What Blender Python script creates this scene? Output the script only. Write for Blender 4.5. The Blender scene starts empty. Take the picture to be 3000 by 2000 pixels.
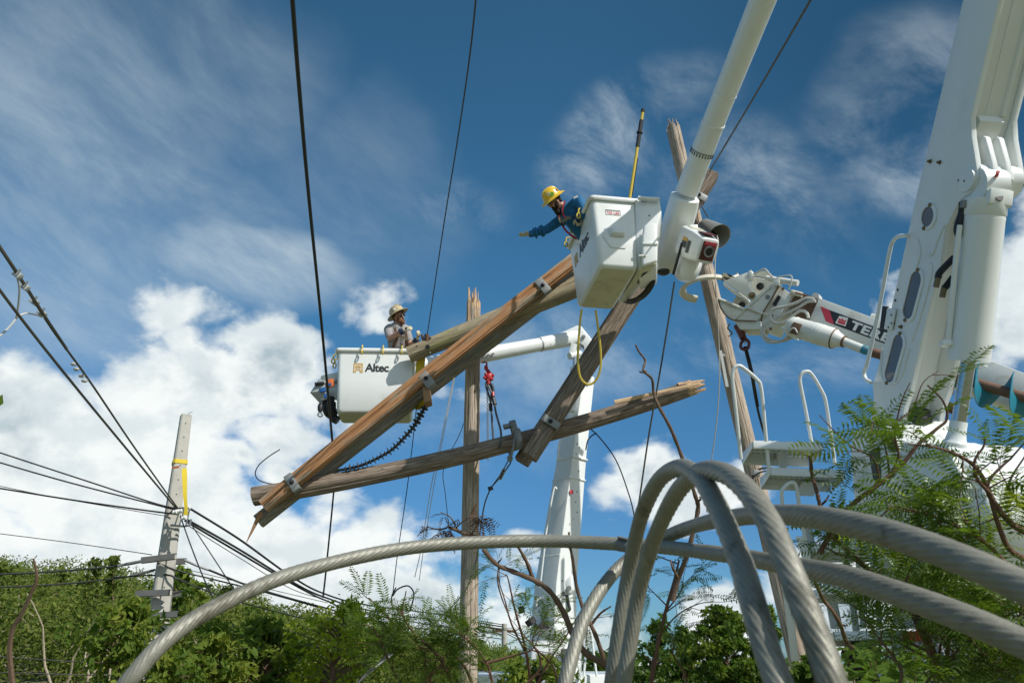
import bpy, bmesh, math, random
import numpy as np
from mathutils import Vector, Matrix
random.seed(7)
RNG = np.random.default_rng(11)
SC = bpy.context.scene
COL = SC.collection

# ---------------------------------------------------------------- camera
FPX = 28.0 / 36.0 * 3000.0
PITCH = math.radians(22.0)
CZ = 1.0
cam_data = bpy.data.cameras.new('camera')
cam_data.lens = 28.0
cam_data.sensor_width = 36.0
cam_data.clip_start = 0.05
cam_data.clip_end = 2000.0
cam_data.dof.use_dof = True
cam_data.dof.focus_distance = 8.0
cam_data.dof.aperture_fstop = 9.5
cam = bpy.data.objects.new('camera', cam_data)
COL.objects.link(cam)
cam.location = (0, 0, CZ)
cam.rotation_euler = (math.radians(90) + PITCH, 0, 0)
SC.camera = cam

# ---------------------------------------------------------------- light
SUN = Vector((0.565, -0.455, 0.688)).normalized()
sun_data = bpy.data.lights.new('sun', 'SUN')
sun_data.energy = 4.0
sun_data.angle = math.radians(0.53)
sun_data.color = (1.0, 0.965, 0.91)
sun = bpy.data.objects.new('sun', sun_data)
COL.objects.link(sun)
sun.rotation_euler = (-SUN).to_track_quat('-Z', 'Y').to_euler()
sun.location = (10, -8, 30)
SC.view_settings.view_transform = 'Standard'
SC.view_settings.look = 'None'
SC.view_settings.exposure = 0.15
SC.view_settings.gamma = 1.0
SC.view_settings.use_curve_mapping = False

CP, SP = math.cos(PITCH), math.sin(PITCH)
def ray(px, py):
    cx, cy = (px - 1500) / FPX, (1000 - py) / FPX
    return Vector((cx, CP - cy * SP, SP + cy * CP))
CAM = Vector((0, 0, CZ))
def W(px, py, d):                      # point seen at a photo position, d metres along the view axis
    return CAM + ray(px, py) * d
def WY(px, py, Y):                     # the same at a ground distance Y
    r = ray(px, py)
    return CAM + r * (Y / r.y)
def WP(px, py, p0, n):                 # the same on a plane
    r = ray(px, py)
    return CAM + r * ((p0 - CAM).dot(n) / r.dot(n))
def dep(p):
    q = p - CAM
    return q.y * CP + q.z * SP
def pm(px, p):                         # pixels -> metres at point p
    return px * dep(p) / FPX

# ---------------------------------------------------------------- node helpers
class NT:
    def __init__(s, tree):
        s.t = tree; s.n = tree.nodes; s.l = tree.links
    def new(s, typ, **kw):
        n = s.n.new(typ)
        for k, v in kw.items(): setattr(n, k, v)
        return n
    def link(s, a, b): s.l.new(a, b)
    def put(s, sock, v):
        if isinstance(v, bpy.types.NodeSocket): s.l.new(v, sock)
        else: sock.default_value = v
    def math(s, op, a, b=0.0, c=None, clamp=False):
        n = s.new('ShaderNodeMath', operation=op, use_clamp=clamp)
        s.put(n.inputs[0], a); s.put(n.inputs[1], b)
        if c is not None: s.put(n.inputs[2], c)
        return n.outputs[0]
    def vmath(s, op, a, b=None):
        n = s.new('ShaderNodeVectorMath', operation=op)
        s.put(n.inputs[0], a)
        if b is not None: s.put(n.inputs[1], b)
        return n.outputs[0]
    def smooth(s, x, a, b, to0=0.0, to1=1.0):
        n = s.new('ShaderNodeMapRange', interpolation_type='SMOOTHSTEP')
        s.put(n.inputs[0], x); n.inputs[1].default_value = a; n.inputs[2].default_value = b
        n.inputs[3].default_value = to0; n.inputs[4].default_value = to1
        return n.outputs[0]
    def noise(s, vec, scale, detail=4.0, rough=0.5, dist=0.0, lac=2.0):
        n = s.new('ShaderNodeTexNoise')
        s.put(n.inputs['Vector'], vec); n.inputs['Scale'].default_value = scale
        n.inputs['Detail'].default_value = detail; n.inputs['Roughness'].default_value = rough
        n.inputs['Distortion'].default_value = dist; n.inputs['Lacunarity'].default_value = lac
        return n.outputs['Fac']
    def mix(s, f, a, b):
        n = s.new('ShaderNodeMix', data_type='RGBA')
        s.put(n.inputs[0], f)
        s.put(n.inputs[6], a if isinstance(a, bpy.types.NodeSocket) else (*a[:3], 1))
        s.put(n.inputs[7], b if isinstance(b, bpy.types.NodeSocket) else (*b[:3], 1))
        return n.outputs[2]
    def mul(s, a, b, f=1.0):
        n = s.new('ShaderNodeMix', data_type='RGBA', blend_type='MULTIPLY')
        n.inputs[0].default_value = f
        s.put(n.inputs[6], a if isinstance(a, bpy.types.NodeSocket) else (*a[:3], 1))
        s.put(n.inputs[7], b if isinstance(b, bpy.types.NodeSocket) else (*b[:3], 1))
        return n.outputs[2]
    def ramp(s, f, stops):
        n = s.new('ShaderNodeValToRGB')
        s.put(n.inputs[0], f)
        e = n.color_ramp.elements
        while len(e) < len(stops): e.new(0.5)
        for i, (p, c) in enumerate(stops):
            e[i].position = p; e[i].color = (*c[:3], 1)
        return n.outputs[0]
    def mapping(s, vec, scale=(1, 1, 1), rot=(0, 0, 0), loc=(0, 0, 0)):
        n = s.new('ShaderNodeMapping')
        s.put(n.inputs[0], vec); n.inputs[1].default_value = loc
        n.inputs[2].default_value = rot; n.inputs[3].default_value = scale
        return n.outputs[0]

# ---------------------------------------------------------------- sky
world = bpy.data.worlds.new('World')
SC.world = world
world.use_nodes = True
world.node_tree.nodes.clear()
N = NT(world.node_tree)
dirv = N.new('ShaderNodeTexCoord').outputs['Generated']
sky = N.new('ShaderNodeTexSky', sky_type='NISHITA')
sky.sun_disc = False
sky.sun_elevation = math.asin(SUN.z)
sky.sun_rotation = math.atan2(SUN.x, SUN.y)
sky.air_density = 1.0; sky.dust_density = 0.4; sky.ozone_density = 1.6
sep = N.new('ShaderNodeSeparateXYZ'); N.link(dirv, sep.inputs[0])
X, Y, Z = sep.outputs
az = N.math('ARCTAN2', X, Y)
el = N.math('ARCSINE', Z)

skyc = N.vmath('MULTIPLY', sky.outputs[0], (0.086, 0.111, 0.108))
skyc = N.mul(skyc, N.ramp(N.math('MULTIPLY', el, 1 / 1.4), [(0.0, (.38, .53, .80)), (0.11, (.36, .55, .82)), (0.30, (.43, .76, .92)),
                     (0.56, (.41, .69, .78)), (1.0, (.40, .66, .75))]))
side = N.math('MULTIPLY', N.smooth(X, .02, .55), N.smooth(el, .12, .68))
skyc = N.mix(side, skyc, N.mul(skyc, (.44, .52, .54)))
wz1 = N.noise(dirv, 2.6, 4, .55); wz2 = N.noise(N.mapping(dirv, loc=(7, 3, 1)), 2.6, 4, .55)
waz = N.math('ADD', az, N.math('MULTIPLY', N.math('SUBTRACT', wz1, .5), .34)); wel = N.math('ADD', el, N.math('MULTIPLY', N.math('SUBTRACT', wz2, .5), .20))
def azel(px, py):
    r = ray(px, py).normalized()
    return math.atan2(r.x, r.y), math.asin(r.z)
def blob_field(blobs):
    out = None
    for (px, py, rx, ry, wgt) in blobs:
        a0, e0 = azel(px, py)
        ra = abs(azel(px + rx, py)[0] - azel(px - rx, py)[0]) / 2
        re = abs(azel(px, py + ry)[1] - azel(px, py - ry)[1]) / 2
        u = N.math('MULTIPLY', N.math('SUBTRACT', waz, a0), 1 / ra)
        v = N.math('MULTIPLY', N.math('SUBTRACT', wel, e0), 1 / re)
        d = N.math('ADD', N.math('MULTIPLY', u, u), N.math('MULTIPLY', v, v))
        f = N.math('MULTIPLY', N.smooth(d, 0.0, 1.0, 1.0, 0.0), wgt)
        out = f if out is None else N.math('MAXIMUM', out, f)
    return out
# heaped clouds low over the hill and behind the truck
CUM = [(120, 1370, 620, 420, 1.0), (600, 1270, 560, 400, 1.0), (850, 1180, 450, 330, 1.0), (330, 1600, 800, 300, 1.0), (900, 1560, 560, 250, .95),
       (1050, 1740, 760, 190, .92), (1330, 1610, 260, 130, .62), (1180, 1160, 210, 110, .62), (1060, 960, 170, 200, .58), (1940, 1420, 370, 170, .82), (2080, 1370, 240, 80, .6), (2060, 1800, 200, 190, .95),
       (1500, 1800, 520, 170, .84), (1800, 1950, 420, 160, .9), (2960, 800, 300, 420, .74), (2660, 840, 340, 230, .56), (2960, 1010, 200, 140, .45),
       (1540, 1580, 260, 120, .55), (2520, 1700, 500, 260, .75), (520, 930, 360, 140, .62)]
cm = blob_field(CUM)
other = N.smooth(N.noise(dirv, 1.3, 2, .5), .44, .60)  # clouds out of view, their cover raised to add fill light
away = N.smooth(N.math('ABSOLUTE', az), 0.78, 1.05)
cm = N.math('MAXIMUM', cm, N.math('MULTIPLY', N.math('MULTIPLY', other, away), N.smooth(el, 1.35, 0.7, 0.0, .95)))
flat = N.mapping(dirv, scale=(1, 1, 1.35))
n1 = N.noise(flat, 7.0, 13, .60, .12)
n2 = N.noise(N.mapping(flat, loc=(.022, -.016, .030)), 7.0, 9, .58, .12)
nlow = N.noise(flat, 3.2, 3, .5, .2)
dens = N.math('ADD', N.math('ADD', N.math('MULTIPLY', cm, .98), N.math('MULTIPLY', N.math('MULTIPLY', N.math('SUBTRACT', nlow, .5), 1.1), N.smooth(cm, 0.0, .22))), N.math('MULTIPLY', N.math('MULTIPLY', N.math('SUBTRACT', n1, .5), 1.9), N.smooth(cm, -.05, .20)))
vor = N.new('ShaderNodeTexVoronoi', feature='F1'); vor.inputs['Scale'].default_value = 11.0; vor.inputs['Detail'].default_value = 1.6; vor.inputs['Roughness'].default_value = .55
wv_ = N.new('ShaderNodeVectorMath', operation='ADD'); N.link(flat, wv_.inputs[0])
nv_ = N.new('ShaderNodeTexNoise'); N.link(flat, nv_.inputs['Vector']); nv_.inputs['Scale'].default_value = 9.0; nv_.inputs['Detail'].default_value = 5.0
N.link(N.vmath('MULTIPLY', nv_.outputs['Color'], (.10, .10, .10)), wv_.inputs[1]); N.link(wv_.outputs[0], vor.inputs['Vector'])
bil = N.math('MULTIPLY', N.math('SUBTRACT', .50, vor.outputs['Distance']), N.smooth(cm, 0.0, .25))
dens = N.math('ADD', dens, N.math('MULTIPLY', bil, .62))
alpha = N.smooth(dens, .14, .58)
thick = N.smooth(dens, .45, 1.15)
relief = N.smooth(N.math('SUBTRACT', n1, n2), .10, -.10)
grey = N.mix(N.math('MULTIPLY', N.math('MULTIPLY', thick, .95), N.smooth(N.noise(N.mapping(dirv, loc=(2.3, 5.1, 1.7)), 4.2, 7, .55), .42, .60)), (.90, .93, .91), (.36, .46, .52))
cloudc = N.mix(N.math('MULTIPLY', relief, .8), N.mul(grey, (.74, .79, .83)), grey)
# thin streaks of ice cloud
c30, s30 = math.cos(math.radians(22)), math.sin(math.radians(22))
along = N.math('ADD', N.math('MULTIPLY', az, c30), N.math('MULTIPLY', el, -s30))
across = N.math('ADD', N.math('MULTIPLY', az, s30), N.math('MULTIPLY', el, c30))
cv = N.new('ShaderNodeCombineXYZ'); N.put(cv.inputs[0], N.math('MULTIPLY', along, 2.6)); N.put(cv.inputs[1], N.math('MULTIPLY', across, 6.5))
st = N.noise(cv.outputs[0], 1.9, 12, .64, .28)
c2 = N.new('ShaderNodeCombineXYZ'); N.put(c2.inputs[0], N.math('MULTIPLY', N.math('SUBTRACT', across, N.math('MULTIPLY', along, .3)), 4.2)); N.put(c2.inputs[1], N.math('MULTIPLY', N.math('ADD', along, N.math('MULTIPLY', across, .9)), 2.6))
st2 = N.noise(c2.outputs[0], 2.3, 12, .66, .35)
CIR = [(50, 420, 950, 800, .56), (420, 150, 800, 420, .32), (560, 640, 560, 320, .44), (760, 780, 380, 180, .95), (150, 850, 720, 400, .58), (1050, 560, 480, 420, .24)]
CIR2 = [(1800, 450, 230, 260, .95), (1950, 330, 260, 170, .6), (2560, 350, 340, 330, .62), (2620, 480, 190, 150, .85), (2180, 560, 320, 240, .75), (1400, 620, 220, 170, .55), (1600, 1080, 420, 190, .72),
        (2200, 1020, 520, 160, .75), (1900, 1080, 300, 160, .5), (2400, 640, 200, 240, .5), (2900, 1000, 300, 200, .6), (1350, 1300, 400, 200, .5)]
f1 = N.math('MULTIPLY', blob_field(CIR), N.smooth(st, .28, .78, .30, 1.0))
b2_ = blob_field(CIR2)
f2 = N.math('MULTIPLY', N.math('POWER', b2_, 1.6), N.smooth(N.math('ADD', st2, N.math('MULTIPLY', N.math('SUBTRACT', nlow, .5), .7)), .34, .84))
elsewhere = N.math('MULTIPLY', N.math('MULTIPLY', away, .3), N.smooth(st, .40, .75))
thin = N.math('MULTIPLY', N.math('MAXIMUM', N.math('MAXIMUM', f1, f2), elsewhere), .78, clamp=True)
full = N.mix(thin, skyc, (.62, .71, .74))
full = N.mix(alpha, full, cloudc)
bg = N.new('ShaderNodeBackground'); N.link(full, bg.inputs[0]); bg.inputs[1].default_value = 1.0
wo = N.new('ShaderNodeOutputWorld'); N.link(bg.outputs[0], wo.inputs[0])

# ---------------------------------------------------------------- materials
MATS = {}
def mat(name, color=(.5, .5, .5), rough=.5, metal=0.0, var=0.0, vscale=3.0, bump=0.0, bscale=30.0, dirt=None, dirt_scale=2.0, dirt_amt=.0, spec=.5, coat=0.0):
    if name in MATS: return MATS[name]
    m = bpy.data.materials.new(name); m.use_nodes = True
    MATS[name] = m
    T = NT(m.node_tree)
    b = m.node_tree.nodes['Principled BSDF']
    b.inputs['Roughness'].default_value = rough; b.inputs['Metallic'].default_value = metal
    b.inputs['Specular IOR Level'].default_value = spec
    b.inputs['Coat Weight'].default_value = coat
    pos = T.new('ShaderNodeTexCoord').outputs['Object']
    c = color
    if var > 0:
        n = T.noise(pos, vscale, 5, .6)
        c = T.mix(n, tuple(x * (1 - var) for x in color), tuple(min(1, x * (1 + var)) for x in color))
    if dirt is not None:
        n = T.noise(pos, dirt_scale, 9, .68, .6)
        c = T.mix(T.math('MULTIPLY', T.smooth(n, .52, .72), dirt_amt), c, dirt)
    T.put(b.inputs['Base Color'], c if isinstance(c, bpy.types.NodeSocket) else (*c, 1))
    if bump > 0:
        n = T.noise(pos, bscale, 6, .6)
        bp = T.new('ShaderNodeBump'); bp.inputs['Strength'].default_value = bump; bp.inputs['Distance'].default_value = .01
        T.link(n, bp.inputs['Height']); T.link(bp.outputs[0], b.inputs['Normal'])
    return m

def wood(name, dark, mid, light, fresh=None, fresh_amt=0.0, moss=None, grain=1.0):
    m = bpy.data.materials.new(name); m.use_nodes = True; MATS[name] = m
    T = NT(m.node_tree); b = m.node_tree.nodes['Principled BSDF']
    uv = T.new('ShaderNodeUVMap', uv_map='grain').outputs[0]
    fine = T.noise(T.mapping(uv, scale=(75 * grain, 3.0, 1)), 1.0, 6, .62, .3)
    broad = T.noise(T.mapping(uv, scale=(9, .9, 1)), 1.0, 5, .6, .4)
    specks = T.noise(T.mapping(uv, scale=(110, 14, 1)), 1.0, 3, .6)
    c = T.ramp(fine, [(.28, dark), (.47, mid), (.68, light)])
    c = T.mul(c, T.ramp(broad, [(.25, (.62, .58, .55)), (.55, (1, 1, 1)), (.8, (1.15, 1.1, 1.05))]))
    c = T.mix(T.smooth(specks, .66, .74), c, tuple(x * .35 for x in dark))
    if fresh is not None:
        f = T.smooth(T.noise(T.mapping(uv, scale=(14, .8, 1)), 1.0, 6, .6, .6), .58 - fresh_amt * .3, .66 - fresh_amt * .25)
        fc = T.ramp(fine, [(.3, tuple(x * .55 for x in fresh)), (.62, fresh)])
        c = T.mix(f, c, fc)
    if moss is not None:
        g = T.smooth(T.noise(T.mapping(uv, scale=(6, 1.6, 1), loc=(3, 1, 0)), 1.0, 6, .6), .52, .68)
        c = T.mix(T.math('MULTIPLY', g, .7), c, moss)
    T.link(c, b.inputs['Base Color'])
    b.inputs['Roughness'].default_value = .85; b.inputs['Specular IOR Level'].default_value = .2
    bp = T.new('ShaderNodeBump'); bp.inputs['Strength'].default_value = .75; bp.inputs['Distance'].default_value = .012
    T.link(T.math('ADD', T.math('MULTIPLY', fine, 1.3), T.math('MULTIPLY', specks, .4)), bp.inputs['Height']); T.link(bp.outputs[0], b.inputs['Normal'])
    return m

def leafmat(name, stops, trans=.45, gloss=.10):
    m = bpy.data.materials.new(name); m.use_nodes = True; MATS[name] = m
    T = NT(m.node_tree); m.node_tree.nodes.remove(m.node_tree.nodes['Principled BSDF'])
    out = m.node_tree.nodes['Material Output']
    tone = T.new('ShaderNodeAttribute', attribute_name='tone').outputs['Fac']
    ob = T.new('ShaderNodeObjectInfo').outputs['Random']
    t = T.math('ADD', T.math('MULTIPLY', tone, .8), T.math('MULTIPLY', ob, .2))
    c = T.ramp(t, stops)
    d = T.new('ShaderNodeBsdfDiffuse'); T.link(c, d.inputs[0])
    tr = T.new('ShaderNodeBsdfTranslucent'); T.link(T.mul(c, (1.5, 1.55, .55)), tr.inputs[0])
    g = T.new('ShaderNodeBsdfGlossy'); g.inputs['Roughness'].default_value = .42; g.inputs[0].default_value = (.6, .65, .6, 1)
    a = T.new('ShaderNodeMixShader'); a.inputs[0].default_value = trans
    T.link(d.outputs[0], a.inputs[1]); T.link(tr.outputs[0], a.inputs[2])
    fr = T.new('ShaderNodeFresnel'); fr.inputs[0].default_value = 1.35
    e = T.new('ShaderNodeMixShader'); T.link(T.math('MULTIPLY', fr.outputs[0], gloss), e.inputs[0])
    T.link(a.outputs[0], e.inputs[1]); T.link(g.outputs[0], e.inputs[2])
    T.link(e.outputs[0], out.inputs[0])
    return m

WHITE = mat('white_paint', (.76, .785, .765), .34, var=.025, vscale=2.0, dirt=(.52, .51, .46), dirt_scale=2.2, dirt_amt=.22, coat=.15, bump=.03, bscale=14)
FIBRE = mat('white_fibreglass', (.78, .795, .765), .30, var=.02, vscale=1.5, dirt=(.52, .50, .41), dirt_scale=2.6, dirt_amt=.42, coat=.15, bump=.04, bscale=9)
FIBRE_BASE = mat('worn_bounce_tinted_fibreglass', (.60, .58, .42), .45, var=.12, vscale=3, dirt=(.35, .33, .22), dirt_scale=4, dirt_amt=.6)  # underside's greenish bounce light put into the base colour, with wear on top
DERRICK = mat('derrick_paint', (.70, .71, .665), .42, var=.04, vscale=2, dirt=(.42, .33, .22), dirt_scale=5, dirt_amt=.45)
CREAM = mat('cream_paint', (.70, .66, .54), .45, var=.05, dirt=(.4, .28, .16), dirt_scale=5, dirt_amt=.4)
RUST = mat('rusty_steel', (.16, .085, .05), .75, var=.5, vscale=14, bump=.3, bscale=60)
BLUEP = mat('chipped_blue_paint', (.02, .23, .33), .5, var=.25, vscale=6, dirt=(.22, .17, .12), dirt_scale=9, dirt_amt=.8)
STEEL = mat('bare_steel', (.42, .43, .42), .38, .85, var=.15, vscale=10)
GALV = mat('galvanised_steel', (.22, .23, .225), .55, .35, var=.18, vscale=12, dirt=(.2, .16, .12), dirt_scale=8, dirt_amt=.4)
CHROME = mat('polished_rod', (.50, .52, .54), .14, 1.0)
BRASS = mat('brass_bolt', (.22, .16, .085), .5, .6)
BLACK = mat('black_rubber', (.012, .012, .013), .5, var=.3, bump=.2, bscale=40)
DARK = mat('dark_metal', (.03, .03, .032), .5, .3, var=.3)
CABLE = mat('black_cable', (.018, .020, .018), .55)
CABLE2 = mat('weathered_cable', (.075, .072, .055), .6, var=.3, vscale=8)
ALU = mat('aluminium_strand', (.235, .23, .19), .46, .2, var=.30, vscale=40, dirt=(.075, .068, .04), dirt_scale=9, dirt_amt=.85, bump=.12, bscale=160, spec=.35)
ROPEW = mat('pale_rope', (.62, .60, .55), .8)
CONC = mat('concrete', (.40, .385, .335), .85, var=.16, vscale=4, dirt=(.2, .19, .16), dirt_scale=3, dirt_amt=.5, bump=.25, bscale=50)
YEL = mat('yellow_plastic', (.62, .46, .06), .4, var=.1)
YELS = mat('yellow_webbing', (.66, .50, .02), .7, var=.15, bump=.2, bscale=60)
ORANGE = mat('orange_webbing', (.65, .16, .04), .7)
RED = mat('red_paint', (.48, .03, .035), .42, var=.15, vscale=12)
REDD = mat('dark_red_paint', (.10, .02, .018), .5, var=.4, vscale=14)
GREYCONE = mat('grey_sheet_metal', (.34, .345, .32), .45, .35, var=.12)
GREYIN = mat('grey_enamel_inside', (.22, .235, .235), .55, var=.1)
GLASS = mat('tinted_cover', (.08, .075, .08), .12, var=.35, vscale=6, spec=.8)
INK = mat('black_print', (.02, .022, .026), .5)
INKY = mat('ochre_print', (.62, .36, .06), .5)
INKR = mat('red_print', (.62, .05, .08), .5)
INKW = mat('white_print', (.80, .79, .75), .5)
LABELG = mat('grey_print', (.07, .075, .08), .5)
GREYPL = mat('grey_paint', (.40, .42, .41), .45, var=.06)
ARMST = mat('weathered_crossarm_steel', (.15, .15, .14), .6, .3, var=.3, vscale=8)
PLATE = mat('zinc_plate', (.24, .25, .24), .55, .2, var=.12, vscale=9, dirt=(.18, .14, .10), dirt_scale=7, dirt_amt=.6)

WOOD_POLE = wood('weathered_pole_wood', (.12, .092, .070), (.41, .335, .262), (.58, .50, .405))
WOOD_DARK = wood('dark_log_wood', (.058, .041, .031), (.22, .168, .128), (.40, .335, .27))
WOOD_SPLIT = wood('split_timber_wood', (.08, .055, .038), (.32, .26, .19), (.46, .40, .31), fresh=(.48, .25, .12), fresh_amt=.62)
WOOD_GREY = wood('grey_timber_wood', (.095, .085, .062), (.27, .245, .19), (.41, .38, .30), moss=(.24, .25, .13))
WOOD_MOSS = wood('mossy_log_wood', (.10, .078, .048), (.33, .275, .18), (.50, .43, .30), moss=(.32, .31, .13))
WOOD_BEAM = wood('brown_beam_wood', (.060, .043, .032), (.20, .155, .118), (.37, .31, .24))
WOOD_FRESH = wood('fresh_broken_wood', (.36, .21, .11), (.62, .43, .26), (.74, .58, .40), grain=1.6)
BARK = mat('brown_bark', (.135, .085, .055), .85, var=.4, vscale=30, bump=.4, bscale=90)
BARKP = mat('pale_bark', (.36, .30, .22), .85, var=.3, vscale=6)
TWIG = mat('red_brown_twig', (.14, .07, .04), .8, var=.3, vscale=30)
LEAF_SHRUB = leafmat('shrub_leaf', [(0, (.048, .095, .024)), (.45, (.095, .155, .028)), (.8, (.16, .215, .036)), (1, (.23, .26, .05))], .42)
LEAF_HILL = leafmat('hill_leaf', [(0, (.060, .092, .028)), (.4, (.12, .165, .036)), (.8, (.19, .22, .05)), (1, (.26, .25, .11))], .40)
LEAF_BRIGHT = leafmat('bright_leaf', [(0, (.17, .24, .02)), (.5, (.28, .34, .03)), (1, (.40, .40, .05))], .6)
LEAF_DARK = leafmat('dark_leaf', [(0, (.050, .10, .022)), (.6, (.10, .165, .030)), (1, (.17, .21, .04))], .45)
LEAF_DEAD = leafmat('dead_leaf', [(0, (.06, .035, .022)), (1, (.13, .075, .045))], .2)

# ---------------------------------------------------------------- mesh builder
ORG = {}
def set_props(o, label=None, cat=None, group=None, kind=None):
    if label: o['label'] = label
    if cat: o['category'] = cat
    if group: o['group'] = group
    if kind: o['kind'] = kind
    return o
def thing(name, loc, label, cat, group=None):
    o = bpy.data.objects.new(name, None); COL.objects.link(o)
    o.empty_display_size = .1
    o.location = loc; ORG[o.name] = Vector(loc)
    return set_props(o, label, cat, group)
def link_mesh(name, me, mats, parent=None, org=None):
    o = bpy.data.objects.new(name, me); COL.objects.link(o)
    for m in (mats if isinstance(mats, (list, tuple)) else [mats]): me.materials.append(m)
    if parent is not None:
        org = ORG[parent.name]; o.parent = parent
    ORG[o.name] = Vector(org)
    if parent is None: o.location = org
    return o

def frames(pts):
    n = len(pts); T = []
    for i in range(n):
        a = pts[max(i - 1, 0)]; b = pts[min(i + 1, n - 1)]
        t = (b - a)
        if t.length < 1e-9: t = T[-1] if T else Vector((0, 0, 1))
        T.append(t.normalized())
    up = Vector((0, 0, 1)) if abs(T[0].z) < .9 else Vector((0, 1, 0))
    r = T[0].cross(up).normalized(); out = []
    for t in T:
        r = (r - t * r.dot(t))
        r = r.normalized() if r.length > 1e-6 else t.orthogonal().normalized()
        out.append((t, r, r.cross(t)))
    return out

class MB:
    def __init__(s): s.v = []; s.f = []; s.m = []
    def add(s, vs, fs, mi=0):
        o = len(s.v); s.v.extend(Vector(v) for v in vs)
        for f in fs: s.f.append(tuple(i + o for i in f)); s.m.append(mi)
        return s
    def hexa(s, p, mi=0):
        return s.add(p, [(3, 2, 1, 0), (4, 5, 6, 7), (0, 1, 5, 4), (1, 2, 6, 5), (2, 3, 7, 6), (3, 0, 4, 7)], mi)
    def box(s, c, ax, ay, az, mi=0):
        c, ax, ay, az = map(Vector, (c, ax, ay, az))
        return s.hexa([c - ax - ay - az, c + ax - ay - az, c + ax + ay - az, c - ax + ay - az,
                       c - ax - ay + az, c + ax - ay + az, c + ax + ay + az, c - ax + ay + az], mi)
    def prism(s, poly, ext, mi=0):
        n = len(poly); ext = Vector(ext)
        vs = [Vector(p) for p in poly] + [Vector(p) + ext for p in poly]
        fs = [tuple(range(n)), tuple(range(2 * n - 1, n - 1, -1))]
        fs += [((i + 1) % n, i, i + n, (i + 1) % n + n) for i in range(n)]
        return s.add(vs, fs, mi)
    def rings(s, rs, cap=True, mi=0, closed=False):
        n = len(rs[0]); o = len(s.v)
        for r in rs: s.v.extend(Vector(p) for p in r)
        k = len(rs)
        for i in range(k if closed else k - 1):
            j = (i + 1) % k
            for a in range(n):
                b = (a + 1) % n
                s.f.append((o + i * n + a, o + i * n + b, o + j * n + b, o + j * n + a)); s.m.append(mi)
        if cap and not closed:
            s.f.append(tuple(o + a for a in range(n - 1, -1, -1))); s.m.append(mi)
            s.f.append(tuple(o + (k - 1) * n + a for a in range(n))); s.m.append(mi)
        return s
    def tube(s, pts, r, n=8, cap=True, mi=0, sx=None, exp=2.0, closed=False, roll=0.0):
        pts = [Vector(p) for p in pts]; k = len(pts)
        rad = list(r) if isinstance(r, list) else [r] * k
        if len(rad) != k:
            rr = np.array([q if isinstance(q, tuple) else (q, q) for q in rad], float); xs = np.linspace(0, 1, len(rad)); xi = np.linspace(0, 1, k)
            rad = list(zip(np.interp(xi, xs, rr[:, 0]).tolist(), np.interp(xi, xs, rr[:, 1]).tolist()))
        rs = []
        for i, (t, a, b) in enumerate(frames(pts)):
            ring = []
            for q in range(n):
                th = 2 * math.pi * q / n + roll
                c, d = math.cos(th), math.sin(th)
                if exp != 2.0:
                    m = (abs(c) ** exp + abs(d) ** exp) ** (-1 / exp); c *= m; d *= m
                rx = rad[i] if not isinstance(rad[i], tuple) else rad[i][0]
                ry = rad[i] if not isinstance(rad[i], tuple) else rad[i][1]
                ring.append(pts[i] + a * (c * rx) + b * (d * ry))
            rs.append(ring)
        return s.rings(rs, cap, mi, closed)
    def lathe(s, p, ax, prof, n=12, mi=0, cap=True):
        ax = Vector(ax).normalized(); a = ax.orthogonal().normalized(); b = ax.cross(a); p = Vector(p)
        rs = [[p + ax * t + (a * math.cos(2 * math.pi * q / n) + b * math.sin(2 * math.pi * q / n)) * r for q in range(n)] for t, r in prof]
        return s.rings(rs, cap, mi)
    def ell(s, c, ax, ay, az, n=14, k=8, mi=0):
        c, ax, ay, az = map(Vector, (c, ax, ay, az))
        rs = []
        for i in range(k + 1):
            ph = -math.pi / 2 + math.pi * i / k
            ph = max(-1.5, min(1.5, ph))
            rs.append([c + az * math.sin(ph) + (ax * math.cos(2 * math.pi * q / n) + ay * math.sin(2 * math.pi * q / n)) * math.cos(ph) for q in range(n)])
        return s.rings(rs, True, mi)
    def capsule(s, p0, p1, r0, r1, n=12, k=4, mi=0):
        p0, p1 = Vector(p0), Vector(p1); ax = (p1 - p0); L = ax.length
        prof = [(-r0 * math.cos(math.pi / 2 * i / k), max(r0 * math.sin(math.pi / 2 * i / k), r0 * .05)) for i in range(k + 1)]
        prof += [(L + r1 * math.sin(math.pi / 2 * i / k), max(r1 * math.cos(math.pi / 2 * i / k), r1 * .05)) for i in range(k + 1)]
        return s.lathe(p0, ax, prof, n, mi)
    def build(s, name, mats, parent=None, bevel=0.0, smooth=35.0, org=None, kind=None, segs=2):
        if parent is not None: org = ORG[parent.name]
        elif org is None:
            a = np.array([tuple(v) for v in s.v]); org = Vector((a[:, 0].mean(), a[:, 1].mean(), a[:, 2].min()))
        org = Vector(org)
        me = bpy.data.meshes.new(name)
        me.from_pydata([tuple(v - org) for v in s.v], [], s.f)
        me.polygons.foreach_set('material_index', s.m)
        bm = bmesh.new(); bm.from_mesh(me)
        bmesh.ops.recalc_face_normals(bm, faces=bm.faces)
        if bevel > 0:
            es = [e for e in bm.edges if len(e.link_faces) == 2 and e.calc_face_angle(0) > math.radians(28)]
            bmesh.ops.bevel(bm, geom=es, offset=bevel, segments=segs, profile=.5, affect='EDGES', clamp_overlap=True)
        bm.to_mesh(me); bm.free()
        me.polygons.foreach_set('use_smooth', [True] * len(me.polygons))
        me.set_sharp_from_angle(angle=math.radians(smooth))
        me.update()
        o = link_mesh(name, me, mats, parent, org)
        if kind: o['kind'] = kind
        return o

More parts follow.
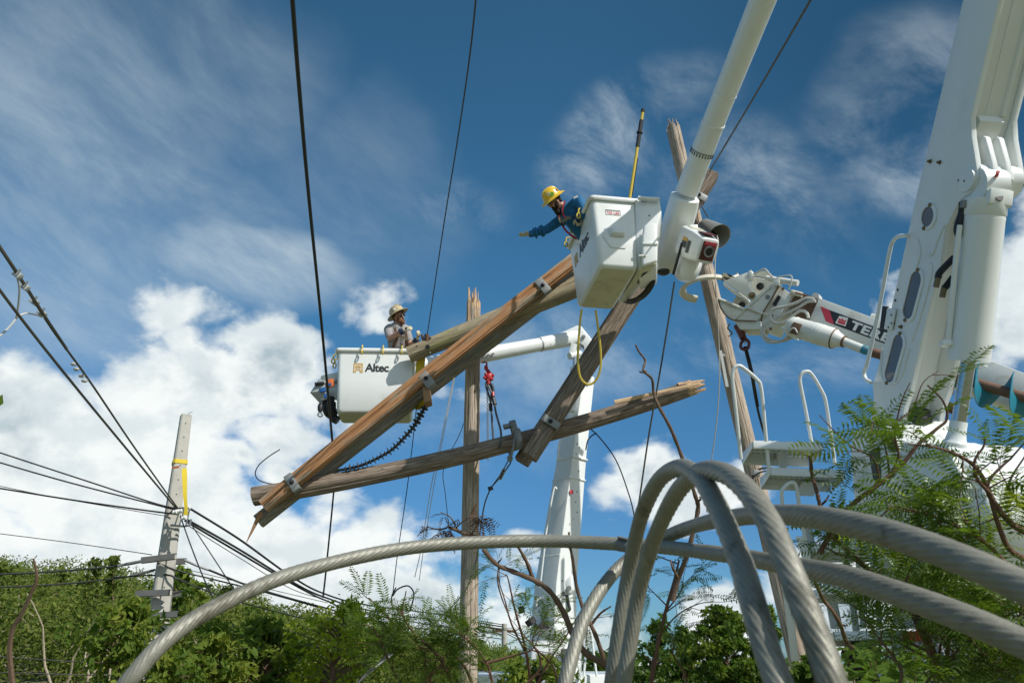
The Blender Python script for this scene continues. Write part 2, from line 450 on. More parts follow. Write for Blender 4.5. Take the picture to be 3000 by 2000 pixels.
def spline(pts, k=8):
    pts = [Vector(p) for p in pts]; out = []
    P = [pts[0] * 2 - pts[1]] + pts + [pts[-1] * 2 - pts[-2]]
    for i in range(1, len(P) - 2):
        a, b, c, d = P[i - 1:i + 3]
        for j in range(k):
            t = j / k
            out.append(.5 * ((2 * b) + (c - a) * t + (2 * a - 5 * b + 4 * c - d) * t * t + (3 * b - a - 3 * c + d) * t ** 3))
    out.append(pts[-1]); return out

def wire(name, pts, r, m, label, cat, group=None, k=8, n=6, parent=None, straight=False):
    p = [Vector(q) for q in pts] if straight else spline(pts, k)
    o = MB().tube(p, r if not isinstance(r, (list, tuple)) else list(np.interp(np.linspace(0, 1, len(p)), np.linspace(0, 1, len(r)), r)), n).build(name, m, parent)
    return set_props(o, label, cat, group)

def vnoise(x, y, seed=0):
    # smooth value noise on arrays
    xi, yi = np.floor(x).astype(int), np.floor(y).astype(int); fx, fy = x - xi, y - yi
    fx = fx * fx * (3 - 2 * fx); fy = fy * fy * (3 - 2 * fy)
    def h(a, b):
        v = np.sin(a * 127.1 + b * 311.7 + seed * 74.7) * 43758.5453
        return v - np.floor(v)
    return (h(xi, yi) * (1 - fx) + h(xi + 1, yi) * fx) * (1 - fy) + (h(xi, yi + 1) * (1 - fx) + h(xi + 1, yi + 1) * fx) * fy

def log(name, p0, p1, r0, r1, m, parent=None, jag0=0.0, jag1=0.0, exp=2.0, relief=.04, seed=1, up=None, aspect=1.0, bend=0.0, endmat=None, crack=.10, nu=56, org=None):
    """A round or squared timber with grooved sides, splits and sawn or broken ends."""
    p0, p1 = Vector(p0), Vector(p1); ax = p1 - p0; L = ax.length; ax.normalize()
    upv = Vector(up) if up is not None else (Vector((0, 0, 1)) if abs(ax.z) < .9 else Vector((0, 1, 0)))
    a = (upv - ax * upv.dot(ax)).normalized(); b = ax.cross(a)
    nv = max(24, min(110, int(L / .06)))
    th = np.linspace(0, 2 * np.pi, nu, endpoint=False)
    t = np.linspace(0, 1, nv)
    TH, TT = np.meshgrid(th, t)
    r = r0 + (r1 - r0) * TT
    c, s_ = np.cos(TH), np.sin(TH)
    if exp != 2.0:
        k = (np.abs(c) ** exp + np.abs(s_) ** exp) ** (-1 / exp)
    else: k = np.ones_like(TH)
    # ring-periodic noise: sample on the circle
    cx, cy = np.cos(TH), np.sin(TH)
    g = vnoise(cx * 5 + 20, cy * 5 + 20 + TT * L * .35, seed) - .5
    g2 = vnoise(TH / (2 * np.pi) * 28 % 28, TT * L * 1.1, seed + 3) - .5
    split = np.clip(.16 - np.abs(vnoise(cx * 2.2 + 9, cy * 2.2 + 9 + TT * L * .12, seed + 5) - .5), 0, 1) / .16
    rr = r * k * (1 + relief * (g * 1.1 + g2 * .8) - crack * split ** 3)
    z = TT * L
    e0 = np.interp(TH / (2 * np.pi) * nu * .5, np.arange(nu), np.abs(np.random.default_rng(seed).normal(0, 1, nu)))
    e1 = np.interp(TH / (2 * np.pi) * nu * .5, np.arange(nu), np.abs(np.random.default_rng(seed + 9).normal(0, 1, nu)))
    z = z + jag0 * e0 * np.clip(1 - TT * L / .5, 0, 1) - jag1 * e1 * np.clip(1 - (1 - TT) * L / .5, 0, 1)
    P0, A, B, AX = map(lambda v: np.array(tuple(v)), (p0, a, b, ax))
    bow = bend * 4 * TT * (1 - TT)
    V = P0 + AX * z[..., None] + A * (rr * c + bow)[..., None] + B * (rr * s_ * aspect)[..., None]
    verts = V.reshape(-1, 3)
    c0 = P0 + AX * (jag0 * 1.6); c1 = P0 + AX * (L - jag1 * 1.6) + A * 0
    verts = np.vstack([verts, c0, c1])
    i = np.arange(nv - 1)[:, None] * nu; j = np.arange(nu)[None, :]; j2 = (j + 1) % nu
    quads = np.stack([i + j, i + j2, i + nu + j2, i + nu + j], -1).reshape(-1, 4)
    fs = [tuple(q) for q in quads.tolist()]; nq = len(fs)
    last = (nv - 1) * nu; ci = nv * nu
    fs += [(ci, (q + 1) % nu, q) for q in range(nu)] + [(ci + 1, last + q, last + (q + 1) % nu) for q in range(nu)]
    if parent is not None: org = ORG[parent.name]
    elif org is None: org = Vector(tuple(verts.mean(0)))
    me = bpy.data.meshes.new(name)
    me.from_pydata([tuple(q) for q in (verts - np.array(tuple(org))).tolist()], [], fs)
    uv = me.uv_layers.new(name='grain')
    U = np.zeros((len(verts), 2)); U[:nv * nu, 0] = (TH * r * .9).reshape(-1) + seed; U[:nv * nu, 1] = (TT * L).reshape(-1) + seed * 1.7
    li = np.array([l.vertex_index for l in me.loops])
    uvs = U[li]
    # seam
    q = np.arange(nq)
    seam = (q % nu) == nu - 1
    per = 2 * np.pi * (r0 + r1) / 2 * .9
    for qq in q[seam]:
        uvs[qq * 4 + 1, 0] += per; uvs[qq * 4 + 2, 0] += per
    ends = np.arange(nq * 4, len(li))
    vv = verts[li[ends]] - P0
    uvs[ends, 0] = vv @ A * 1.0 + 5; uvs[ends, 1] = vv @ B * 10.0
    uv.data.foreach_set('uv', uvs.reshape(-1))
    mats = [m] + ([endmat] if endmat else [])
    if endmat:
        mi = np.zeros(len(fs), int); mi[nq:] = 1
        fr = 2
        if jag0 > .02: mi[:nu * fr] = 1
        if jag1 > .02: mi[nq - nu * fr:nq] = 1
        me.polygons.foreach_set('material_index', mi.tolist())
    me.polygons.foreach_set('use_smooth', [True] * len(fs))
    me.set_sharp_from_angle(angle=math.radians(42)); me.update()
    return link_mesh(name, me, mats, parent, org)

def splinter(name, base, top, w, m, parent, seed=0, flat=.35, tip=.12):
    base, top = Vector(base), Vector(top)
    o = log(name, base, top, w, w * tip, m, parent, relief=.35, seed=seed, aspect=flat, crack=.2, nu=16, jag1=.03 if tip > .2 else .0)
    return o

def broken_end(parent, end, axis, r, m, n, seed, inside=.35, out=.26, w=.035):
    rnd = random.Random(seed); axis = Vector(axis).normalized(); a = axis.orthogonal().normalized(); b = axis.cross(a)
    for i in range(n):
        th = 2 * math.pi * i / n + rnd.uniform(-.4, .4); q = r * (.30 if i % 3 == 0 else .80) * rnd.uniform(.8, 1.05); off = a * math.cos(th) * q + b * math.sin(th) * q
        wi = w * rnd.uniform(.6, 1.3); L = rnd.uniform(.15, 1.0) ** 1.3 * out
        splinter('splinter', Vector(end) + off - axis * inside * rnd.uniform(.5, 1), Vector(end) + off * .97 + axis * L, wi, m, parent, seed=seed * 10 + i, flat=rnd.uniform(.4, .9), tip=rnd.uniform(.08, .3))

def textmesh(body, size, org, xd, yd, mats, name, parent, bold=.0, shear=0.0, off=.004, align='CENTER', spacing=1.0, xs=1.0):
    cu = bpy.data.curves.new('text', 'FONT'); cu.body = body; cu.size = size; cu.align_x = align; cu.align_y = 'CENTER'
    cu.offset = bold; cu.shear = shear; cu.extrude = .0008; cu.resolution_u = 4; cu.space_character = spacing
    to = bpy.data.objects.new('text', cu)
    COL.objects.link(to)
    dg = bpy.context.evaluated_depsgraph_get()
    me = bpy.data.meshes.new_from_object(to.evaluated_get(dg))
    bpy.data.objects.remove(to); bpy.data.curves.remove(cu)
    xd, yd = Vector(xd).normalized(), Vector(yd).normalized(); nd = xd.cross(yd).normalized(); yd = nd.cross(xd)
    M = Matrix((xd * xs, yd, nd)).transposed().to_4x4(); M.translation = Vector(org) + nd * off - ORG[parent.name]
    me.transform(M); me.materials.clear(); me.name = name
    return link_mesh(name, me, mats, parent)

def flat_polys(polys, org, xd, yd, name, m, parent, off=.004, thick=.002):
    """thin stickers: polygons given in metres on a face"""
    xd, yd = Vector(xd).normalized(), Vector(yd).normalized(); nd = xd.cross(yd).normalized(); yd = nd.cross(xd)
    b = MB()
    for p in polys: b.prism([Vector(org) + xd * x + yd * y + nd * off for x, y in p], nd * thick)
    return b.build(name, m, parent)

def remesh(mb, name, m, parent, voxel=.012, it=4, fac=.5):
    me = bpy.data.meshes.new(name); org = ORG[parent.name]
    me.from_pydata([tuple(v - org) for v in mb.v], [], mb.f)
    bm = bmesh.new(); bm.from_mesh(me); bmesh.ops.recalc_face_normals(bm, faces=bm.faces); bm.to_mesh(me); bm.free()
    t = bpy.data.objects.new('tmp', me); COL.objects.link(t)
    r = t.modifiers.new('r', 'REMESH'); r.mode = 'VOXEL'; r.voxel_size = voxel; r.use_smooth_shade = True
    if it:
        s = t.modifiers.new('s', 'SMOOTH'); s.factor = fac; s.iterations = it
    dg = bpy.context.evaluated_depsgraph_get()
    out = bpy.data.meshes.new_from_object(t.evaluated_get(dg))
    bpy.data.objects.remove(t); bpy.data.meshes.remove(me)
    out.name = name; out.materials.clear()
    out.polygons.foreach_set('use_smooth', [True] * len(out.polygons))
    return link_mesh(name, out, m, parent)

# ================================================================ SETTING
def hill_h(x, y):
    s = 1 / (1 + np.exp(-(y - 30) / 5.0))
    a = np.interp(x, [-90, -50, -36, -22, -12, -4, 4, 40], [7.5, 5.8, 5.2, 4.0, 2.3, 1.1, .3, 0.0])
    return s * a + .25 * (vnoise(x * .3 + 50, y * .3 + 50, 3) - .5) * s
gm = bpy.data.materials.new('grassy_earth'); gm.use_nodes = True
T = NT(gm.node_tree); pos = T.new('ShaderNodeTexCoord').outputs['Object']
T.link(T.mix(T.smooth(T.noise(pos, .8, 8, .65), .4, .6), (.11, .14, .05), (.20, .175, .105)), gm.node_tree.nodes['Principled BSDF'].inputs['Base Color'])
gm.node_tree.nodes['Principled BSDF'].inputs['Roughness'].default_value = .95
gb = MB()
R_ = [0, 3, 8, 20, 50, 120, 300, 900]
vs = []; seg = 40
for r_ in R_[1:]:
    for q in range(seg):
        a_ = 2 * math.pi * q / seg
        vs.append((r_ * math.cos(a_), r_ * math.sin(a_), 0.12 * math.sin(q * 2.3 + r_) if r_ < 60 else -.3))
fs = [tuple(range(seg))]
for i in range(len(R_) - 2):
    for q in range(seg): fs.append((i * seg + q, i * seg + (q + 1) % seg, (i + 1) * seg + (q + 1) % seg, (i + 1) * seg + q))
gb.add(vs, fs)
gr = gb.build('ground', gm, org=(0, 0, 0), kind='structure')
gx, gy = np.meshgrid(np.linspace(-90, 40, 80), np.linspace(18, 110, 60))
gz = hill_h(gx, gy) - .35 * (gy < 19) - .2
hb = MB(); hb.add(np.stack([gx, gy, gz], -1).reshape(-1, 3).tolist(), [(i * 80 + j, i * 80 + j + 1, (i + 1) * 80 + j + 1, (i + 1) * 80 + j) for i in range(59) for j in range(79)])
hb.build('hill', gm, org=(0, 0, 0), kind='structure')

# ---------------------------------------------------------------- distant buildings
def building(px0, px1, pytop, Y, depth_, wall, label, nwin, rows, roofc, winc):
    a = WY(px0, pytop, Y); b = WY(px1, pytop, Y); h = a.z
    rt = thing('building', ((a.x + b.x) / 2, Y, 0), label, 'building')
    w = b.x - a.x
    MB().hexa([(a.x, Y, 0), (b.x, Y, 0), (b.x, Y + depth_, 0), (a.x, Y + depth_, 0), (a.x, Y, h), (b.x, Y, h), (b.x, Y + depth_, h), (a.x, Y + depth_, h)]).build('wall', wall, rt)
    MB().hexa([(a.x - .3, Y - .3, h + .003), (b.x + .3, Y - .3, h + .003), (b.x + .3, Y + depth_, h + .003), (a.x - .3, Y + depth_, h + .003),
               (a.x - .3, Y - .3, h + .35), (b.x + .3, Y - .3, h + .35), (b.x + .3, Y + depth_, h + .35), (a.x - .3, Y + depth_, h + .35)]).build('roof', roofc, rt)
    for r_ in range(rows):
        for i in range(nwin):
            cx = a.x + w * (i + .5) / nwin; cz = h - 1.5 - r_ * 2.8
            if cz < .8: continue
            f = MB().box((cx, Y - .01, cz), (w / nwin * .28, 0, 0), (0, .05, 0), (0, 0, .7)).build('window', WHITE, rt)
            MB().box((cx, Y - .065, cz), (w / nwin * .24, 0, 0), (0, .01, 0), (0, 0, .62)).build('pane', winc, f)
GREENW = mat('pale_green_wall', (.36, .45, .38), .8); WHITEW = mat('white_wall', (.72, .72, .70), .8)
building(1842, 1912, 1950, 95, 12, GREENW, 'pale green flat-roofed building far off behind the bare twigs', 4, 1, WHITEW, GLASS)
building(1425, 1530, 1935, 80, 10, WHITEW, 'low white house far off to the left of the slim lift column', 3, 1, GREYPL, GLASS)
building(1700, 1790, 1925, 120, 12, WHITEW, 'far white block seen between the foreground cable legs', 4, 1, GREYPL, GLASS)

# ================================================================ CONCRETE POLE
YC = 17.0
cb, ct = WY(440, 2000, YC), WY(545, 1217, YC + .3)
cax = (ct - cb).normalized(); cb0 = cb - cax * (cb.z / cax.z)
cp = thing('concrete_pole', cb0, 'pale concrete utility pole leaning on the overgrown slope with steel crossarms', 'utility pole')
cr = Vector((.86, .5, 0)); cr = (cr - cax * cr.dot(cax)).normalized(); cf = cax.cross(cr)
def cring(p, w, d):
    k = .25
    return [p + cr * (w * a) + cf * (d * b) for a, b in ((-1 + k, -1), (1 - k, -1), (1, -1 + k), (1, 1 - k), (1 - k, 1), (-1 + k, 1), (-1, 1 - k), (-1, -1 + k))]
MB().rings([cring(cb0, .24, .21), cring(cb, .215, .19), cring(ct, .115, .115)]).build('shaft', CONC, cp, bevel=.012)
# climbing slots down the bright edge
slot = MB(); sl = []
for i in range(15):
    f = .04 + i * .058; p = ct.lerp(cb, f); w = .115 + .10 * f
    for sd in (0, 1):
        c = p + (-cf * (w * .97 if 0 else (.115 + .075 * f) * 1.0) if sd else cr * w)
        if sd: slot.box(c, cr * .012, cf * .006, cax * .012)
        elif i % 2: slot.box(c + cf * (-.02), cr * .006, cf * .010, cax * .10)
        else: slot.box(c + cf * (-.01), cr * .006, cf * .014, cax * .014)
slot.build('climbing_hole', DARK, cp, kind='stuff')
MB().tube([ct + cr * .02, ct + cr * .05 + cax * .06, ct + cr * .12 + cax * .11], .008, 6).build('lightning_wire', GALV, cp)
def crossarm(pxl, pyl, pxr, pyr, yo, name='crossarm'):
    a, b = WY(pxl, pyl, YC - .35 + yo), WY(pxr, pyr, YC - .30 + yo)
    x = (b - a).normalized(); L = (b - a).length; c = (a + b) / 2
    m = MB(); m.box(c, x * (L / 2), (0, .004, 0), (0, 0, .055)); m.box(c + Vector((0, .055, .055)), x * (L / 2), (0, .055, 0), (0, 0, .004)); m.box(c + Vector((0, .055, -.055)), x * (L / 2), (0, .055, 0), (0, 0, .004))
    m.build(name, ARMST, cp)
crossarm(412, 1640, 512, 1628, 0); crossarm(470, 1645, 543, 1642, .62)
crossarm(396, 1738, 498, 1734, 0); crossarm(470, 1744, 530, 1737, .62)
crossarm(405, 1806, 520, 1797, 0)
# stand-off bracket with four white insulators
sb0 = WY(500, 1538, YC - .15)
br = MB()
br.tube([sb0, WY(540, 1541, YC - .3), WY(556, 1538, YC - .4), WY(560, 1520, YC - .4)], .022, 8)
br.tube([WY(525, 1540, YC - .3), WY(540, 1492, YC - .3)], .016, 6); br.tube([WY(512, 1538, YC - .2), WY(528, 1490, YC - .25)], .016, 6)
br.tube([WY(508, 1500, YC - .15), WY(556, 1488, YC - .35)], .018, 6); br.tube([WY(545, 1538, YC - .35), WY(556, 1488, YC - .38)], .018, 6)
br.build('standoff_bracket', STEEL, cp)
PORC = mat('white_porcelain', (.75, .75, .72), .2)
for q, (x, y) in enumerate(((531, 1497), (552, 1486), (541, 1517), (515, 1500))):
    p = WY(x, y, YC - .42); MB().lathe(p - Vector((.05, 0, 0)), (1, -.2, .1), [(0, .02), (.01, .045), (.035, .03), (.06, .05), (.09, .045), (.1, .02)], 12).build('insulator', PORC, cp)
# yellow sling round the pole
def ribbon(pts, w, nrm, th=.006):
    m = MB(); pts = [Vector(p) for p in pts]; rs = []
    for i, p in enumerate(pts):
        t = (pts[min(i + 1, len(pts) - 1)] - pts[max(i - 1, 0)]).normalized()
        n_ = nrm[i] if isinstance(nrm, list) else Vector(nrm)
        n_ = (n_ - t * n_.dot(t)).normalized(); s_ = t.cross(n_)
        ww = w[i] if isinstance(w, list) else w
        rs.append([p + s_ * ww - n_ * th, p + s_ * ww + n_ * th, p - s_ * ww + n_ * th, p - s_ * ww - n_ * th])
    return m.rings(rs)
fpole = (1372 - 1217) / (2000 - 1217)
pc = ct.lerp(cb, fpole); wv = .115 + .1 * fpole
ys = thing('sling', pc + Vector((0, 0, -1)), 'yellow webbing sling choked round the pale concrete pole', 'sling')
loop = MB(); r1 = cring(pc + cax * .045, wv + .012, wv + .005); r0 = cring(pc - cax * .045 + cf * 0, wv + .014, wv + .008)
rr1 = cring(pc + cax * .045, wv + .002, wv - .004); rr0 = cring(pc - cax * .045, wv + .003, wv - .002)
loop.rings([r0, r1, rr1, rr0], cap=False, closed=True); loop.build('choker_loop', YELS, ys)
hang = [WY(540, 1372, YC - .42), WY(541, 1400, YC - .48), WY(542, 1450, YC - .5), WY(545, 1490, YC - .48), WY(544, 1508, YC - .45)]
ribbon(hang, [.05, .05, .038, .03, .045], (0.3, -1, 0)).build('hanging_tail', YELS, ys)
ribbon([WY(504, 1370, YC - .26), WY(525, 1367, YC - .32)], .02, (0, -1, 0), .004).build('orange_tag', ORANGE, ys)

# ================================================================ WOOD POLES, LOGS AND TIMBERS
PY = 12.25
pt, pb = WY(1388, 850, PY), WY(1371, 1990, PY)
pax = (pt - pb).normalized(); pb0 = pb - pax * (pb.z / pax.z)
pole = thing('wooden_pole', pb0, 'upright weathered wooden pole with splintered orange top behind the crossing logs', 'utility pole')
log('shaft', pb0, WY(1388, 880, PY), pm(31, pb0), pm(20, pt), WOOD_POLE, pole, jag1=.05, seed=4, relief=.035, crack=.13, nu=72, endmat=WOOD_FRESH)
broken_end(pole, WY(1388, 885, PY), pax, pm(19, pt), WOOD_FRESH, 11, 3, .5, .28, .045)
splinter('splinter', WY(1375, 1000, PY - .08), WY(1374, 840, PY - .06), pm(9, pt), WOOD_FRESH, pole, seed=21, flat=.8, tip=.35)
splinter('splinter', WY(1378, 1590, PY - .21), WY(1384, 1500, PY - .225), .035, WOOD_FRESH, pole, seed=31, flat=.5)

logC0, logC1 = WY(742, 1454, 11.62), WY(2040, 1132, 11.66)
lc = log('broken_log', logC0, logC1, pm(28, logC0), pm(23.5, logC1), WOOD_DARK, None, jag1=.10, seed=7, relief=.05, crack=.12, nu=72, endmat=WOOD_FRESH, bend=-.16)
set_props(lc, 'long dark broken log lying level across the upright pole with a snapped orange right end', 'log')
broken_end(lc, logC1, logC1 - logC0, pm(21, logC1), WOOD_FRESH, 13, 5, .45, .16, .045)
splinter('splinter', WY(1800, 1178, 11.44), WY(2056, 1122, 11.50), pm(7, logC1), WOOD_FRESH, lc, seed=41, flat=.5, tip=.5)
for (x, y) in ((1066, 1412 - 15), (1120, 1376), (1350, 1325)):
    p = WY(x, y, 11.5); MB().lathe(p, (0, -1, -.2), [(-.02, .03), (-.006, .028), (-.004, .012), (-.004, .004)], 12).build('knot', WOOD_DARK, lc)

lb0, lb1 = WY(1197, 1040, 11.83), WY(1720, 828, 11.66)
lb = log('crossarm_log', lb0, lb1, pm(24, lb0), pm(32, lb1), WOOD_MOSS, None, seed=9, relief=.05, nu=64, bend=0.0)
set_props(lb, 'mossy grey log with a bolt hole, its sawn end beside the far bucket', 'log')
for (x, y, r_) in ((1253, 1016, .035), (1221, 1014, .014), (1338, 968, .018), (1487, 896, .022)):
    p = WY(x, y, 11.83 - (x - 1197) / 523 * .17 - pm(24, lb0) * .93); MB().lathe(p, (0, -1, -.25), [(-.02, r_), (.014, r_)], 14).build('bolt_hole', DARK, lb)
MB().tube([WY(1258, 1027, 11.78), WY(1261, 1036, 11.72)], .014, 6).build('bolt', GALV, lb)

ta = thing('timber_brace', WY(770, 1500, 11.5), 'long orange-split pair of squared timbers slanting up to the near bucket', 'timber brace')
A0, A1 = WY(772, 1482, 11.42), WY(1740, 718, 11.5)
log('timber', A0, A1, pm(20, A0), pm(20, A1), WOOD_SPLIT, ta, exp=5, seed=12, relief=.09, crack=.2, up=(.1, -1, 0), bend=.10, nu=64, endmat=WOOD_GREY)
B0, B1 = WY(757, 1527, 11.80), WY(1740, 766, 12.0)
log('timber', B0, B1, pm(21, B0), pm(21, B1), WOOD_GREY, ta, exp=6, seed=15, relief=.05, crack=.1, up=(.1, -1, 0), bend=.08, nu=64)
splinter('splinter', WY(765, 1500, 11.5), WY(722, 1588, 11.5), .07, WOOD_SPLIT, ta, seed=50, flat=.5)
def strap_plate(px, py, Y, ang, w, h, parent, m=PLATE):
    c = WY(px, py, Y); a = math.radians(ang)
    x = Vector((math.cos(a), 0, math.sin(a))); z = Vector((-math.sin(a), 0, math.cos(a)))
    o = MB().box(c, x * w, (0, .012, 0), z * h).box(c + z * h + Vector((0, .06, 0)), x * w, (0, .06, 0), z * .01).box(c - z * h + Vector((0, .06, 0)), x * w, (0, .06, 0), z * .01).build('strap_plate', m, parent, bevel=.004)
    b = MB().lathe(c + Vector((0, -.008, 0)), (0, -1, 0), [(0, .035), (.012, .035), (.012, .02), (.05, .02), (.055, .012)], 8).build('bolt', DARK, o)
strap_plate(855, 1412, 11.29, 37.5, .06, .13, ta); strap_plate(1248, 1108, 11.27, 37.5, .075, .14, ta); strap_plate(1590, 836, 11.30, 38, .07, .125, ta)
MB().box(WY(1252, 1160, 11.45), (.05, 0, .02), (0, .14, 0), (-.02, 0, .13)).build('spacer_block', WOOD_SPLIT, ta, bevel=.01)

tb = thing('timber_brace', WY(1540, 1345, 11.5), 'dark brown squared timber pair standing steeply across the level log behind the yellow rope', 'timber brace')
D0, D1 = WY(1551, 1338, 11.40), WY(2082, 512, 11.42)
log('timber', D0, D1, pm(23, D0), pm(23, D1), WOOD_BEAM, tb, exp=8, seed=17, relief=.03, crack=.12, up=(0, -1, .2), nu=64)
E0, E1 = WY(1528, 1353, 11.86), WY(2072, 520, 11.88)
log('timber', E0, E1, pm(22, E0), pm(22, E1), WOOD_BEAM, tb, exp=8, seed=19, relief=.03, crack=.08, up=(0, -1, .2), nu=64)
strap_plate(1613, 1234, 11.245, 57, .055, .135, tb); strap_plate(2048, 572, 11.27, 57, .06, .128, tb)

EY = 12.1
et, eb = WY(1970, 366, EY), WY(2343, 1940, EY)
eax = (et - eb).normalized(); eb0 = eb - eax * (eb.z / eax.z)
pe = thing('wooden_pole', eb0, 'leaning wooden pole gripped by the white claw, broken at the top', 'utility pole')
log('shaft', eb0, et, pm(30, eb0), pm(20, et), WOOD_POLE, pe, jag1=.10, seed=23, relief=.045, crack=.15, nu=72, bend=.05)
broken_end(pe, et, eax, pm(17, et), WOOD_POLE, 9, 7, .5, .22, .05)
MB().hexa([WY(2107, 1026, EY - .28), WY(2115, 1026, EY - .28), WY(2135, 1132, EY - .3), WY(2126, 1132, EY - .3), WY(2107, 1026, EY - .22), WY(2115, 1026, EY - .22), WY(2135, 1132, EY - .24), WY(2126, 1132, EY - .24)]).build('ground_wire_cover', GREYPL, pe)
MB().lathe(WY(2118, 1041, EY - .24), (0.2, -1, 0), [(0, .028), (.012, .03), (.02, .02)], 10).build('pole_tag', GALV, pe)
for (x, y) in ((2140, 950), (2150, 955)): pass
MB().tube(spline([WY(2138, 948, EY - .22), WY(2132, 962, EY - .3), WY(2145, 975, EY - .2), WY(2135, 985, EY - .2)], 4), .012, 5).build('wire_scrap', DARK, pe)
eye = MB().tube(spline([WY(2200 + 3, 1395, EY - .2), WY(2225, 1374, EY - .25), WY(2245, 1370, EY - .2)], 4), .016, 6); eye.tube(spline([WY(2245, 1378, EY - .3), WY(2222, 1385, EY - .32), WY(2205, 1400, EY - .3), WY(2202, 1412, EY - .25)], 4), .014, 6)
eye.build('wire_wrap', DARK, pe)
MB().box(WY(2216, 1385, EY - .3), (.05, 0, -.01), (0, .02, 0), (.01, 0, .045)).build('clevis_plate', GALV, pe, bevel=.005)

# grey cone shade on the leaning pole
ca, cbm = WY(2064, 660, 12.0), WY(2106, 693, 11.72)
cone = thing('lamp_shade', ca, 'grey sheet-metal cone shade hanging open-mouthed on the leaning pole beside the lift motor', 'lamp shade')
axc = (cbm - ca).normalized()
MB().lathe(ca, axc, [(0, .12), (.02, .125), ((cbm - ca).length, .215), ((cbm - ca).length + .004, .22), ((cbm - ca).length, .208), (.03, .115), (.025, .005)], 40, cap=False).build('shell', GREYCONE, cone, smooth=50)
MB().tube([ca + axc * .04, cbm + axc * (-.02)], .012, 6).tube([ca + axc * .05 + Vector((.1, 0, .1)), ca + axc * .05 + Vector((-.1, 0, -.1))], .008, 5).build('inner_bracket', DARK, cone)
wire('guy_wire', [WY(2050, 592, 11.9), WY(2060, 612, 11.9), WY(2074, 636, 11.9)], .011, CABLE, 'short thin wire from the timber end down to the grey cone shade', 'wire')

# ================================================================ NEAR AERIAL LIFT (bucket with the man in blue)
NB = Vector((1.297, 9.832, 5.742)); yaw = .174; NR = Matrix.Rotation(yaw, 3, 'Z') @ Matrix.Rotation(-.063, 3, 'X') @ Matrix.Rotation(-.012, 3, 'Y')
FB = Vector((-2.188, 12.316, 4.651)); FR = Matrix.Rotation(.116, 3, 'Z') @ Matrix.Rotation(.031, 3, 'X') @ Matrix.Rotation(-.030, 3, 'Y')
def rrect(w, d, r, n=5):
    out = []
    for (sx, sy, a0) in ((1, -1, -90), (1, 1, 0), (-1, 1, 90), (-1, -1, 180)):
        for i in range(n + 1):
            a = math.radians(a0 + 90 * i / n)
            out.append((sx * (w / 2 - r) + r * math.cos(a), sy * (d / 2 - r) + r * math.sin(a)))
    return out
def make_bucket(O, Rm, wb, db, wt, dt, h, parent, base_mat):
    L = lambda x, y, z: O + Rm @ Vector((x, y, z))
    prof = [(0.0, -.05), (.012, -.018), (.045, 0), (h * .5, 0), (h, 0)]
    rs = []
    for z, ins in prof:
        k = z / h; w = wb + (wt - wb) * k + 2 * ins; d = db + (dt - db) * k + 2 * ins
        rs.append([L(x, y, z) for x, y in rrect(w, d, .065)])
    for z, ins in ((h, -.03), (.06, -.03)):
        k = z / h; w = wb + (wt - wb) * k + 2 * ins; d = db + (dt - db) * k + 2 * ins
        rs.append([L(x, y, z) for x, y in rrect(w, d, .045)])
    b = MB().rings(rs).build('bucket', FIBRE, parent, smooth=40)
    k = 1.0; rim = []
    for z, o in ((h - .045, .004), (h - .048, .028), (h - .03, .042), (h + .006, .042), (h + .018, .03), (h + .018, -.025), (h + .004, -.034)):
        rim.append([L(x, y, z) for x, y in rrect(wt + 2 * o, dt + 2 * o, .075)])
    MB().rings(rim, cap=False).build('rim', FIBRE, b, smooth=50)
    # scuffed floor pan, greenish bounce light put into its colour, and its seam
    MB().rings([[L(x, y, z) for x, y in rrect(wb - .10, db - .10, .05)] for z in (-.004, .01)]).build('floor_pan', base_mat, b)
    MB().box(L(0, 0, -.008), Rm @ Vector((wb * .42, 0, 0)) if db > wb else Rm @ Vector((.004, 0, 0)), Rm @ Vector((0, .004, 0)) if db > wb else Rm @ Vector((0, db * .42, 0)), Rm @ Vector((0, 0, .004))).build('floor_seam', DARK if wb > db else base_mat, b)
    return b, L
H = 1.05
nl = thing('aerial_lift', (2.9, 7.3, 8.4), 'near white aerial lift reaching from the top edge, its bucket holding the man in blue', 'aerial lift')
nb, NL = make_bucket(NB, NR, .539, 1.186, .642, 1.248, H, nl, FIBRE_BASE)
nx, ny, nz = NR @ Vector((1, 0, 0)), NR @ Vector((0, 1, 0)), NR @ Vector((0, 0, 1))
# front face frame (tapered)
def face_front(b, wb, db, dt, h):
    L = b
    o = L(0, -db / 2, 0); t = L(0, -dt / 2, h)
    return o, (t - o).normalized()
fo, fy = face_front(NL, .539, 1.186, 1.248, H)
MB().prism([fo + fy * (.50 + .13 * math.sin(0)) + nx * x + fy * (y - .12) for x, y in ((-.20, .06), (-.10, -.10), (.10, -.10), (.20, .06), (.16, .20), (-.16, .20))], -ny * .014).build('step_panel', FIBRE, nb, bevel=.006)
p0 = fo + fy * .46 - ny * .014
MB().hexa([p0 + nx * -.10 + fy * -.02, p0 + nx * .10 + fy * -.02, p0 + nx * .13 + fy * .12, p0 + nx * -.13 + fy * .12,
           p0 + nx * -.075 + fy * .0 - ny * .085, p0 + nx * .075 + fy * .0 - ny * .085, p0 + nx * .10 + fy * .10 - ny * .07, p0 + nx * -.10 + fy * .10 - ny * .07]).build('step_pocket', FIBRE, nb, bevel=.018, segs=3)
lab = fo + fy * .83 + nx * -.03
fr = [(-.105, -.035), (.105, -.035), (.105, .035), (-.105, .035)]
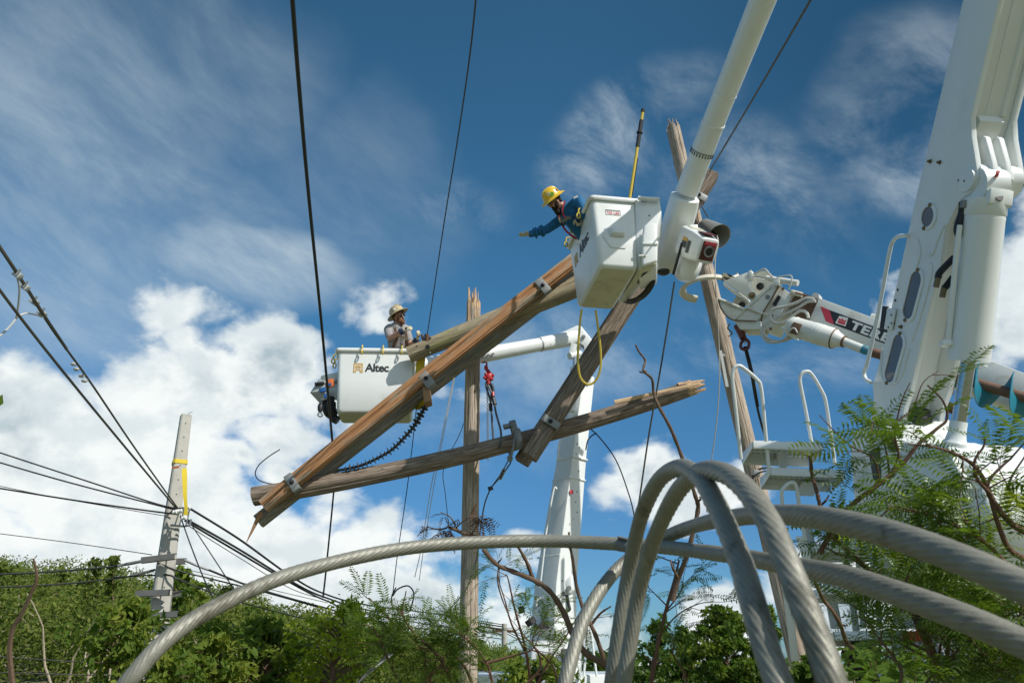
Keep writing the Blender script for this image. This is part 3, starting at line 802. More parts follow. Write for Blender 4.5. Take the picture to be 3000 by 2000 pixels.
def outline(x0, y0, x1, y1, t): return [[(x0, y0), (x1, y0), (x1, y0 + t), (x0, y0 + t)], [(x0, y1 - t), (x1, y1 - t), (x1, y1), (x0, y1)], [(x0, y0 + t), (x0 + t, y0 + t), (x0 + t, y1 - t), (x0, y1 - t)], [(x1 - t, y0 + t), (x1, y0 + t), (x1, y1 - t), (x1 - t, y1 - t)]]
flat_polys(outline(-.105, -.04, .105, .04, .004), lab, nx, fy, 'label_border', LABELG, nb, off=.002)
textmesh('700 LBS', .055, lab - fy * .010, nx, fy, INKR, 'lettering', nb, bold=.0005, off=.003)
textmesh('PLATFORM CAPACITY', .020, lab + fy * .027, nx, fy, LABELG, 'lettering', nb, off=.003)
# left face print, reading from the far corner to the near corner
lo, lt = NL(-.539 / 2, 0, 0), NL(-.642 / 2, 0, H); ly = (lt - lo).normalized(); lx = -ny
def logo(org, xd, yd, s, parent):
    o = []
    t = .11
    o += [[(-.5, -.5), (-.28, -.5), (-.28, -.5 + t), (-.5, -.5 + t)], [(.28, -.5), (.5, -.5), (.5, -.5 + t), (.28, -.5 + t)]]
    o += [[(-.47, -.38), (-.47 + t, -.38), (-.47 + t, .5 - t), (-.47, .5 - t)], [(.47 - t, -.38), (.47, -.38), (.47, .5 - t), (.47 - t, .5 - t)], [(-.47, .5 - t), (.47, .5 - t), (.47, .5), (-.47, .5)]]
    o += outline(-.27, -.02, .27, .26, .10)
    o += [[(-.27, -.24), (.27, -.24), (.27, -.14), (-.27, -.14)], [(-.30, -.49), (-.20, -.49), (-.16, -.24), (-.26, -.24)], [(.20, -.49), (.30, -.49), (.26, -.24), (.16, -.24)]]
    flat_polys([[(x * s, y * s) for x, y in p] for p in o], org, xd, yd, 'logo', INKY, parent, off=.004)
tx = lo + ly * .66 + ny * .02
textmesh('Altec', .25, tx + lx * .10, lx, ly, INK, 'lettering', nb, bold=.006, off=.004, spacing=.92)
logo(tx - lx * .335, lx, ly, .165, nb)

# liner panel, bracket and jib housing beside the bucket
YF = 9.26
def poly_y(pts, Y): return [WY(x, y, Y) for x, y in pts]
MB().prism(poly_y([(1860, 579), (1932, 583), (1938, 620), (1926, 662), (1924, 700), (1923, 768), (1870, 786), (1862, 700)], YF + .05), Vector((.12, .66, 0))).build('mounting_bracket', FIBRE, nl, bevel=.02, segs=3)
MB().prism(poly_y([(1879, 700), (1884, 668), (1902, 660), (1925, 660), (1924, 772), (1879, 786)], YF - .012), Vector((0, -.07, 0))).build('bracket_cover', FIBRE, nl, bevel=.03, segs=3)
MB().tube([WY(1869, 580, YF), WY(1932, 584, YF)], .028, 8).build('bracket_lip', FIBRE, nl)
for (x, y) in ((1882, 591), (1890, 592), (1902, 632), (1893, 668), (1901, 668)):
    MB().lathe(WY(x, y, YF - .004), (0, -1, 0), [(0, .014), (.008, .014), (.012, .008)], 8).build('bolt', GALV, nl)
MB().box(WY(1905, 713, YF - .09), (.10, 0, 0), (0, .012, 0), (0, 0, .02)).build('latch_handle', FIBRE, nl, bevel=.008)
MB().box(WY(1882, 749, YF - .09), (.05, 0, 0), (0, .012, 0), (0, 0, .012)).build('latch_handle', FIBRE, nl, bevel=.005)
MB().prism([WY(1873, 790, YF), WY(1924, 772, YF), WY(1838, 882, YF + 1.3), WY(1812, 888, YF + 1.3)], Vector((.02, 0, .25))).build('underside_frame', FIBRE_BASE, nl, bevel=.01)
MB().prism([WY(1884, 800, YF + .2), WY(1906, 788, YF + .2), WY(1880, 825, YF + .6), WY(1866, 828, YF + .55)], Vector((.0, 0, -.012))).build('hose_opening', BLACK, nl)
hs = MB()
for k_ in range(5):
    o_ = k_ * 4.5
    hs.tube(spline([WY(1916 - o_ * .2, 800 + o_ * .2, 9.75), WY(1911 - o_ * .5, 836 + o_ * .1, 9.9), WY(1886 - o_ * .6, 868, 10.15), WY(1850 - o_ * .3, 886 - o_ * .25, 10.5), WY(1826, 880 - o_ * .4, 10.7)], 7), .028, 7)
hs.build('hose_bundle', BLACK, nl, kind='stuff')
# boom tube and elbow housing
t0, t1 = W(2288, -140, 9.15), W(2012, 562, 11.25)
tube_r = lambda p: pm(1, p)
MB().tube([t0, W(2235, 0, 9.55), W(2105, 322, 10.55), t1], [pm(40, t0), pm(39, W(2235, 0, 9.55)), pm(33.5, W(2105, 322, 10.55)), pm(33.5, t1)], 48).build('boom_tube', WHITE, nl)
tq = (W(2235, 0, 9.55), W(2105, 322, 10.55), t1)
for c in (tq[0].lerp(tq[1], .84), tq[1].lerp(tq[2], .16)):
    MB().lathe(c, t1 - t0, [(-.02, pm(34.6, c)), (-.012, pm(35.4, c)), (.012, pm(35.4, c)), (.02, pm(34.6, c))], 48).build('tube_collar', WHITE, nl)
c = tq[1].lerp(tq[2], .48); ax_ = (tq[2] - tq[1]).normalized()
fl = MB(); rr_ = pm(33.9, c); u1 = ax_.orthogonal().normalized(); u2 = ax_.cross(u1)
fl.lathe(c, ax_, [(-.004, rr_), (-.004, rr_ + .004), (.004, rr_ + .004), (.004, rr_)], 48, cap=False)
for q in range(24):
    th = 2 * math.pi * q / 24; dr = u1 * math.cos(th) + u2 * math.sin(th)
    fl.box(c + dr * (rr_ + .002) + ax_ * .035, dr.cross(ax_) * .007, dr * .003, ax_ * .02)
fl.build('dielectric_mark', INK, nl)
h0, h1 = W(2006, 584, 11.28), W(1948, 785, 11.88)
hd = (h1 - h0)
MB().tube([h0 - hd * .035, h0 - hd * .03, h0 + hd * .05, h0 + hd * .5, h0 + hd * .85, h0 + hd * .97, h0 + hd * 1.03],
          [(pm(36, h0), pm(35, h0)), (pm(39, h0), pm(38, h0)), (pm(41, h0), pm(40, h0)), (pm(43, h0), pm(44, h0)), (pm(41, h0), pm(45, h0)), (pm(33, h0), pm(37, h0)), (pm(20, h0), pm(24, h0))], 40, exp=3.2).build('elbow_housing', FIBRE, nl, smooth=40)
m0, m1 = W(2014, 706, 11.3), W(2074, 736, 10.75)
dm = (m1 - m0).normalized()
MB().tube([m0, m0.lerp(m1, .55), m1 - dm * .03, m1], [(.17, .21), (.17, .21), (.145, .175), (.135, .165)], 24, exp=7, roll=0).build('motor_box', FIBRE, nl, bevel=.012)
fm = [(t, a, b) for (t, a, b) in frames([m0, m1])][0]
a_, b_ = fm[1], fm[2]
zc = Vector((0, 0, 1)); za = a_ if abs(a_.z) > abs(b_.z) else b_; za = za * (1 if za.z > 0 else -1); ha = dm.cross(za)
mo = MB().box(m1 + dm * .004, ha * .105, dm * .012, za * .13).build('opening_frame', REDD, nl, bevel=.01)
MB().lathe(m1 + dm * .016, dm, [(0, .075), (.025, .075), (.02, .055), (.01, .05)], 20).build('shaft_seal', GALV, nl); MB().lathe(m1 + dm * .03, dm, [(0, .052), (.004, .05)], 18).build('shaft_hole', BLACK, nl)
MB().box(m1 + dm * .017 + za * .105, ha * .09, dm * .006, za * .018).build('red_label', INKR, nl)
side = -ha if (-ha).y < 0 else ha
sf = m0.lerp(m1, .42) + side * .175
flat_polys([[(-.09, .03), (.05, .03), (.05, .08), (-.09, .08)]], sf, dm, za, 'warning_label', INKY, nl, off=.0)
flat_polys([[(-.09, -.06), (.05, -.06), (.05, .028), (-.09, .028)], [(.07, -.11), (.14, -.11), (.14, .06), (.07, .06)]], sf, dm, za, 'warning_label', LABELG, nl, off=.0)
MB().box(m0.lerp(m1, .78) + za * .215, ha * .10, dm * .10, za * .004).build('vent_slot', REDD, nl); MB().box(m0.lerp(m1, .2) + za * .215, ha * .09, dm * .09, za * .004).build('vent_slot', FIBRE_BASE, nl)
MB().tube([W(2040, 700, 11.6), W(2030, 735, 11.5), W(2014, 785, 11.35), W(2008, 812, 11.3), W(2006, 824, 11.3)], [(.10, .12), (.17, .2), (.185, .21), (.14, .16), (.07, .10)], 28, exp=2.8).build('rotator_cover', FIBRE, nl, smooth=45)
MB().tube([W(1998, 712, 11.08), W(1982, 770, 11.15), W(1972, 804, 11.2)], (0.02), 8).build('gap_seal', BLACK, nl)
MB().lathe(W(1944, 794, 11.3), (0, 0, -1), [(0, .09), (.03, .085), (.05, .05)], 14).build('drain_plug', BLACK, nl)
MB().box(W(2030, 672, 11.2), (.06, 0, 0), (0, .06, 0), (0, 0, .05)).build('top_block', FIBRE, nl, bevel=.015)
wire('hold_down_rope', [W(2101, 690, 11.5), W(2104, 715, 11.45), W(2095, 770, 11.5), W(2098, 870, 11.5), W(2106, 1000, 11.6), W(2108, 1110, 11.6), W(2098, 1250, 11.7), W(2084, 1352, 11.8), W(2070, 1500, 12)], .008, ROPEW, 'pale thin rope dangling in front of the leaning pole', 'rope')

# yellow hooks clipped on the near bucket rim
def rim_hook(Lf, x, y, h, out, along, label, group):
    o = Vector(out); k = .68
    P = lambda s, z: Lf(x, y, h) + o * (s * k + .012) + Vector((0, 0, z * k))
    m = MB()
    m.tube(spline([P(-.03, -.02), P(-.045, .03), P(-.015, .075), P(.04, .07), P(.062, .02), P(.058, -.04)], 5), .0115, 8)
    c = P(.062, -.095)
    m.tube(spline([c + Vector((0, 0, .065 * k)), c + o * .032 * k + Vector((0, 0, .03 * k)), c + o * .032 * k - Vector((0, 0, .035 * k)), c - Vector((0, 0, .06 * k)), c - o * .032 * k - Vector((0, 0, .035 * k)), c - o * .032 * k + Vector((0, 0, .03 * k)), c + Vector((0, 0, .065 * k))], 4), .011, 8)
    return set_props(m.build('rim_hook', YEL), label, 'hook', group)
for y_, lb_ in ((-.27, 'yellow rim hook nearest the gloved hand of the man in blue'), (.10, 'yellow rim hook midway along the left rim of the tall near bucket'), (.47, 'yellow rim hook at the low far end of the near bucket rim')):
    rim_hook(NL, -.642 / 2 - .03, y_, H, -nx, ny, lb_, 'yellow hooks on the near bucket rim')
# yellow rope loop below the bucket
wire('rope_loop', [NL(-.04, -.10, -.01), W(1727, 785, 10.45), W(1704, 905, 10.6), W(1698, 960, 10.6), W(1693, 1050, 10.6), W(1700, 1105, 10.6), W(1724, 1126, 10.6), W(1748, 1110, 10.6), W(1760, 1070, 10.6), W(1757, 1000, 10.6), W(1745, 908, 10.6), W(1735, 850, 10.55), NL(-.02, .0, -.01)][2:11], .0155, YEL, 'yellow rope hanging in a long loop below the near bucket', 'rope')
# hot stick in the bucket
hk0, hk1 = WY(1842, 600, 9.9), WY(1884, 322, 9.75)
hsx = thing('hot_stick', hk0, 'slim yellow and black insulated stick standing up in the near bucket', 'pole')
LP = lambda f: hk0.lerp(hk1, f)
MB().tube([LP(0), LP(1)], .022, 10).build('shaft', YEL, hsx)
MB().tube([LP(.60), LP(.885)], .031, 10).build('grip', BLACK, hsx); MB().tube([LP(.745), LP(.76)], .046, 10).build('clamp', DARK, hsx); MB().tube([LP(.975), LP(1.005)], .03, 10).build('tip_cap', DARK, hsx)
MB().tube([LP(.10) + Vector((.028, 0, 0)), LP(.48) + Vector((.028, 0, 0))], .008, 6).build('pull_rod', BLACK, hsx)

# ================================================================ FAR AERIAL LIFT
flb = WY(1605, 2000, 14.0)
fl_ = thing('aerial_lift', (flb.x, 14.0, 0), 'far slim white aerial lift with bent elbow, its bucket holding the man in grey', 'aerial lift')
fb, FL = make_bucket(FB, FR, 1.181, .73, 1.241, .633, H, fl_, FIBRE_BASE)
fx, fyv = FR @ Vector((1, 0, 0)), FR @ Vector((0, 1, 0))
o0 = FL(0, -.73 / 2, 0); o1 = FL(0, -.633 / 2, H); fz = (o1 - o0).normalized()
tx = o0 + fz * .735
textmesh('Altec', .19, tx + fx * .015, fx, fz, INK, 'lettering', fb, bold=.004, off=.006, spacing=.92)
logo(tx - fx * .285 + fz * .0, fx, fz, .155, fb)
for i, (x_, lb_) in enumerate(((-.23, 'yellow rim hook at the left of the row on the far bucket front'), (.10, 'yellow rim hook in the middle of the row on the far bucket front'), (.40, 'yellow rim hook of the far bucket close to the sawn log end'))):
    rim_hook(FL, x_, -.633 / 2 - .03, H, -fyv, fx, lb_, 'yellow hooks on the far bucket rim')
for i, (y_, lb_) in enumerate(((-.1, 'yellow hook on the narrow left end of the far bucket, front one'), (.15, 'yellow hook on the narrow left end of the far bucket, rear one'))):
    rim_hook(FL, -1.241 / 2 - .03, y_, H - .06, -fx, fyv, lb_, 'yellow hooks on the far bucket rim')
# winch, jib and black cover at the left end
MB().hexa([WY(962, 1150, 12.25), WY(990, 1145, 12.25), WY(990, 1175, 12.25), WY(965, 1170, 12.25), WY(960, 1106, 12.5), WY(990, 1098, 12.5), WY(990, 1105, 12.6), WY(962, 1112, 12.6)]).build('jib_bracket', FIBRE, fl_, bevel=.02)
MB().tube([WY(948, 1113, 12.2), WY(998, 1101, 12.4)], (.075), 12, exp=4).build('jib_arm', FIBRE, fl_)
MB().box(WY(969, 1122, 12.0), (.055, 0, .01), (0, .02, 0), (-.01, 0, .065)).build('red_cover', ORANGE, fl_, bevel=.006); MB().lathe(WY(966, 1126, 11.975), (0, -1, 0), [(0, .028), (.01, .025)], 12).build('blue_knob', mat('blue_plastic', (.02, .10, .30), .4), fl_)
MB().tube([WY(950, 1118, 12.1), WY(936, 1150, 12.1), WY(950, 1172, 12.15)], [(.09, .08), (.14, .12), (.08, .09)], 14, exp=3).build('winch_body', GREYPL, fl_)
MB().box(WY(946, 1142, 11.98), (.045, 0, .02), (0, .02, 0), (-.02, 0, .035)).box(WY(955, 1159, 11.98), (.03, 0, .02), (0, .02, 0), (-.01, 0, .035)).build('winch_drum', MATS['blue_plastic'], fl_, bevel=.01)
MB().box(WY(937, 1125, 12.0), (.07, 0, .01), (0, .06, 0), (0, 0, .02)).build('fairlead', DARK, fl_, bevel=.006)
MB().tube([WY(941, 1165, 12.05), WY(940, 1184, 12.05)], .016, 6).build('winch_rope', GALV, fl_)
MB().tube([WY(939, 1182, 12.05), WY(938, 1190, 12.05), WY(938, 1198, 12.05), WY(938, 1206, 12.05)], [.03, .042, .042, .03], 10).build('swivel', DARK, fl_)
MB().tube(spline([WY(938, 1206, 12.05), WY(940, 1209, 12.05), WY(945, 1216, 12.05), WY(938, 1220, 12.05), WY(931, 1215, 12.05), WY(935, 1209, 12.05)], 5), [.012] * 26 if False else .013, 8).build('hook', GALV, fl_)
MB().tube(spline([WY(962, 1165, 12.2), WY(963, 1200, 12.2), WY(975, 1212, 12.3)], 5), .10, 12).build('control_cover', DARK, fl_)
MB().tube(spline([WY(972, 1180, 12.35), WY(974, 1218, 12.3), WY(990, 1232, 12.3)], 5), [.07] * 11, 10).build('hose_sleeve', BLACK, fl_)
# upper boom
u0, u1 = WY(1205, 1078, 12.75), WY(1712, 985, 14.2)
UL = lambda f: u0.lerp(u1, f)
MB().tube([UL(-.02), UL(.28), UL(.72)], [pm(24, u0), pm(24, UL(.28)), pm(20, UL(.72))], 32).build('upper_boom', WHITE, fl_)
MB().tube([UL(.72), UL(.85), UL(.98)], [pm(20.5, UL(.72)), pm(21, UL(.85)), pm(22, UL(.98))], 24, exp=3).build('boom_sleeve', WHITE, fl_)
MB().lathe(UL(.72), u1 - u0, [(-.02, pm(20.6, UL(.72))), (-.01, pm(21.8, UL(.72))), (.01, pm(21.8, UL(.72))), (.02, pm(20.6, UL(.72)))], 32).build('collar', GREYPL, fl_)
ud = (u1 - u0).normalized(); unr = ud.cross(Vector((0, 0, 1))).normalized(); unr = unr if unr.y < 0 else -unr; uup = unr.cross(ud); uup = uup if uup.z > 0 else -uup
bx = UL(.385) + unr * (pm(23, UL(.385)) + .002) - uup * .07
textmesh('Altec', .20, bx - ud * .06, ud, uup, INK, 'lettering', fl_, bold=.004, off=.004)
for (f_, o_) in ((.74, .8), (.76, -.5), (.80, .9), (.80, -.7), (.85, .9), (.85, -.6), (.90, .85)):
    p = UL(f_) + unr * (pm(21, UL(f_)) * math.sqrt(max(0, 1 - o_ * o_)) + .003) + uup * (o_ * pm(20, UL(f_)))
    MB().lathe(p, unr + uup * o_, [(-.02, .011), (.010, .011)], 6).build('bolt', GALV, fl_)
# elbow knuckle: two cheek plates
ek = [(1618, 985), (1690, 953), (1702, 955), (1738, 1000), (1741, 1020), (1737, 1080), (1728, 1120), (1716, 1120), (1716, 1050), (1710, 1012), (1690, 998), (1650, 994)]
MB().prism(poly_y(ek, 14.0), Vector((.02, .035, 0))).build('elbow_plate', WHITE, fl_, bevel=.008)
MB().prism(poly_y(ek, 14.36), Vector((.02, .035, 0))).build('elbow_plate', WHITE, fl_, bevel=.008)
MB().prism(poly_y([(1700, 962), (1734, 1004), (1736, 1060), (1726, 1060), (1722, 1020), (1695, 985)], 14.04), Vector((.02, .32, 0))).build('elbow_core', DARK, fl_)
MB().lathe(WY(1709, 987, 13.98), (0, -1, 0), [(0, .04), (.02, .04), (.02, .018), (.03, .015)], 14).build('pivot_pin', GALV, fl_); MB().lathe(WY(1731, 1015, 13.98), (0, -1, 0), [(0, .05), (.02, .05), (.02, .025)], 14).build('pivot_pin', GALV, fl_)
lk = MB()
lk.tube([WY(1682, 1008, 13.95), WY(1674, 1042, 13.95)], (.06, .035), 10, exp=4); lk.tube([WY(1698, 1006, 14.1), WY(1686, 1040, 14.1)], (.06, .035), 10, exp=4)
lk.build('elbow_link', WHITE, fl_); MB().tube([WY(1668, 1043, 13.95), WY(1700, 1036, 14.05)], .07, 14).build('link_pin', WHITE, fl_)
MB().prism(poly_y([(1690, 1040), (1715, 1046), (1714, 1054), (1690, 1050)], 14.0), Vector((0, .1, 0))).build('link_bar', WHITE, fl_)
# lift cylinder beside the upper end of the lower boom
MB().tube([WY(1683, 1046, 13.9), WY(1683, 1085, 13.9)], .035, 12).build('cylinder_rod', CHROME, fl_)
MB().tube([WY(1684, 1078, 13.9), WY(1672, 1205, 13.9)], .085, 18).build('cylinder', WHITE, fl_)
# lower boom: box set corner-on
yawb = math.radians(43)
bxv = [Vector((math.cos(yawb), math.sin(yawb), 0)), Vector((-math.sin(yawb), math.cos(yawb), 0))]
def lb_ring(px, py, Y, s0, s1):
    c = WY(px, py, Y); a, b = bxv[0] * s0, bxv[1] * s1
    return [c - a - b, c + a - b, c + a + b, c - a + b]
MB().rings([lb_ring(1614, 1985, 14.1, .29, .30), lb_ring(1628, 1710, 14.12, .25, .26), lb_ring(1676, 1330, 14.18, .18, .20), lb_ring(1706, 1105, 14.22, .155, .18)]).build('lower_boom', WHITE, fl_, bevel=.02)
MB().rings([lb_ring(1612, 2000, 14.1, .36, .37), lb_ring(1616, 1900, 14.1, .36, .37)]).build('boom_base', WHITE, fl_, bevel=.03)
# seams, collars, sight windows, bolts on the lower boom
def on_right(px, py, Y=13.93): return WY(px, py, Y)
for (y_, x0, x1, xm) in ((1345, 1645, 1708, 1676), (1405, 1636, 1700, 1667), (1630, 1600, 1672, 1636)):
    c = lb_ring((x0 + x1) / 2 - 1, y_, 14.16, .19 + (y_ - 1330) * .0002, .21 + (y_ - 1330) * .0002); d = [p - Vector((0, 0, .03)) for p in c]
    MB().rings([d, c]).build('boom_band', WHITE, fl_, bevel=.006)
bo = MB()
for (x, y) in ((1690, 1300), (1697, 1310), (1688, 1330), (1700, 1345), (1695, 1380), (1690, 1440), (1668, 1440), (1686, 1470), (1680, 1520), (1690, 1500), (1640, 1690), (1648, 1700), (1655, 1830), (1645, 1850)):
    bo.lathe(WY(x, y, 13.90 + (y - 1300) * -.00012), (.6, -.75, 0), [(0, .014), (.01, .014), (.014, .008)], 7)
bo.build('boom_bolts', GALV, fl_, kind='stuff')
for (x, y, m_) in ((1668, 1440, INKR), (1645, 1738, INKR)): MB().lathe(WY(x + 6, y, 13.88), (.6, -.75, 0), [(0, .04), (.008, .04)], 16).build('sight_window', m_ if y < 1500 else GLASS, fl_)
# grab rails
for pts in ([(1648, 1290), (1640, 1292), (1634, 1340), (1638, 1345), (1650, 1343)], [(1632, 1432), (1622, 1436), (1600, 1560), (1604, 1568), (1614, 1566)], [(1600, 1565), (1582, 1720)], [(1585, 1750), (1574, 1758), (1571, 1775)]):
    MB().tube(spline([WY(x, y, 13.95) for x, y in pts], 5), .016, 8).build('grab_rail', WHITE, fl_)
MB().prism(poly_y([(1656, 1700), (1672, 1680), (1676, 1725), (1668, 1738), (1660, 1730)], 13.9), Vector((.1, .2, 0))).build('pivot_lug', WHITE, fl_, bevel=.01); MB().lathe(WY(1667, 1722, 13.88), (0, -1, 0), [(0, .04), (.02, .04)], 12).build('pivot_pin', GALV, fl_)
MB().tube(spline([WY(1661, 1740, 13.9), WY(1666, 1770, 13.9), WY(1668, 1785, 13.9), WY(1650, 1792, 13.9)], 5), .025, 8).build('hose', BLACK, fl_)
MB().prism(poly_y([(1566, 1820), (1580, 1832), (1604, 1815), (1609, 1838), (1566, 1842)], 13.6), Vector((0, .4, 0))).build('boom_rest', DARK, fl_, bevel=.01)
MB().tube([WY(1525, 1775, 13.6), WY(1530, 1795, 13.6)], .05, 10).tube([WY(1550, 1812, 13.6), WY(1560, 1828, 13.6)], .09, 10).build('work_lamp', DARK, fl_)
MB().hexa([WY(1560, 1880, 13.2), WY(1650, 1880, 13.2), WY(1672, 2010, 13.2), WY(1545, 2010, 13.2), WY(1575, 1870, 14.6), WY(1650, 1870, 14.6), WY(1670, 2000, 14.6), WY(1560, 2000, 14.6)]).build('turret', WHITE, fl_, bevel=.03)
MB().prism(poly_y([(1568, 1914), (1612, 1910), (1600, 1960), (1578, 1960)], 13.15), Vector((0, -.05, 0))).build('turret_recess', GREYPL, fl_)
MB().prism(poly_y([(1642, 1900), (1660, 1898), (1662, 1945), (1645, 1945)], 13.15), Vector((0, -.05, 0))).build('inspection_window', GLASS, fl_, bevel=.01)
MB().hexa([WY(1400, 1975, 13.0), WY(1800, 1975, 13.0), WY(1800, 2200, 13.0), WY(1400, 2200, 13.0), WY(1400, 1965, 15.4), WY(1800, 1965, 15.4), WY(1800, 2200, 15.4), WY(1400, 2200, 15.4)]).build('truck_bed', WHITE, fl_, bevel=.03)
MB().tube(spline([WY(1710, 1980, 12.9), WY(1722, 1850, 13.0), WY(1730, 1845, 13.0), WY(1748, 1980, 12.9)], 5), .018, 8).build('grab_rail', WHITE, fl_)

# yellow sling and black polymer insulator string at the crossing
yb = thing('sling', WY(1230, 1180, 11.7), 'broad yellow sling wrapped between the far bucket and the slanting timbers', 'sling')
ribbon([WY(1236, 1040, 11.95), WY(1231, 1075, 11.95), WY(1226, 1110, 12.0), WY(1222, 1150, 12.05)], [.06, .07, .05, .06], (.4, -1, 0)).build('upper_fall', YELS, yb)
ribbon(spline([WY(1240, 1130, 11.72), WY(1245, 1165, 11.75), WY(1235, 1185, 11.8), WY(1222, 1192, 11.85), WY(1214, 1180, 11.9)], 4), .05, (.3, -1, .2)).build('lower_bight', YELS, yb)
ins = thing('insulator_string', WY(1250, 1160, 11.7), 'black ribbed insulator string hanging from the timber to the level log', 'insulator')
IP = spline([WY(1249, 1172, 11.7), WY(1243, 1195, 11.68), WY(1232, 1215, 11.66), WY(1215, 1245, 11.62), WY(1190, 1275, 11.6), WY(1150, 1315, 11.58), WY(1105, 1342, 11.56), WY(1060, 1362, 11.55), WY(1020, 1372, 11.55), WY(985, 1378, 11.55)], 8)
MB().tube(IP, .022, 8).build('core_rod', BLACK, ins)
shed0 = None
cum = [0]
for i in range(1, len(IP)): cum.append(cum[-1] + (IP[i] - IP[i - 1]).length)
SHEDM = mat('insulator_rubber', (.06, .065, .065), .5)
for q in range(26):
    s_ = .14 + q * (cum[-1] - .22) / 26
    i = max(j for j in range(len(IP) - 1) if cum[j] <= s_); f_ = (s_ - cum[i]) / (cum[i + 1] - cum[i] + 1e-9)
    p = IP[i].lerp(IP[i + 1], f_); d_ = (IP[i + 1] - IP[i]).normalized(); rr_ = .066 if q % 2 == 0 else .046
    MB().lathe(p, d_, [(-.006, .02), (-.003, rr_), (.003, rr_), (.016, .022)], 16).build('shed', SHEDM, ins)
MB().tube([WY(1249, 1150, 11.65), WY(1250, 1172, 11.68)], .03, 8).build('end_fitting', GALV, ins)
MB().tube(spline([WY(1262, 1161, 11.6), WY(1256, 1158, 11.6), WY(1252, 1168, 11.62), WY(1246, 1180, 11.66)], 4), .016, 6).build('shackle', GALV, ins)

# red chain hoist hanging beside the upright pole
hp = WY(1424, 1062, 12.1)
ho = thing('chain_hoist', hp - Vector((0, 0, .9)), 'small red chain hoist hanging beside the upright wooden pole', 'hoist')
MB().tube(spline([WY(1414, 1062, 12.1), WY(1420, 1060, 12.05), WY(1426, 1064, 12.05), WY(1425, 1074, 12.05)], 4), .014, 7).build('top_hook', RED, ho)
MB().tube([WY(1424, 1070, 12.05), WY(1424, 1078, 12.05), WY(1426, 1084, 12.05)], [.022, .035, .022], 8).build('swivel', RED, ho)
hb_ = MB(); hc = WY(1432, 1104, 12.05)
for q in range(6):
    a_ = q * math.pi / 3 + .3; hb_.tube([hc, hc + Vector((math.cos(a_) * .085, -.03, math.sin(a_) * .085))], [.05, .022], 7)
hb_.ell(hc, (.075, 0, 0), (0, .06, 0), (0, 0, .085), 12, 6); hb_.tube([hc + Vector((0, 0, .07)), hc + Vector((-.02, 0, .12))], .03, 8); hb_.tube([hc - Vector((0, 0, .06)), hc - Vector((.0, 0, .13))], .035, 8)
hb_.build('gear_body', RED, ho)
ch = MB(); c0, c1 = WY(1428, 1124, 12.05), WY(1430, 1347, 11.45 + .9)
nlk = 44
for q in range(nlk):
    p = c0.lerp(c1, (q + .5) / nlk); sx_ = Vector((.014, 0, 0)) if q % 2 else Vector((.004, .013, 0)); h_ = (c0 - c1).length / nlk * .62
    ch.tube([p + sx_ * .5 + Vector((0, 0, h_)), p + sx_ + Vector((0, 0, h_ * .5)), p + sx_ - Vector((0, 0, h_ * .5)), p - Vector((0, 0, h_)), p - sx_ - Vector((0, 0, h_ * .5)), p - sx_ + Vector((0, 0, h_ * .5))], .0055, 5, closed=True)
ch.build('chain', GALV, ho)
ws = thing('wire_sling', WY(1450, 1290, 11.7), 'grey wire rope sling looped round the level log below the red hoist', 'sling')
sl_ = MB()
sl_.tube(spline([WY(1443, 1255, 12.0), WY(1440, 1205, 12.03), WY(1436, 1170, 12.04), WY(1424, 1130, 12.04), WY(1428, 1118, 12.04), WY(1440, 1135, 12.04), WY(1437, 1180, 12.04)], 6), .017, 7)
sl_.tube(spline([WY(1437, 1121, 12.02), WY(1445, 1135, 12.0), WY(1446, 1165, 12.0), WY(1440, 1150, 12.0), WY(1430, 1128, 12.02)], 6), .017, 7)
sl_.tube(spline([WY(1446, 1165, 12.0), WY(1452, 1205, 11.9), WY(1460, 1235, 11.75), WY(1467, 1262, 11.5), WY(1468, 1290, 11.43), WY(1463, 1308, 11.5), WY(1452, 1313, 11.7), WY(1446, 1290, 11.95), WY(1443, 1250, 12.0)], 6), .017, 7)
sl_.build('wire_rope', mat('wire_rope', (.10, .11, .11), .5, .4), ws)
MB().tube([WY(1445, 1166, 11.98), WY(1450, 1185, 11.95)], .032, 8).build('crimp_sleeve', DARK, ws); MB().tube([WY(1437, 1182, 12.03), WY(1438, 1202, 12.02)], .03, 8).build('crimp_sleeve', DARK, ws)
MB().tube([WY(1444, 1148, 11.97), WY(1445, 1160, 11.96)], .022, 8).build('red_tape', RED, ws)
# pole band with clevis link and guy
pbz = thing('pole_band', WY(1510, 1300, 11.6), 'grey steel pole band with eye bolt clamped on the level log', 'clamp')
LCx = (logC1 - logC0).normalized()
cl = WY(1510, 1275, 11.63); cl = logC0 + LCx * (cl - logC0).dot(LCx) + Vector((0, 0, .0))
cl.z += .02
u_ = LCx.cross(Vector((0, 1, 0))).normalized(); v_ = Vector((0, 1, 0))
rb = pm(28, cl)
MB().lathe(cl - LCx * .045, LCx, [(0, rb), (0, rb + .014), (.09, rb + .014), (.09, rb)], 28, cap=False).build('band', GALV, pbz)
MB().box(WY(1492, 1247, 11.6), (.09, 0, .02), (0, .05, 0), (-.01, 0, .03)).build('band_ear', GALV, pbz, bevel=.01); MB().lathe(WY(1503, 1247, 11.5), (0, -1, 0), [(0, .03), (.03, .03), (.03, .015), (.05, .014)], 8).build('bolt', GALV, pbz)
MB().tube(spline([WY(1516, 1258, 11.42), WY(1521, 1285, 11.36), WY(1519, 1308, 11.42)], 4), [.04, .05, .05, .05, .05, .05, .05, .05, .05][:9], 8).lathe(WY(1520, 1305, 11.45), (0, -1, 0), [(-.03, .055), (.05, .055)], 12).build('bracket_arm', GALV, pbz)
gl = thing('guy_link', WY(1480, 1400, 11.8), 'slack steel guy link with clevis and preformed grip below the level log', 'guy wire')
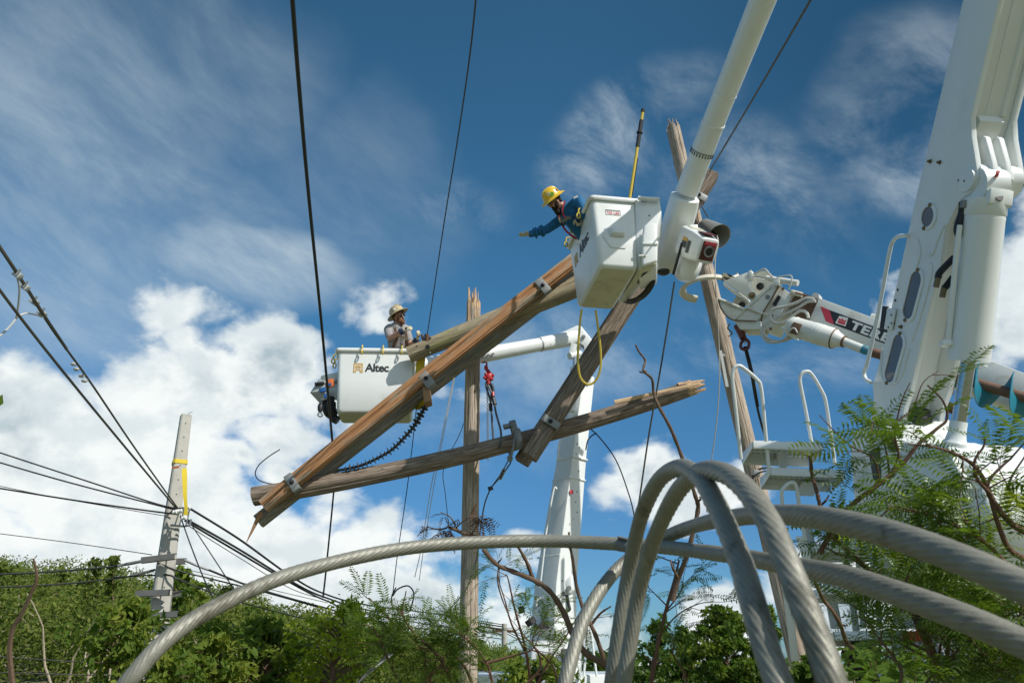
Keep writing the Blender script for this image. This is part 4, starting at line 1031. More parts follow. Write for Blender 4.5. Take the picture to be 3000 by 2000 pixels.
g1 = MB(); g1.tube([WY(1511, 1268, 11.38), WY(1504, 1310, 11.4), WY(1496, 1340, 11.45)], .02, 7); g1.tube([WY(1494, 1302, 11.8), WY(1493, 1340, 11.5)], .016, 6); g1.build('clevis_rod', GALV, gl)
MB().lathe(WY(1494, 1343, 11.5), (0, -1, 0), [(-.04, .04), (.04, .045), (.05, .02)], 12).build('thimble', GALV, gl)
MB().tube([WY(1497, 1345, 11.5), WY(1496, 1355, 11.5), WY(1476, 1385, 11.55), WY(1438, 1428, 11.7)], .011, 6).tube([WY(1488, 1350, 11.52), WY(1470, 1385, 11.58), WY(1437, 1430, 11.72)], .009, 6).build('guy_strand', mat('wire_rope'), gl)
gc = WY(1471, 1388, 11.5); gd = (WY(1478, 1374, 11.5) - WY(1464, 1402, 11.55)).normalized()
gcl = MB().box(gc, gd * .085, (0, .018, 0), gd.cross(Vector((0, 1, 0))) * .03).build('guy_clamp', ALU, gl, bevel=.008)
for q in (-.05, 0, .05): MB().lathe(gc + gd * q + Vector((0, -.016, 0)), (0, -1, 0), [(0, .017), (.02, .017), (.024, .008)], 7).build('bolt', DARK, gcl)
MB().box(WY(1437, 1430, 11.7), (.035, 0, .01), (0, .03, 0), (-.01, 0, .025)).build('clip', DARK, gl, bevel=.006)
wire('guy_strand_tail', [WY(1437, 1430, 11.7), WY(1420, 1475, 11.8), WY(1408, 1545, 11.98), WY(1399, 1622, 12.0), WY(1375, 1705, 12.0), WY(1345, 1752, 12.0), WY(1300, 1800, 11.9), WY(1240, 1850, 11.8), WY(1150, 1915, 11.6), WY(1060, 1990, 11.4), WY(1030, 2020, 11.3)], .011, mat('wire_rope'), 'slack grey guy strand curving down along the upright wooden pole', 'guy wire')

# ================================================================ BIG KNUCKLE-BOOM TRUCK ON THE RIGHT
BN = Vector((-.995, -.0995, 0)).normalized(); BP = W(2560, 1100, 5.0)
def onp(pts, off=0.0):
    """points of the boom's side plate; off moves the plane outward"""
    return [WP(x, y, BP + BN * off, BN) for x, y in pts]
BW = .232
bt = thing('boom_truck', (2.9, 4.2, .5), 'big white boom truck at the right edge with lift cylinder, sight windows and entry steps', 'truck')
left = [(2846, -110), (2821, 0), (2678, 600), (2645, 753), (2614, 886), (2596, 988), (2568, 1090), (2556, 1131), (2559, 1171), (2550, 1240), (2640, 1250), (2650, 1192), (2665, 1151), (2686, 1059), (2706, 967), (2732, 855),
        (2752, 794), (2768, 670), (2808, 592), (2822, 577), (2841, 567), (2856, 549), (2865, 515), (2858, 470), (2847, 402), (2844, 344), (2926, 0), (2953, -110)]
MB().prism(onp(left), -BN * .03).build('side_plate', WHITE, bt, bevel=.004)
MB().prism([p - BN * BW for p in onp(left)], -BN * .03).build('side_plate', WHITE, bt, bevel=.004)
core_up = [(2850, -110), (2825, 0), (2700, 560), (2760, 600), (2790, 560), (2812, 420), (2838, 338), (2919, 0), (2946, -110)]
MB().prism([p - BN * .032 for p in onp(core_up)], -BN * (BW - .034)).build('boom_box', WHITE, bt)
core_lo = [(2690, 600), (2690, 640), (2660, 760), (2628, 890), (2610, 990), (2590, 1090), (2580, 1230), (2610, 1235), (2640, 1060), (2672, 900), (2700, 760), (2726, 650)]
MB().prism([p - BN * .032 for p in onp(core_lo)], -BN * (BW - .034)).build('lower_web', WHITE, bt)
# ribs along the underside of the boom
for k_, w_ in ((.10, .012), (.40, .006), (.80, .016)):
    pr = onp([(2838, 334), (2919, 0), (2946, -110)])
    ps = [p - BN * (BW * k_) for p in pr]
    MB().tube(ps, (w_), 8).build('underside_rib', WHITE, bt)
MB().prism([p - BN * .05 for p in onp([(2838, 336), (2846, 352), (2820, 420), (2800, 430)])], -BN * (BW - .1)).build('web_end', WHITE, bt)
# cylinder lugs under the boom
lug = [(2842, 395), (2850, 400), (2868, 470), (2878, 520), (2868, 556), (2840, 566), (2812, 540), (2805, 450)]
for k_ in (.30, .62):
    MB().prism([p - BN * (BW * k_) for p in onp(lug)], -BN * .032).build('cylinder_lug', WHITE, bt, bevel=.006)
pinc = onp([(2838, 527)])[0]
MB().lathe(pinc + BN * .004, BN, [(-.004, .062), (.012, .062), (.014, .056)], 28).build('pin_cap', WHITE, bt)
MB().lathe(pinc - BN * .02, -BN, [(0, .085), (BW - .01, .085)], 26).build('pin_barrel', WHITE, bt)
MB().lathe(pinc - BN * (BW + .03), -BN, [(0, .03), (.03, .03), (.03, .02)], 14).build('pin_bolt', BRASS, bt)
def bolt(px, py, r_=.0075, m=BRASS, off=0.0):
    p = onp([(px, py)], off)[0]; MB().lathe(p, BN, [(-.002, r_ * 1.7), (.004, r_ * 1.7), (.004, r_), (.018, r_), (.02, r_ * .6)], 8).build('bolt', m, bt)
for x, y in ((2817, 529), (2834, 531), (2726, 473), (2754, 476), (2619, 923), (2619, 947), (2610, 959), (2641, 957)): bolt(x, y)
hd_ = MB()
for x, y in ((2630, 849), (2623, 880), (2558, 1207)):
    hd_.lathe(onp([(x, y)], .001)[0], BN, [(0, .008), (.002, .008)], 10)
hd_.build('plate_hole', DARK, bt)
# sight windows
def window(cx, cy, tx, ty, rr, nm, m):
    c = onp([(cx, cy)])[0]; t = (onp([(tx, ty)])[0] - c); h_ = t.length; up = t.normalized() if h_ > 1e-5 else (onp([(cx + 8, cy - 30)])[0] - c).normalized(); sd = BN.cross(up)
    def stad(r_, z):
        out = []
        for q in range(24):
            a = 2 * math.pi * q / 24; s_ = math.sin(a)
            out.append(c + sd * (r_ * math.cos(a)) + up * (r_ * s_ + (h_ if s_ >= 0 else -h_)) + BN * z)
        return out
    f = MB().rings([stad(rr + .022, -.004), stad(rr + .022, .006), stad(rr + .014, .010), stad(rr + .002, .010), stad(rr, -.02)], cap=False).build(nm, WHITE, bt, smooth=50)
    MB().rings([stad(rr + .001, -.02), stad(rr + .001, .004)]).build('glass', m, f)
    for sg in (1, -1):
        MB().lathe(c + up * sg * (h_ + rr + .012) + BN * .008, BN, [(0, .012), (.008, .012), (.012, .007)], 8).build('screw', BRASS, f)
    return f
window(2721, 635, 2721, 635, .055, 'sight_window', GLASS)
window(2675, 865, 2686, 822, .052, 'sight_window', GLASS)
window(2622, 1050, 2634, 1006, .052, 'sight_window', GLASS)
# pressed relief lines on the plate
for pts in ([(2738, 735), (2750, 700), (2768, 660)], [(2718, 745), (2733, 745), (2742, 725)], [(2726, 770), (2731, 800), (2700, 920), (2672, 1000)], [(2585, 1020), (2581, 1080), (2590, 1115), (2620, 1125), (2645, 1095), (2665, 1020)], [(2690, 700), (2697, 740), (2685, 790)]):
    MB().tube(spline([p + BN * .001 for p in onp(pts)], 5), .007, 6).build('pressed_line', WHITE, bt)
MB().prism(onp([(2604, 902), (2628, 906), (2616, 968), (2594, 964)], .004), BN * .012).build('hinge_plate', WHITE, bt, bevel=.004)
# hand rail on the outer edge
hr = [(2668, 690), (2640, 694), (2624, 710), (2614, 745), (2592, 865), (2572, 965), (2549, 1065), (2540, 1090), (2545, 1110), (2562, 1121)]
MB().tube(spline([p + BN * .02 for p in onp(hr)], 5), .0125, 10).build('hand_rail', WHITE, bt)
# lift cylinder
cc0, cc1 = WP(2888, 582, BP - BN * (BW * .5), BN), WP(2838, 1054, BP - BN * (BW * .5), BN)
# stand it out in front of the underside
fw = Vector((.10, -1, 0)) * .12
q0, q1 = cc0 + fw * .55, cc1 + fw * 1.0
q0 = W(2886, 585, dep(q0)); q1 = W(2838, 1056, dep(q1)); ca_ = (q1 - q0).normalized(); CL = (q1 - q0).length
rc = pm(57, (q0 + q1) / 2)
MB().lathe(q0, ca_, [(-.0, rc * .95), (.0, rc * 1.04), (.085, rc * 1.04), (.09, rc * 1.0), (.10, rc * 1.015), (.115, rc), (CL - .12, rc), (CL - .115, rc * 1.004), (CL, rc * 1.004), (CL, rc * .5)], 48).build('lift_cylinder', WHITE, bt, smooth=40)
MB().box(q0 + ca_ * .045 + Vector((.25, -.92, 0)).normalized() * rc * .93, Vector((.97, .22, 0)) * .07, Vector((.25, -.92, 0)) * .02, ca_ * .040).build('port_block', WHITE, bt, bevel=.006)
MB().lathe(q0 + ca_ * .045 + Vector((.12, -.99, 0)) * rc * 1.09, (.12, -.99, 0), [(0, .024), (.004, .023)], 14).build('port_plug', DARK, bt)
eyeq = W(2893, 548, dep(q0))
MB().lathe(eyeq - BN * -.07, -BN, [(0, .085), (.0, .095), (.13, .095), (.13, .085)], 28).build('cylinder_eye', WHITE, bt)
MB().tube([eyeq, q0 + ca_ * .01], (.07, .07), 16, exp=4).build('eye_neck', WHITE, bt)
MB().lathe(eyeq + Vector((-.01, -.1, .0)), (-.2, -.9, .2), [(0, .009), (.03, .009)], 8).build('grease_plug', RED, bt)
q2 = W(2808, 1240, dep(q1) - .02)
MB().tube([q1 - ca_ * .02, q2], pm(20, q1), 28).build('cylinder_rod', CHROME, bt)
rd = (q2 - q1).normalized(); q3 = W(2800, 1298, dep(q2)); rr2 = pm(24, q2)
MB().lathe(q2 - rd * .01, rd, [(0, rr2), (.06, rr2), (.10, rr2 * 1.2), (.115, rr2 * 1.45), (.15, rr2 * 1.45), (.16, rr2 * 1.3), (.22, rr2 * 1.3)], 28).build('rod_end', WHITE, bt)
MB().lathe(W(2818, 1352, dep(q2)) + BN * .06, -BN, [(0, .10), (.13, .10)], 26).build('rod_eye', WHITE, bt)
# pipe run beside the cylinder and black hoses
side_ = Vector((-.85, -.5, 0)) * (rc + .012)
MB().tube([W(2812, 660, dep(q0)), W(2800, 760, dep(q0)), W(2778, 1003, dep(q1))], .014, 8).build('hydraulic_pipe', WHITE, bt)
MB().box(W(2776, 1006, dep(q1)), (.035, 0, 0), (0, .02, 0), (0, 0, .016)).build('pipe_clamp', WHITE, bt, bevel=.005)
MB().tube(spline([W(2822, 592, dep(q0) + .02), W(2819, 625, dep(q0) + .02), W(2806, 670, dep(q0) + .02), W(2812, 690, dep(q0) + .03)], 5), .022, 8).build('hose', BLACK, bt)
MB().tube([W(2826, 588, dep(q0)), W(2821, 610, dep(q0))], .018, 8).build('hose_fitting', GALV, bt)
MB().tube(spline([W(2946, 600, dep(q0) + .1), W(2941, 640, dep(q0) + .1), W(2938, 662, dep(q0) + .1)], 5), .014, 8).build('hose', BLACK, bt)
for pts in ([(2795, 755), (2770, 780), (2752, 800), (2748, 815)], [(2792, 812), (2775, 835), (2766, 845)]):
    MB().tube(spline([W(x, y, dep(cc0) + .05) for x, y in pts], 5), .018, 8).build('hose', BLACK, bt)
    x, y = pts[-1]; MB().tube([W(x, y, dep(cc0) + .04), W(x - 6, y + 26, dep(cc0) + .04)], .016, 8).build('hose_fitting', BRASS, bt)
hv = MB()
hv.tube(spline([W(2660, 1300, 4.75), W(2680, 1240, 4.7), W(2700, 1225, 4.7), W(2712, 1260, 4.75), W(2700, 1310, 4.75)], 5), .045, 10)
hv.tube([W(2690, 1228, 4.7), W(2725, 1228, 4.7)], .03, 8).tube([W(2700, 1320, 4.8), W(2712, 1250, 4.8)], .03, 8)
hv.build('valve_hoses', DARK, bt)
MB().tube([W(2693, 1205, 4.72), W(2700, 1330, 4.8)], .06, 12).build('hose_cluster', BLACK, bt)
# turret with openings
tur = [(2494, 1262), (2550, 1228), (2592, 1222), (2626, 1288), (2700, 1300), (2770, 1300), (2858, 1380), (2905, 1520), (2880, 1660), (2560, 1660), (2504, 1540), (2488, 1330)]
MB().prism(onp(tur, .10), -BN * (BW + .2)).build('turret', WHITE, bt, bevel=.03, segs=3)
tur2 = [(2488, 1300), (2560, 1236), (2594, 1250), (2640, 1330), (2630, 1480), (2560, 1560), (2510, 1500)]
MB().prism(onp(tur2, .13), -BN * .06).build('turret_cheek', WHITE, bt, bevel=.02, segs=3)
MB().prism(onp([(2594, 1262), (2612, 1262), (2636, 1320), (2604, 1318)], .135), BN * .004).build('turret_opening', DARK, bt)
MB().prism(onp([(2546, 1322), (2576, 1306), (2582, 1410), (2560, 1405)], .134), BN * .004).build('data_plate', LABELG, bt)
MB().prism(onp([(2740, 1325), (2775, 1310), (2830, 1430), (2812, 1440), (2760, 1400)], .16), -BN * .04).build('turret_gusset', WHITE, bt, bevel=.01)
# rest beam rising to the right edge
MB().hexa([W(2850, 1500, 4.6), W(3060, 1385, 4.3), W(3060, 1400, 4.9), W(2850, 1520, 5.2), W(2890, 1392, 4.6), W(3060, 1292, 4.3), W(3060, 1290, 4.9), W(2890, 1390, 5.2)]).build('rest_beam', GREYPL, bt, bevel=.012)
MB().tube(spline([W(2862, 1490, 4.5), W(2880, 1420, 4.5), W(2905, 1390, 4.5), W(2925, 1420, 4.5), W(2915, 1480, 4.5)], 5), .03, 10).build('beam_saddle', GREYPL, bt)
# body side panels, deck and underside
MB().hexa([W(2500, 1640, 4.9), W(3100, 1640, 4.5), W(3100, 1640, 6.2), W(2560, 1640, 6.6), W(2480, 1500, 5.0), W(2800, 1500, 4.8), W(2800, 1500, 6.2), W(2540, 1500, 6.6)]).build('body_panel', WHITE, bt, bevel=.02)
MB().hexa([W(2620, 1840, 4.7), W(3100, 1840, 4.3), W(3100, 1840, 6.0), W(2640, 1840, 6.4), W(2620, 1640, 4.9), W(3100, 1640, 4.5), W(3100, 1640, 6.2), W(2640, 1640, 6.4)]).build('body_panel', GREYPL, bt, bevel=.02)
MB().hexa([W(2560, 1985, 4.4), W(3100, 1885, 4.0), W(3100, 1885, 5.6), W(2600, 1985, 6.0), W(2640, 1850, 4.5), W(3100, 1815, 4.1), W(3100, 1815, 5.6), W(2640, 1850, 6.0)]).build('deck_edge', STEEL, bt, bevel=.015)
dia = MB()
for i in range(26):
    for j in range(5):
        f, g = (i + .5) / 26, (j + .5) / 5
        a, b = W(2600, 1965, 4.38).lerp(W(3060, 1880, 4.02), f), W(2650, 1862, 4.46).lerp(W(3060, 1825, 4.08), f)
        c = a.lerp(b, g); sgn = 1 if (i + j) % 2 else -1
        dia.box(c, Vector((.02, -.004, .018 * sgn)), Vector((0, .003, 0)), Vector((-.004 * sgn, 0, .005)))
dia.build('tread_pattern', STEEL, bt, kind='stuff')
MB().box(W(2750, 1840, 4.25), (.10, -.03, 0), (0, .03, 0), (0, 0, .03)).build('marker_lamp', RED, bt, bevel=.01); MB().box(W(2685, 1862, 4.3), (.06, -.02, 0), (0, .03, 0), (0, 0, .025)).build('marker_lamp', RED, bt, bevel=.01)
MB().hexa([W(2700, 2060, 4.2), W(3150, 2060, 3.8), W(3150, 2060, 5.6), W(2700, 2060, 5.9), W(2700, 1975, 4.3), W(3150, 1880, 3.95), W(3150, 1880, 5.6), W(2700, 1980, 5.9)]).build('underbody', BLACK, bt)
MB().tube([W(2510, 1900, 4.8), W(2570, 2010, 4.8)], .10, 16).build('mud_flap', BLACK, bt)
MB().tube([W(2740, 1690, 4.5), W(2830, 1650, 4.5)], .06, 14).build('hose_reel', BLACK, bt)
MB().box(W(2700, 1640, 4.6), (.3, 0, 0), (0, .02, 0), (0, 0, .12)).build('control_panel', GREYPL, bt, bevel=.02)
for x in (2520, 2570, 2618): MB().hexa([W(x, 1840, 5.0), W(x + 16, 1840, 5.0), W(x + 16, 1840, 5.1), W(x, 1840, 5.1), W(x - 14, 1640, 5.0), W(x + 2, 1640, 5.0), W(x + 2, 1640, 5.1), W(x - 14, 1640, 5.1)]).build('body_post', WHITE, bt, bevel=.006)

# entry steps
def step(x0, y0, x1, y1, d_, dpth, parent):
    a, b = W(x0, y0, d_), W(x1, y1, d_ - .03)
    x = (b - a).normalized(); bk = Vector((0, 1, 0)); bk = (bk - x * bk.dot(x)).normalized(); z = x.cross(bk); z = z if z.z > 0 else -z; L_ = (b - a).length
    c = (a + b) / 2
    st = MB(); st.box(c + bk * dpth / 2 + z * .0, x * L_ / 2, bk * dpth / 2, z * .006)
    st.box(c + z * -.012 - bk * .004, x * L_ / 2, bk * .005, z * .024)
    st.box(c + bk * (dpth + .004) - z * .03, x * L_ / 2, bk * .005, z * .036)
    for e in (a - x * .004, b + x * .004): st.prism([e + bk * -.005 + z * .01, e + bk * dpth + z * .01, e + bk * dpth - z * .065, e + bk * .02 - z * .03], x * .006)
    o = st.build('step', WHITE, parent, bevel=.003)
    g = MB(); n_ = int(L_ / .016)
    for i in range(n_): g.box(a + x * (i + .5) * L_ / n_ + z * .011 + bk * random.uniform(-.003, .003), x * .0055, bk * .006, z * random.uniform(.003, .007))
    g.build('grip_teeth', WHITE, o, kind='stuff')
    hh = MB(); nc = int(L_ / .034)
    for i in range(nc):
        for j in range(3):
            hh.box(a + x * (i + .5 + .3 * (j % 2)) * L_ / (nc + .5) + bk * dpth * (.25 + .25 * j) - z * .0075, x * .010, bk * .012, z * .0008)
    hh.build('perforation', STEEL, o, kind='stuff')
    return o
for s_ in ((2206, 1297, 2408, 1304, 5.0, .30), (2258, 1376, 2472, 1384, 5.0, .27), (2348, 1493, 2515, 1495, 4.95, .27), (2384, 1600, 2606, 1597, 4.9, .27), (2418, 1722, 2568, 1728, 4.85, .27), (2445, 1857, 2660, 1853, 4.8, .27)): step(*s_, bt)
MB().hexa([W(2268, 1352, 5.2), W(2300, 1352, 5.2), W(2300, 1352, 5.25), W(2268, 1352, 5.25), W(2282, 1318, 5.2), W(2300, 1318, 5.2), W(2300, 1318, 5.25), W(2282, 1318, 5.25)]).build('step_bracket', WHITE, bt, bevel=.004)
for pts in ([(2276, 1318), (2284, 1375), (2306, 1375), (2310, 1318)], [(2350, 1410), (2420, 1410), (2385, 1450), (2330, 1448)], [(2395, 1620), (2425, 1620), (2470, 1840), (2435, 1840)], [(2470, 1620), (2486, 1620), (2520, 1850), (2500, 1850)], [(2350, 1510), (2375, 1510), (2410, 1720), (2385, 1720)], [(2420, 1500), (2500, 1500), (2520, 1590), (2450, 1590)]):
    MB().prism([W(x, y, 5.15) for x, y in pts], Vector((.01, .04, 0))).build('stringer', WHITE, bt, bevel=.004)
for nm, d_, pts in (('grab_rail', 5.0, [(2171, 1344), (2158, 1220), (2146, 1110), (2150, 1081), (2165, 1071), (2185, 1083), (2218, 1112), (2230, 1138), (2241, 1250), (2254, 1388)]),
                    ('grab_rail', 5.25, [(2379, 1303), (2360, 1200), (2344, 1120), (2348, 1096), (2361, 1088), (2378, 1096), (2410, 1150), (2420, 1182), (2432, 1260), (2446, 1360)]),
                    ('grab_rail', 4.95, [(2294, 1493), (2290, 1446), (2297, 1428), (2318, 1413), (2333, 1426), (2343, 1491), (2352, 1540), (2361, 1590)])):
    MB().tube(spline([W(x, y, d_) for x, y in pts], 5), pm(5.6, W(2200, 1200, 5.0)), 10).build(nm, WHITE, bt)
MB().hexa([W(2318, 1936, 4.9), W(2342, 1936, 4.9), W(2342, 1936, 4.97), W(2318, 1936, 4.97), W(2272, 1560, 4.95), W(2296, 1560, 4.95), W(2296, 1560, 5.02), W(2272, 1560, 5.02)]).build('ladder_rail', WHITE, bt, bevel=.006)
MB().hexa([W(2376, 1720, 4.9), W(2400, 1720, 4.9), W(2400, 1720, 4.97), W(2376, 1720, 4.97), W(2330, 1570, 4.95), W(2362, 1570, 4.95), W(2362, 1570, 5.02), W(2330, 1570, 5.02)]).build('ladder_rail', WHITE, bt, bevel=.006)

# ================================================================ DIGGER DERRICK
Q0, Q1 = W(2200, 900, 10.9), W(2900, 1130, 8.8)
DNv = (Q1 - Q0); DN = Vector((-DNv.y, DNv.x, 0)).normalized(); DN = DN if DN.y < 0 else -DN
def ond(pts, off=0.0): return [WP(x, y, Q0 + DN * off, DN) for x, y in pts]
dd = thing('digger_derrick', (5.5, 7.0, 0), 'white digger derrick boom with blue auger gripping the leaning pole', 'digger derrick')
MB().prism(ond([(2399, 872), (3130, 1139), (3130, 1262), (2366, 946)]), -DN * .42).build('boom_section', DERRICK, dd, bevel=.012)
fdir = (ond([(2900, 1050)])[0] - ond([(2420, 875)])[0]).normalized(); fup = DN.cross(fdir); fup = fup if fup.z > 0 else -fup
def decal(pts, m, nm, off=.004, th=.002):
    return MB().prism(ond(pts, off), DN * th).build(nm, m, dd)
decal([(2403, 897), (2430, 908), (2444, 951), (2419, 941)], INKR, 'red_stripe')
decal([(2430, 908), (2600, 971), (2600, 1009), (2444, 951)], INK, 'black_stripe')
decal([(2585, 896), (2604, 898), (2600, 971), (2577, 962)], INK, 'black_stripe', .006)
# crest block
cq = [(2459, 925), (2485, 932), (2477, 956), (2447, 948)]
decal([(2459, 925), (2485, 931), (2477, 956), (2447, 946)], INKW, 'logo_block', .008)
decal([(2456, 938), (2477, 945), (2474, 952), (2453, 945)], INKR, 'logo', .011)
decal([(2458, 931), (2464, 936), (2468, 931), (2472, 939), (2480, 937), (2477, 944), (2456, 937)], INKR, 'logo', .011)
tp0, tp1 = ond([(2490, 951)], .006)[0], ond([(2600, 992)], .006)[0]
txd = (tp1 - tp0).normalized()
tm_ = textmesh('TEREX', .150, tp0 + txd * .015, txd, fup, INKW, 'lettering', dd, bold=.006, off=.006, align='LEFT', spacing=1.08, xs=1.45)
# underside hose tray + top guides
MB().lathe(ond([(2393, 872)], -.1)[0], DN, [(-.06, .05), (.06, .05)], 12).build('sheave', DERRICK, dd)
MB().tube(ond([(2553, 924), (2572, 929)], -.1), .03, 8).build('guide_lug', DERRICK, dd)
# inner boom tip
MB().prism(ond([(2330, 850), (2400, 876), (2385, 935), (2320, 930)], -.09), -DN * .26).build('inner_boom', RUST, dd)
MB().prism(ond([(2280, 836), (2322, 862), (2262, 968), (2232, 960), (2232, 910), (2250, 880)], -.05), -DN * .34).build('head_plate', DERRICK, dd, bevel=.008)
decal([(2280, 865), (2289, 870), (2272, 898), (2264, 893)], DARK, 'pad', -.045, .015)
for x, y in ((2294, 846), (2258, 963), (2262, 925)): MB().lathe(ond([(x, y)], -.046)[0], DN, [(0, .02), (.008, .02), (.010, .008)], 10).build('pin', BRASS, dd)
# pole guide: discs, arms, claws
MB().lathe(ond([(2228, 838)], -.30)[0], DN, [(0, .22), (.03, .22)], 26).build('guide_disc', CREAM, dd); MB().lathe(ond([(2227, 839)], -.262)[0], DN, [(0, .055), (.02, .05), (.02, .035), (.005, .03)], 16).build('bushing', DARK, dd)
MB().prism(ond([(2148, 888), (2166, 858), (2195, 866), (2196, 890), (2170, 905)], -.28), DN * .03).build('guide_disc', CREAM, dd, bevel=.006); MB().lathe(ond([(2174, 894)], -.245)[0], DN, [(0, .05), (.02, .045), (.02, .03)], 16).build('bushing', DARK, dd)
MB().prism(ond([(2118, 823), (2188, 798), (2194, 820), (2214, 860), (2214, 874), (2206, 879), (2191, 874)], .03), -DN * .03).build('upper_arm', DERRICK, dd, bevel=.006)
MB().prism(ond([(2118, 826), (2191, 876), (2196, 884), (2160, 866), (2120, 838)], .0), -DN * .30).build('arm_web', DERRICK, dd, bevel=.006)
MB().lathe(ond([(2203, 866)], .032)[0], DN, [(0, .05), (.01, .05), (.01, .022), (.03, .022), (.034, .012)], 12).build('pivot_bolt', BRASS, dd)
MB().prism(ond([(2196, 884), (2259, 830), (2283, 838), (2240, 912), (2190, 902), (2190, 892)], .01), -DN * .03).build('middle_plate', DERRICK, dd, bevel=.006)
MB().lathe(ond([(2249, 870)], .012)[0], DN, [(0, .03), (.015, .03), (.02, .012)], 10).build('bolt', GALV, dd)
MB().tube(ond([(2190, 900), (2258, 840)], .02), .014, 6).build('weld_rib', DERRICK, dd)
bowl = [(2104, 880), (2107, 874), (2181, 905), (2190, 901), (2241, 919), (2228, 928), (2215, 940), (2150, 937), (2134, 930), (2119, 916), (2108, 898)]
MB().prism(ond(bowl, .0), -DN * .30).build('lower_claw', DERRICK, dd, bevel=.008)
MB().tube(ond([(2106, 875), (2181, 906), (2190, 901), (2240, 920)], .02), .022, 6).build('claw_flange', DERRICK, dd); MB().tube(ond([(2150, 936), (2190, 901)], .01), .014, 6).build('weld_rib', DERRICK, dd)
MB().prism(ond([(2150, 939), (2229, 940), (2229, 965), (2168, 965)], -.02), -DN * .28).build('head_box', DERRICK, dd, bevel=.01)
# hooked tong round the pole
tc = WY(2074, 848, EY); tong = []
for q in range(15):
    a = math.radians(-20 - 17 * q); tong.append(tc + Vector((.40 * math.cos(a) - .02, .44 * math.sin(a), -.05 * math.sin(-a) * 0)))
st_ = ond([(2128, 811)], -.02)[0]
tz = [Vector((p.x, p.y, p.z + .02)) for p in tong]
MB().tube([st_ + Vector((.18, .05, .02)), st_] + tz[2:], [(.035, .065)] * (2 + len(tz) - 2), 12, exp=4).build('tong', CREAM, dd)
# small hydraulic cylinder on top
MB().tube(ond([(2206, 809), (2250, 817)], .02), .012, 8).build('tilt_rod', CHROME, dd); MB().tube(ond([(2246, 815), (2338, 829)], .02), .04, 14).build('tilt_cylinder', DERRICK, dd)
MB().prism(ond([(2190, 795), (2200, 790), (2206, 806), (2196, 822)], .05), -DN * .08).build('cylinder_clevis', DERRICK, dd, bevel=.006); MB().prism(ond([(2263, 822), (2283, 818), (2284, 836), (2266, 835)], .07), -DN * .1).build('cylinder_clevis', DERRICK, dd, bevel=.006)
MB().tube(ond([(2318, 856), (2350, 864)], -.05), .035, 10).build('winch_guide', CREAM, dd); MB().tube(ond([(2330, 856), (2392, 876)], -.02), .012, 6).build('winch_cable', RUST, dd)
# hoses
for pts, r_ in (([(2384, 876), (2360, 874), (2335, 886), (2300, 898), (2270, 904), (2258, 918), (2262, 938), (2282, 947), (2310, 935), (2340, 912), (2358, 912), (2366, 922), (2368, 932)], .022),
                ([(2390, 882), (2365, 884), (2340, 900), (2300, 920), (2260, 938), (2235, 955), (2232, 978), (2245, 998), (2268, 1002), (2290, 998), (2310, 985), (2325, 970), (2336, 968)], .02),
                ([(2388, 880), (2372, 880), (2345, 897), (2310, 915), (2270, 934), (2243, 955), (2238, 975), (2252, 992), (2285, 1000), (2318, 990), (2330, 978)], .018),
                ([(2206, 804), (2222, 796), (2236, 788), (2246, 792), (2256, 806), (2262, 812)], .012), ([(2275, 812), (2300, 808), (2312, 806), (2320, 812), (2318, 830), (2310, 848)], .010)):
    MB().tube(spline(ond(pts, .10), 5), r_, 8).build('hose', mat('pale_hose', (.50, .50, .46), .5), dd)
# auger gearbox, kelly bar, auger
ga, gb_ = ond([(2318, 955)], .30)[0], ond([(2444, 992)], .30)[0]; gd_ = (gb_ - ga).normalized(); GL = (gb_ - ga).length; gr_ = pm(30, ga)
MB().lathe(ga, gd_, [(-.05, gr_ * .6), (0, gr_ * .95), (.05, gr_), (GL * .55, gr_), (GL * .56, gr_ * 1.02), (GL * .72, gr_ * 1.02), (GL * .73, gr_), (GL, gr_ * .98), (GL + .04, gr_ * .75), (GL + .12, gr_ * .52), (GL + .14, gr_ * .42)], 36).build('auger_gearbox', DERRICK, dd, smooth=40)
for f_ in (.10, .56, .64, .72): MB().lathe(ga + gd_ * GL * f_, gd_, [(-.008, gr_ * 1.0), (-.004, gr_ * 1.035), (.004, gr_ * 1.035), (.008, gr_ * 1.0)], 36).build('gearbox_band', DERRICK, dd)
MB().lathe(gb_ + gd_ * .125, gd_, [(-.012, gr_ * .40), (-.012, gr_ * .56), (.012, gr_ * .54), (.012, gr_ * .40)], 28).build('rust_ring', RUST, dd); MB().lathe(gb_ + gd_ * .0, gd_, [(-.006, gr_ * .9), (-.006, gr_ * .995), (.008, gr_ * .97), (.008, gr_ * .9)], 30).build('rust_ring', RUST, dd)
MB().tube(ond([(2281, 838), (2262, 872), (2236, 915), (2229, 938)], .03), .010, 6).build('rust_seam', RUST, dd); MB().tube(ond([(2104, 879), (2110, 900), (2121, 918), (2136, 932), (2150, 938), (2215, 941)], .012), .009, 6).build('rust_edge', RUST, dd)
MB().box(ga + gd_ * GL * .22 + DN * gr_ * .99 - fup * .04, gd_ * .06, DN * .012, fup * .075).build('gearbox_port', RUST, dd, bevel=.008)
MB().prism(ond([(2284, 958), (2310, 950), (2325, 985), (2300, 975)], .30), -DN * .2).build('gearbox_bracket', DERRICK, dd, bevel=.006)
MB().tube(spline(ond([(2336, 975), (2328, 962), (2315, 966), (2300, 990)], .50), 5), .012, 6).build('drain_hose', MATS['pale_hose'], dd)
k0, k1, k2 = gb_ + gd_ * .10, ond([(2526, 1022)], .30)[0], ond([(2556, 1032)], .30)[0]
MB().tube([k0, k1], pm(13, k0), 20).build('kelly_sleeve', DERRICK, dd); MB().tube([k1, k1.lerp(k2, .3), k1.lerp(k2, .5), k2], [pm(12, k1), pm(14, k1), pm(12.5, k1), pm(12, k1)], 16).build('blue_wrap', BLUEP, dd)
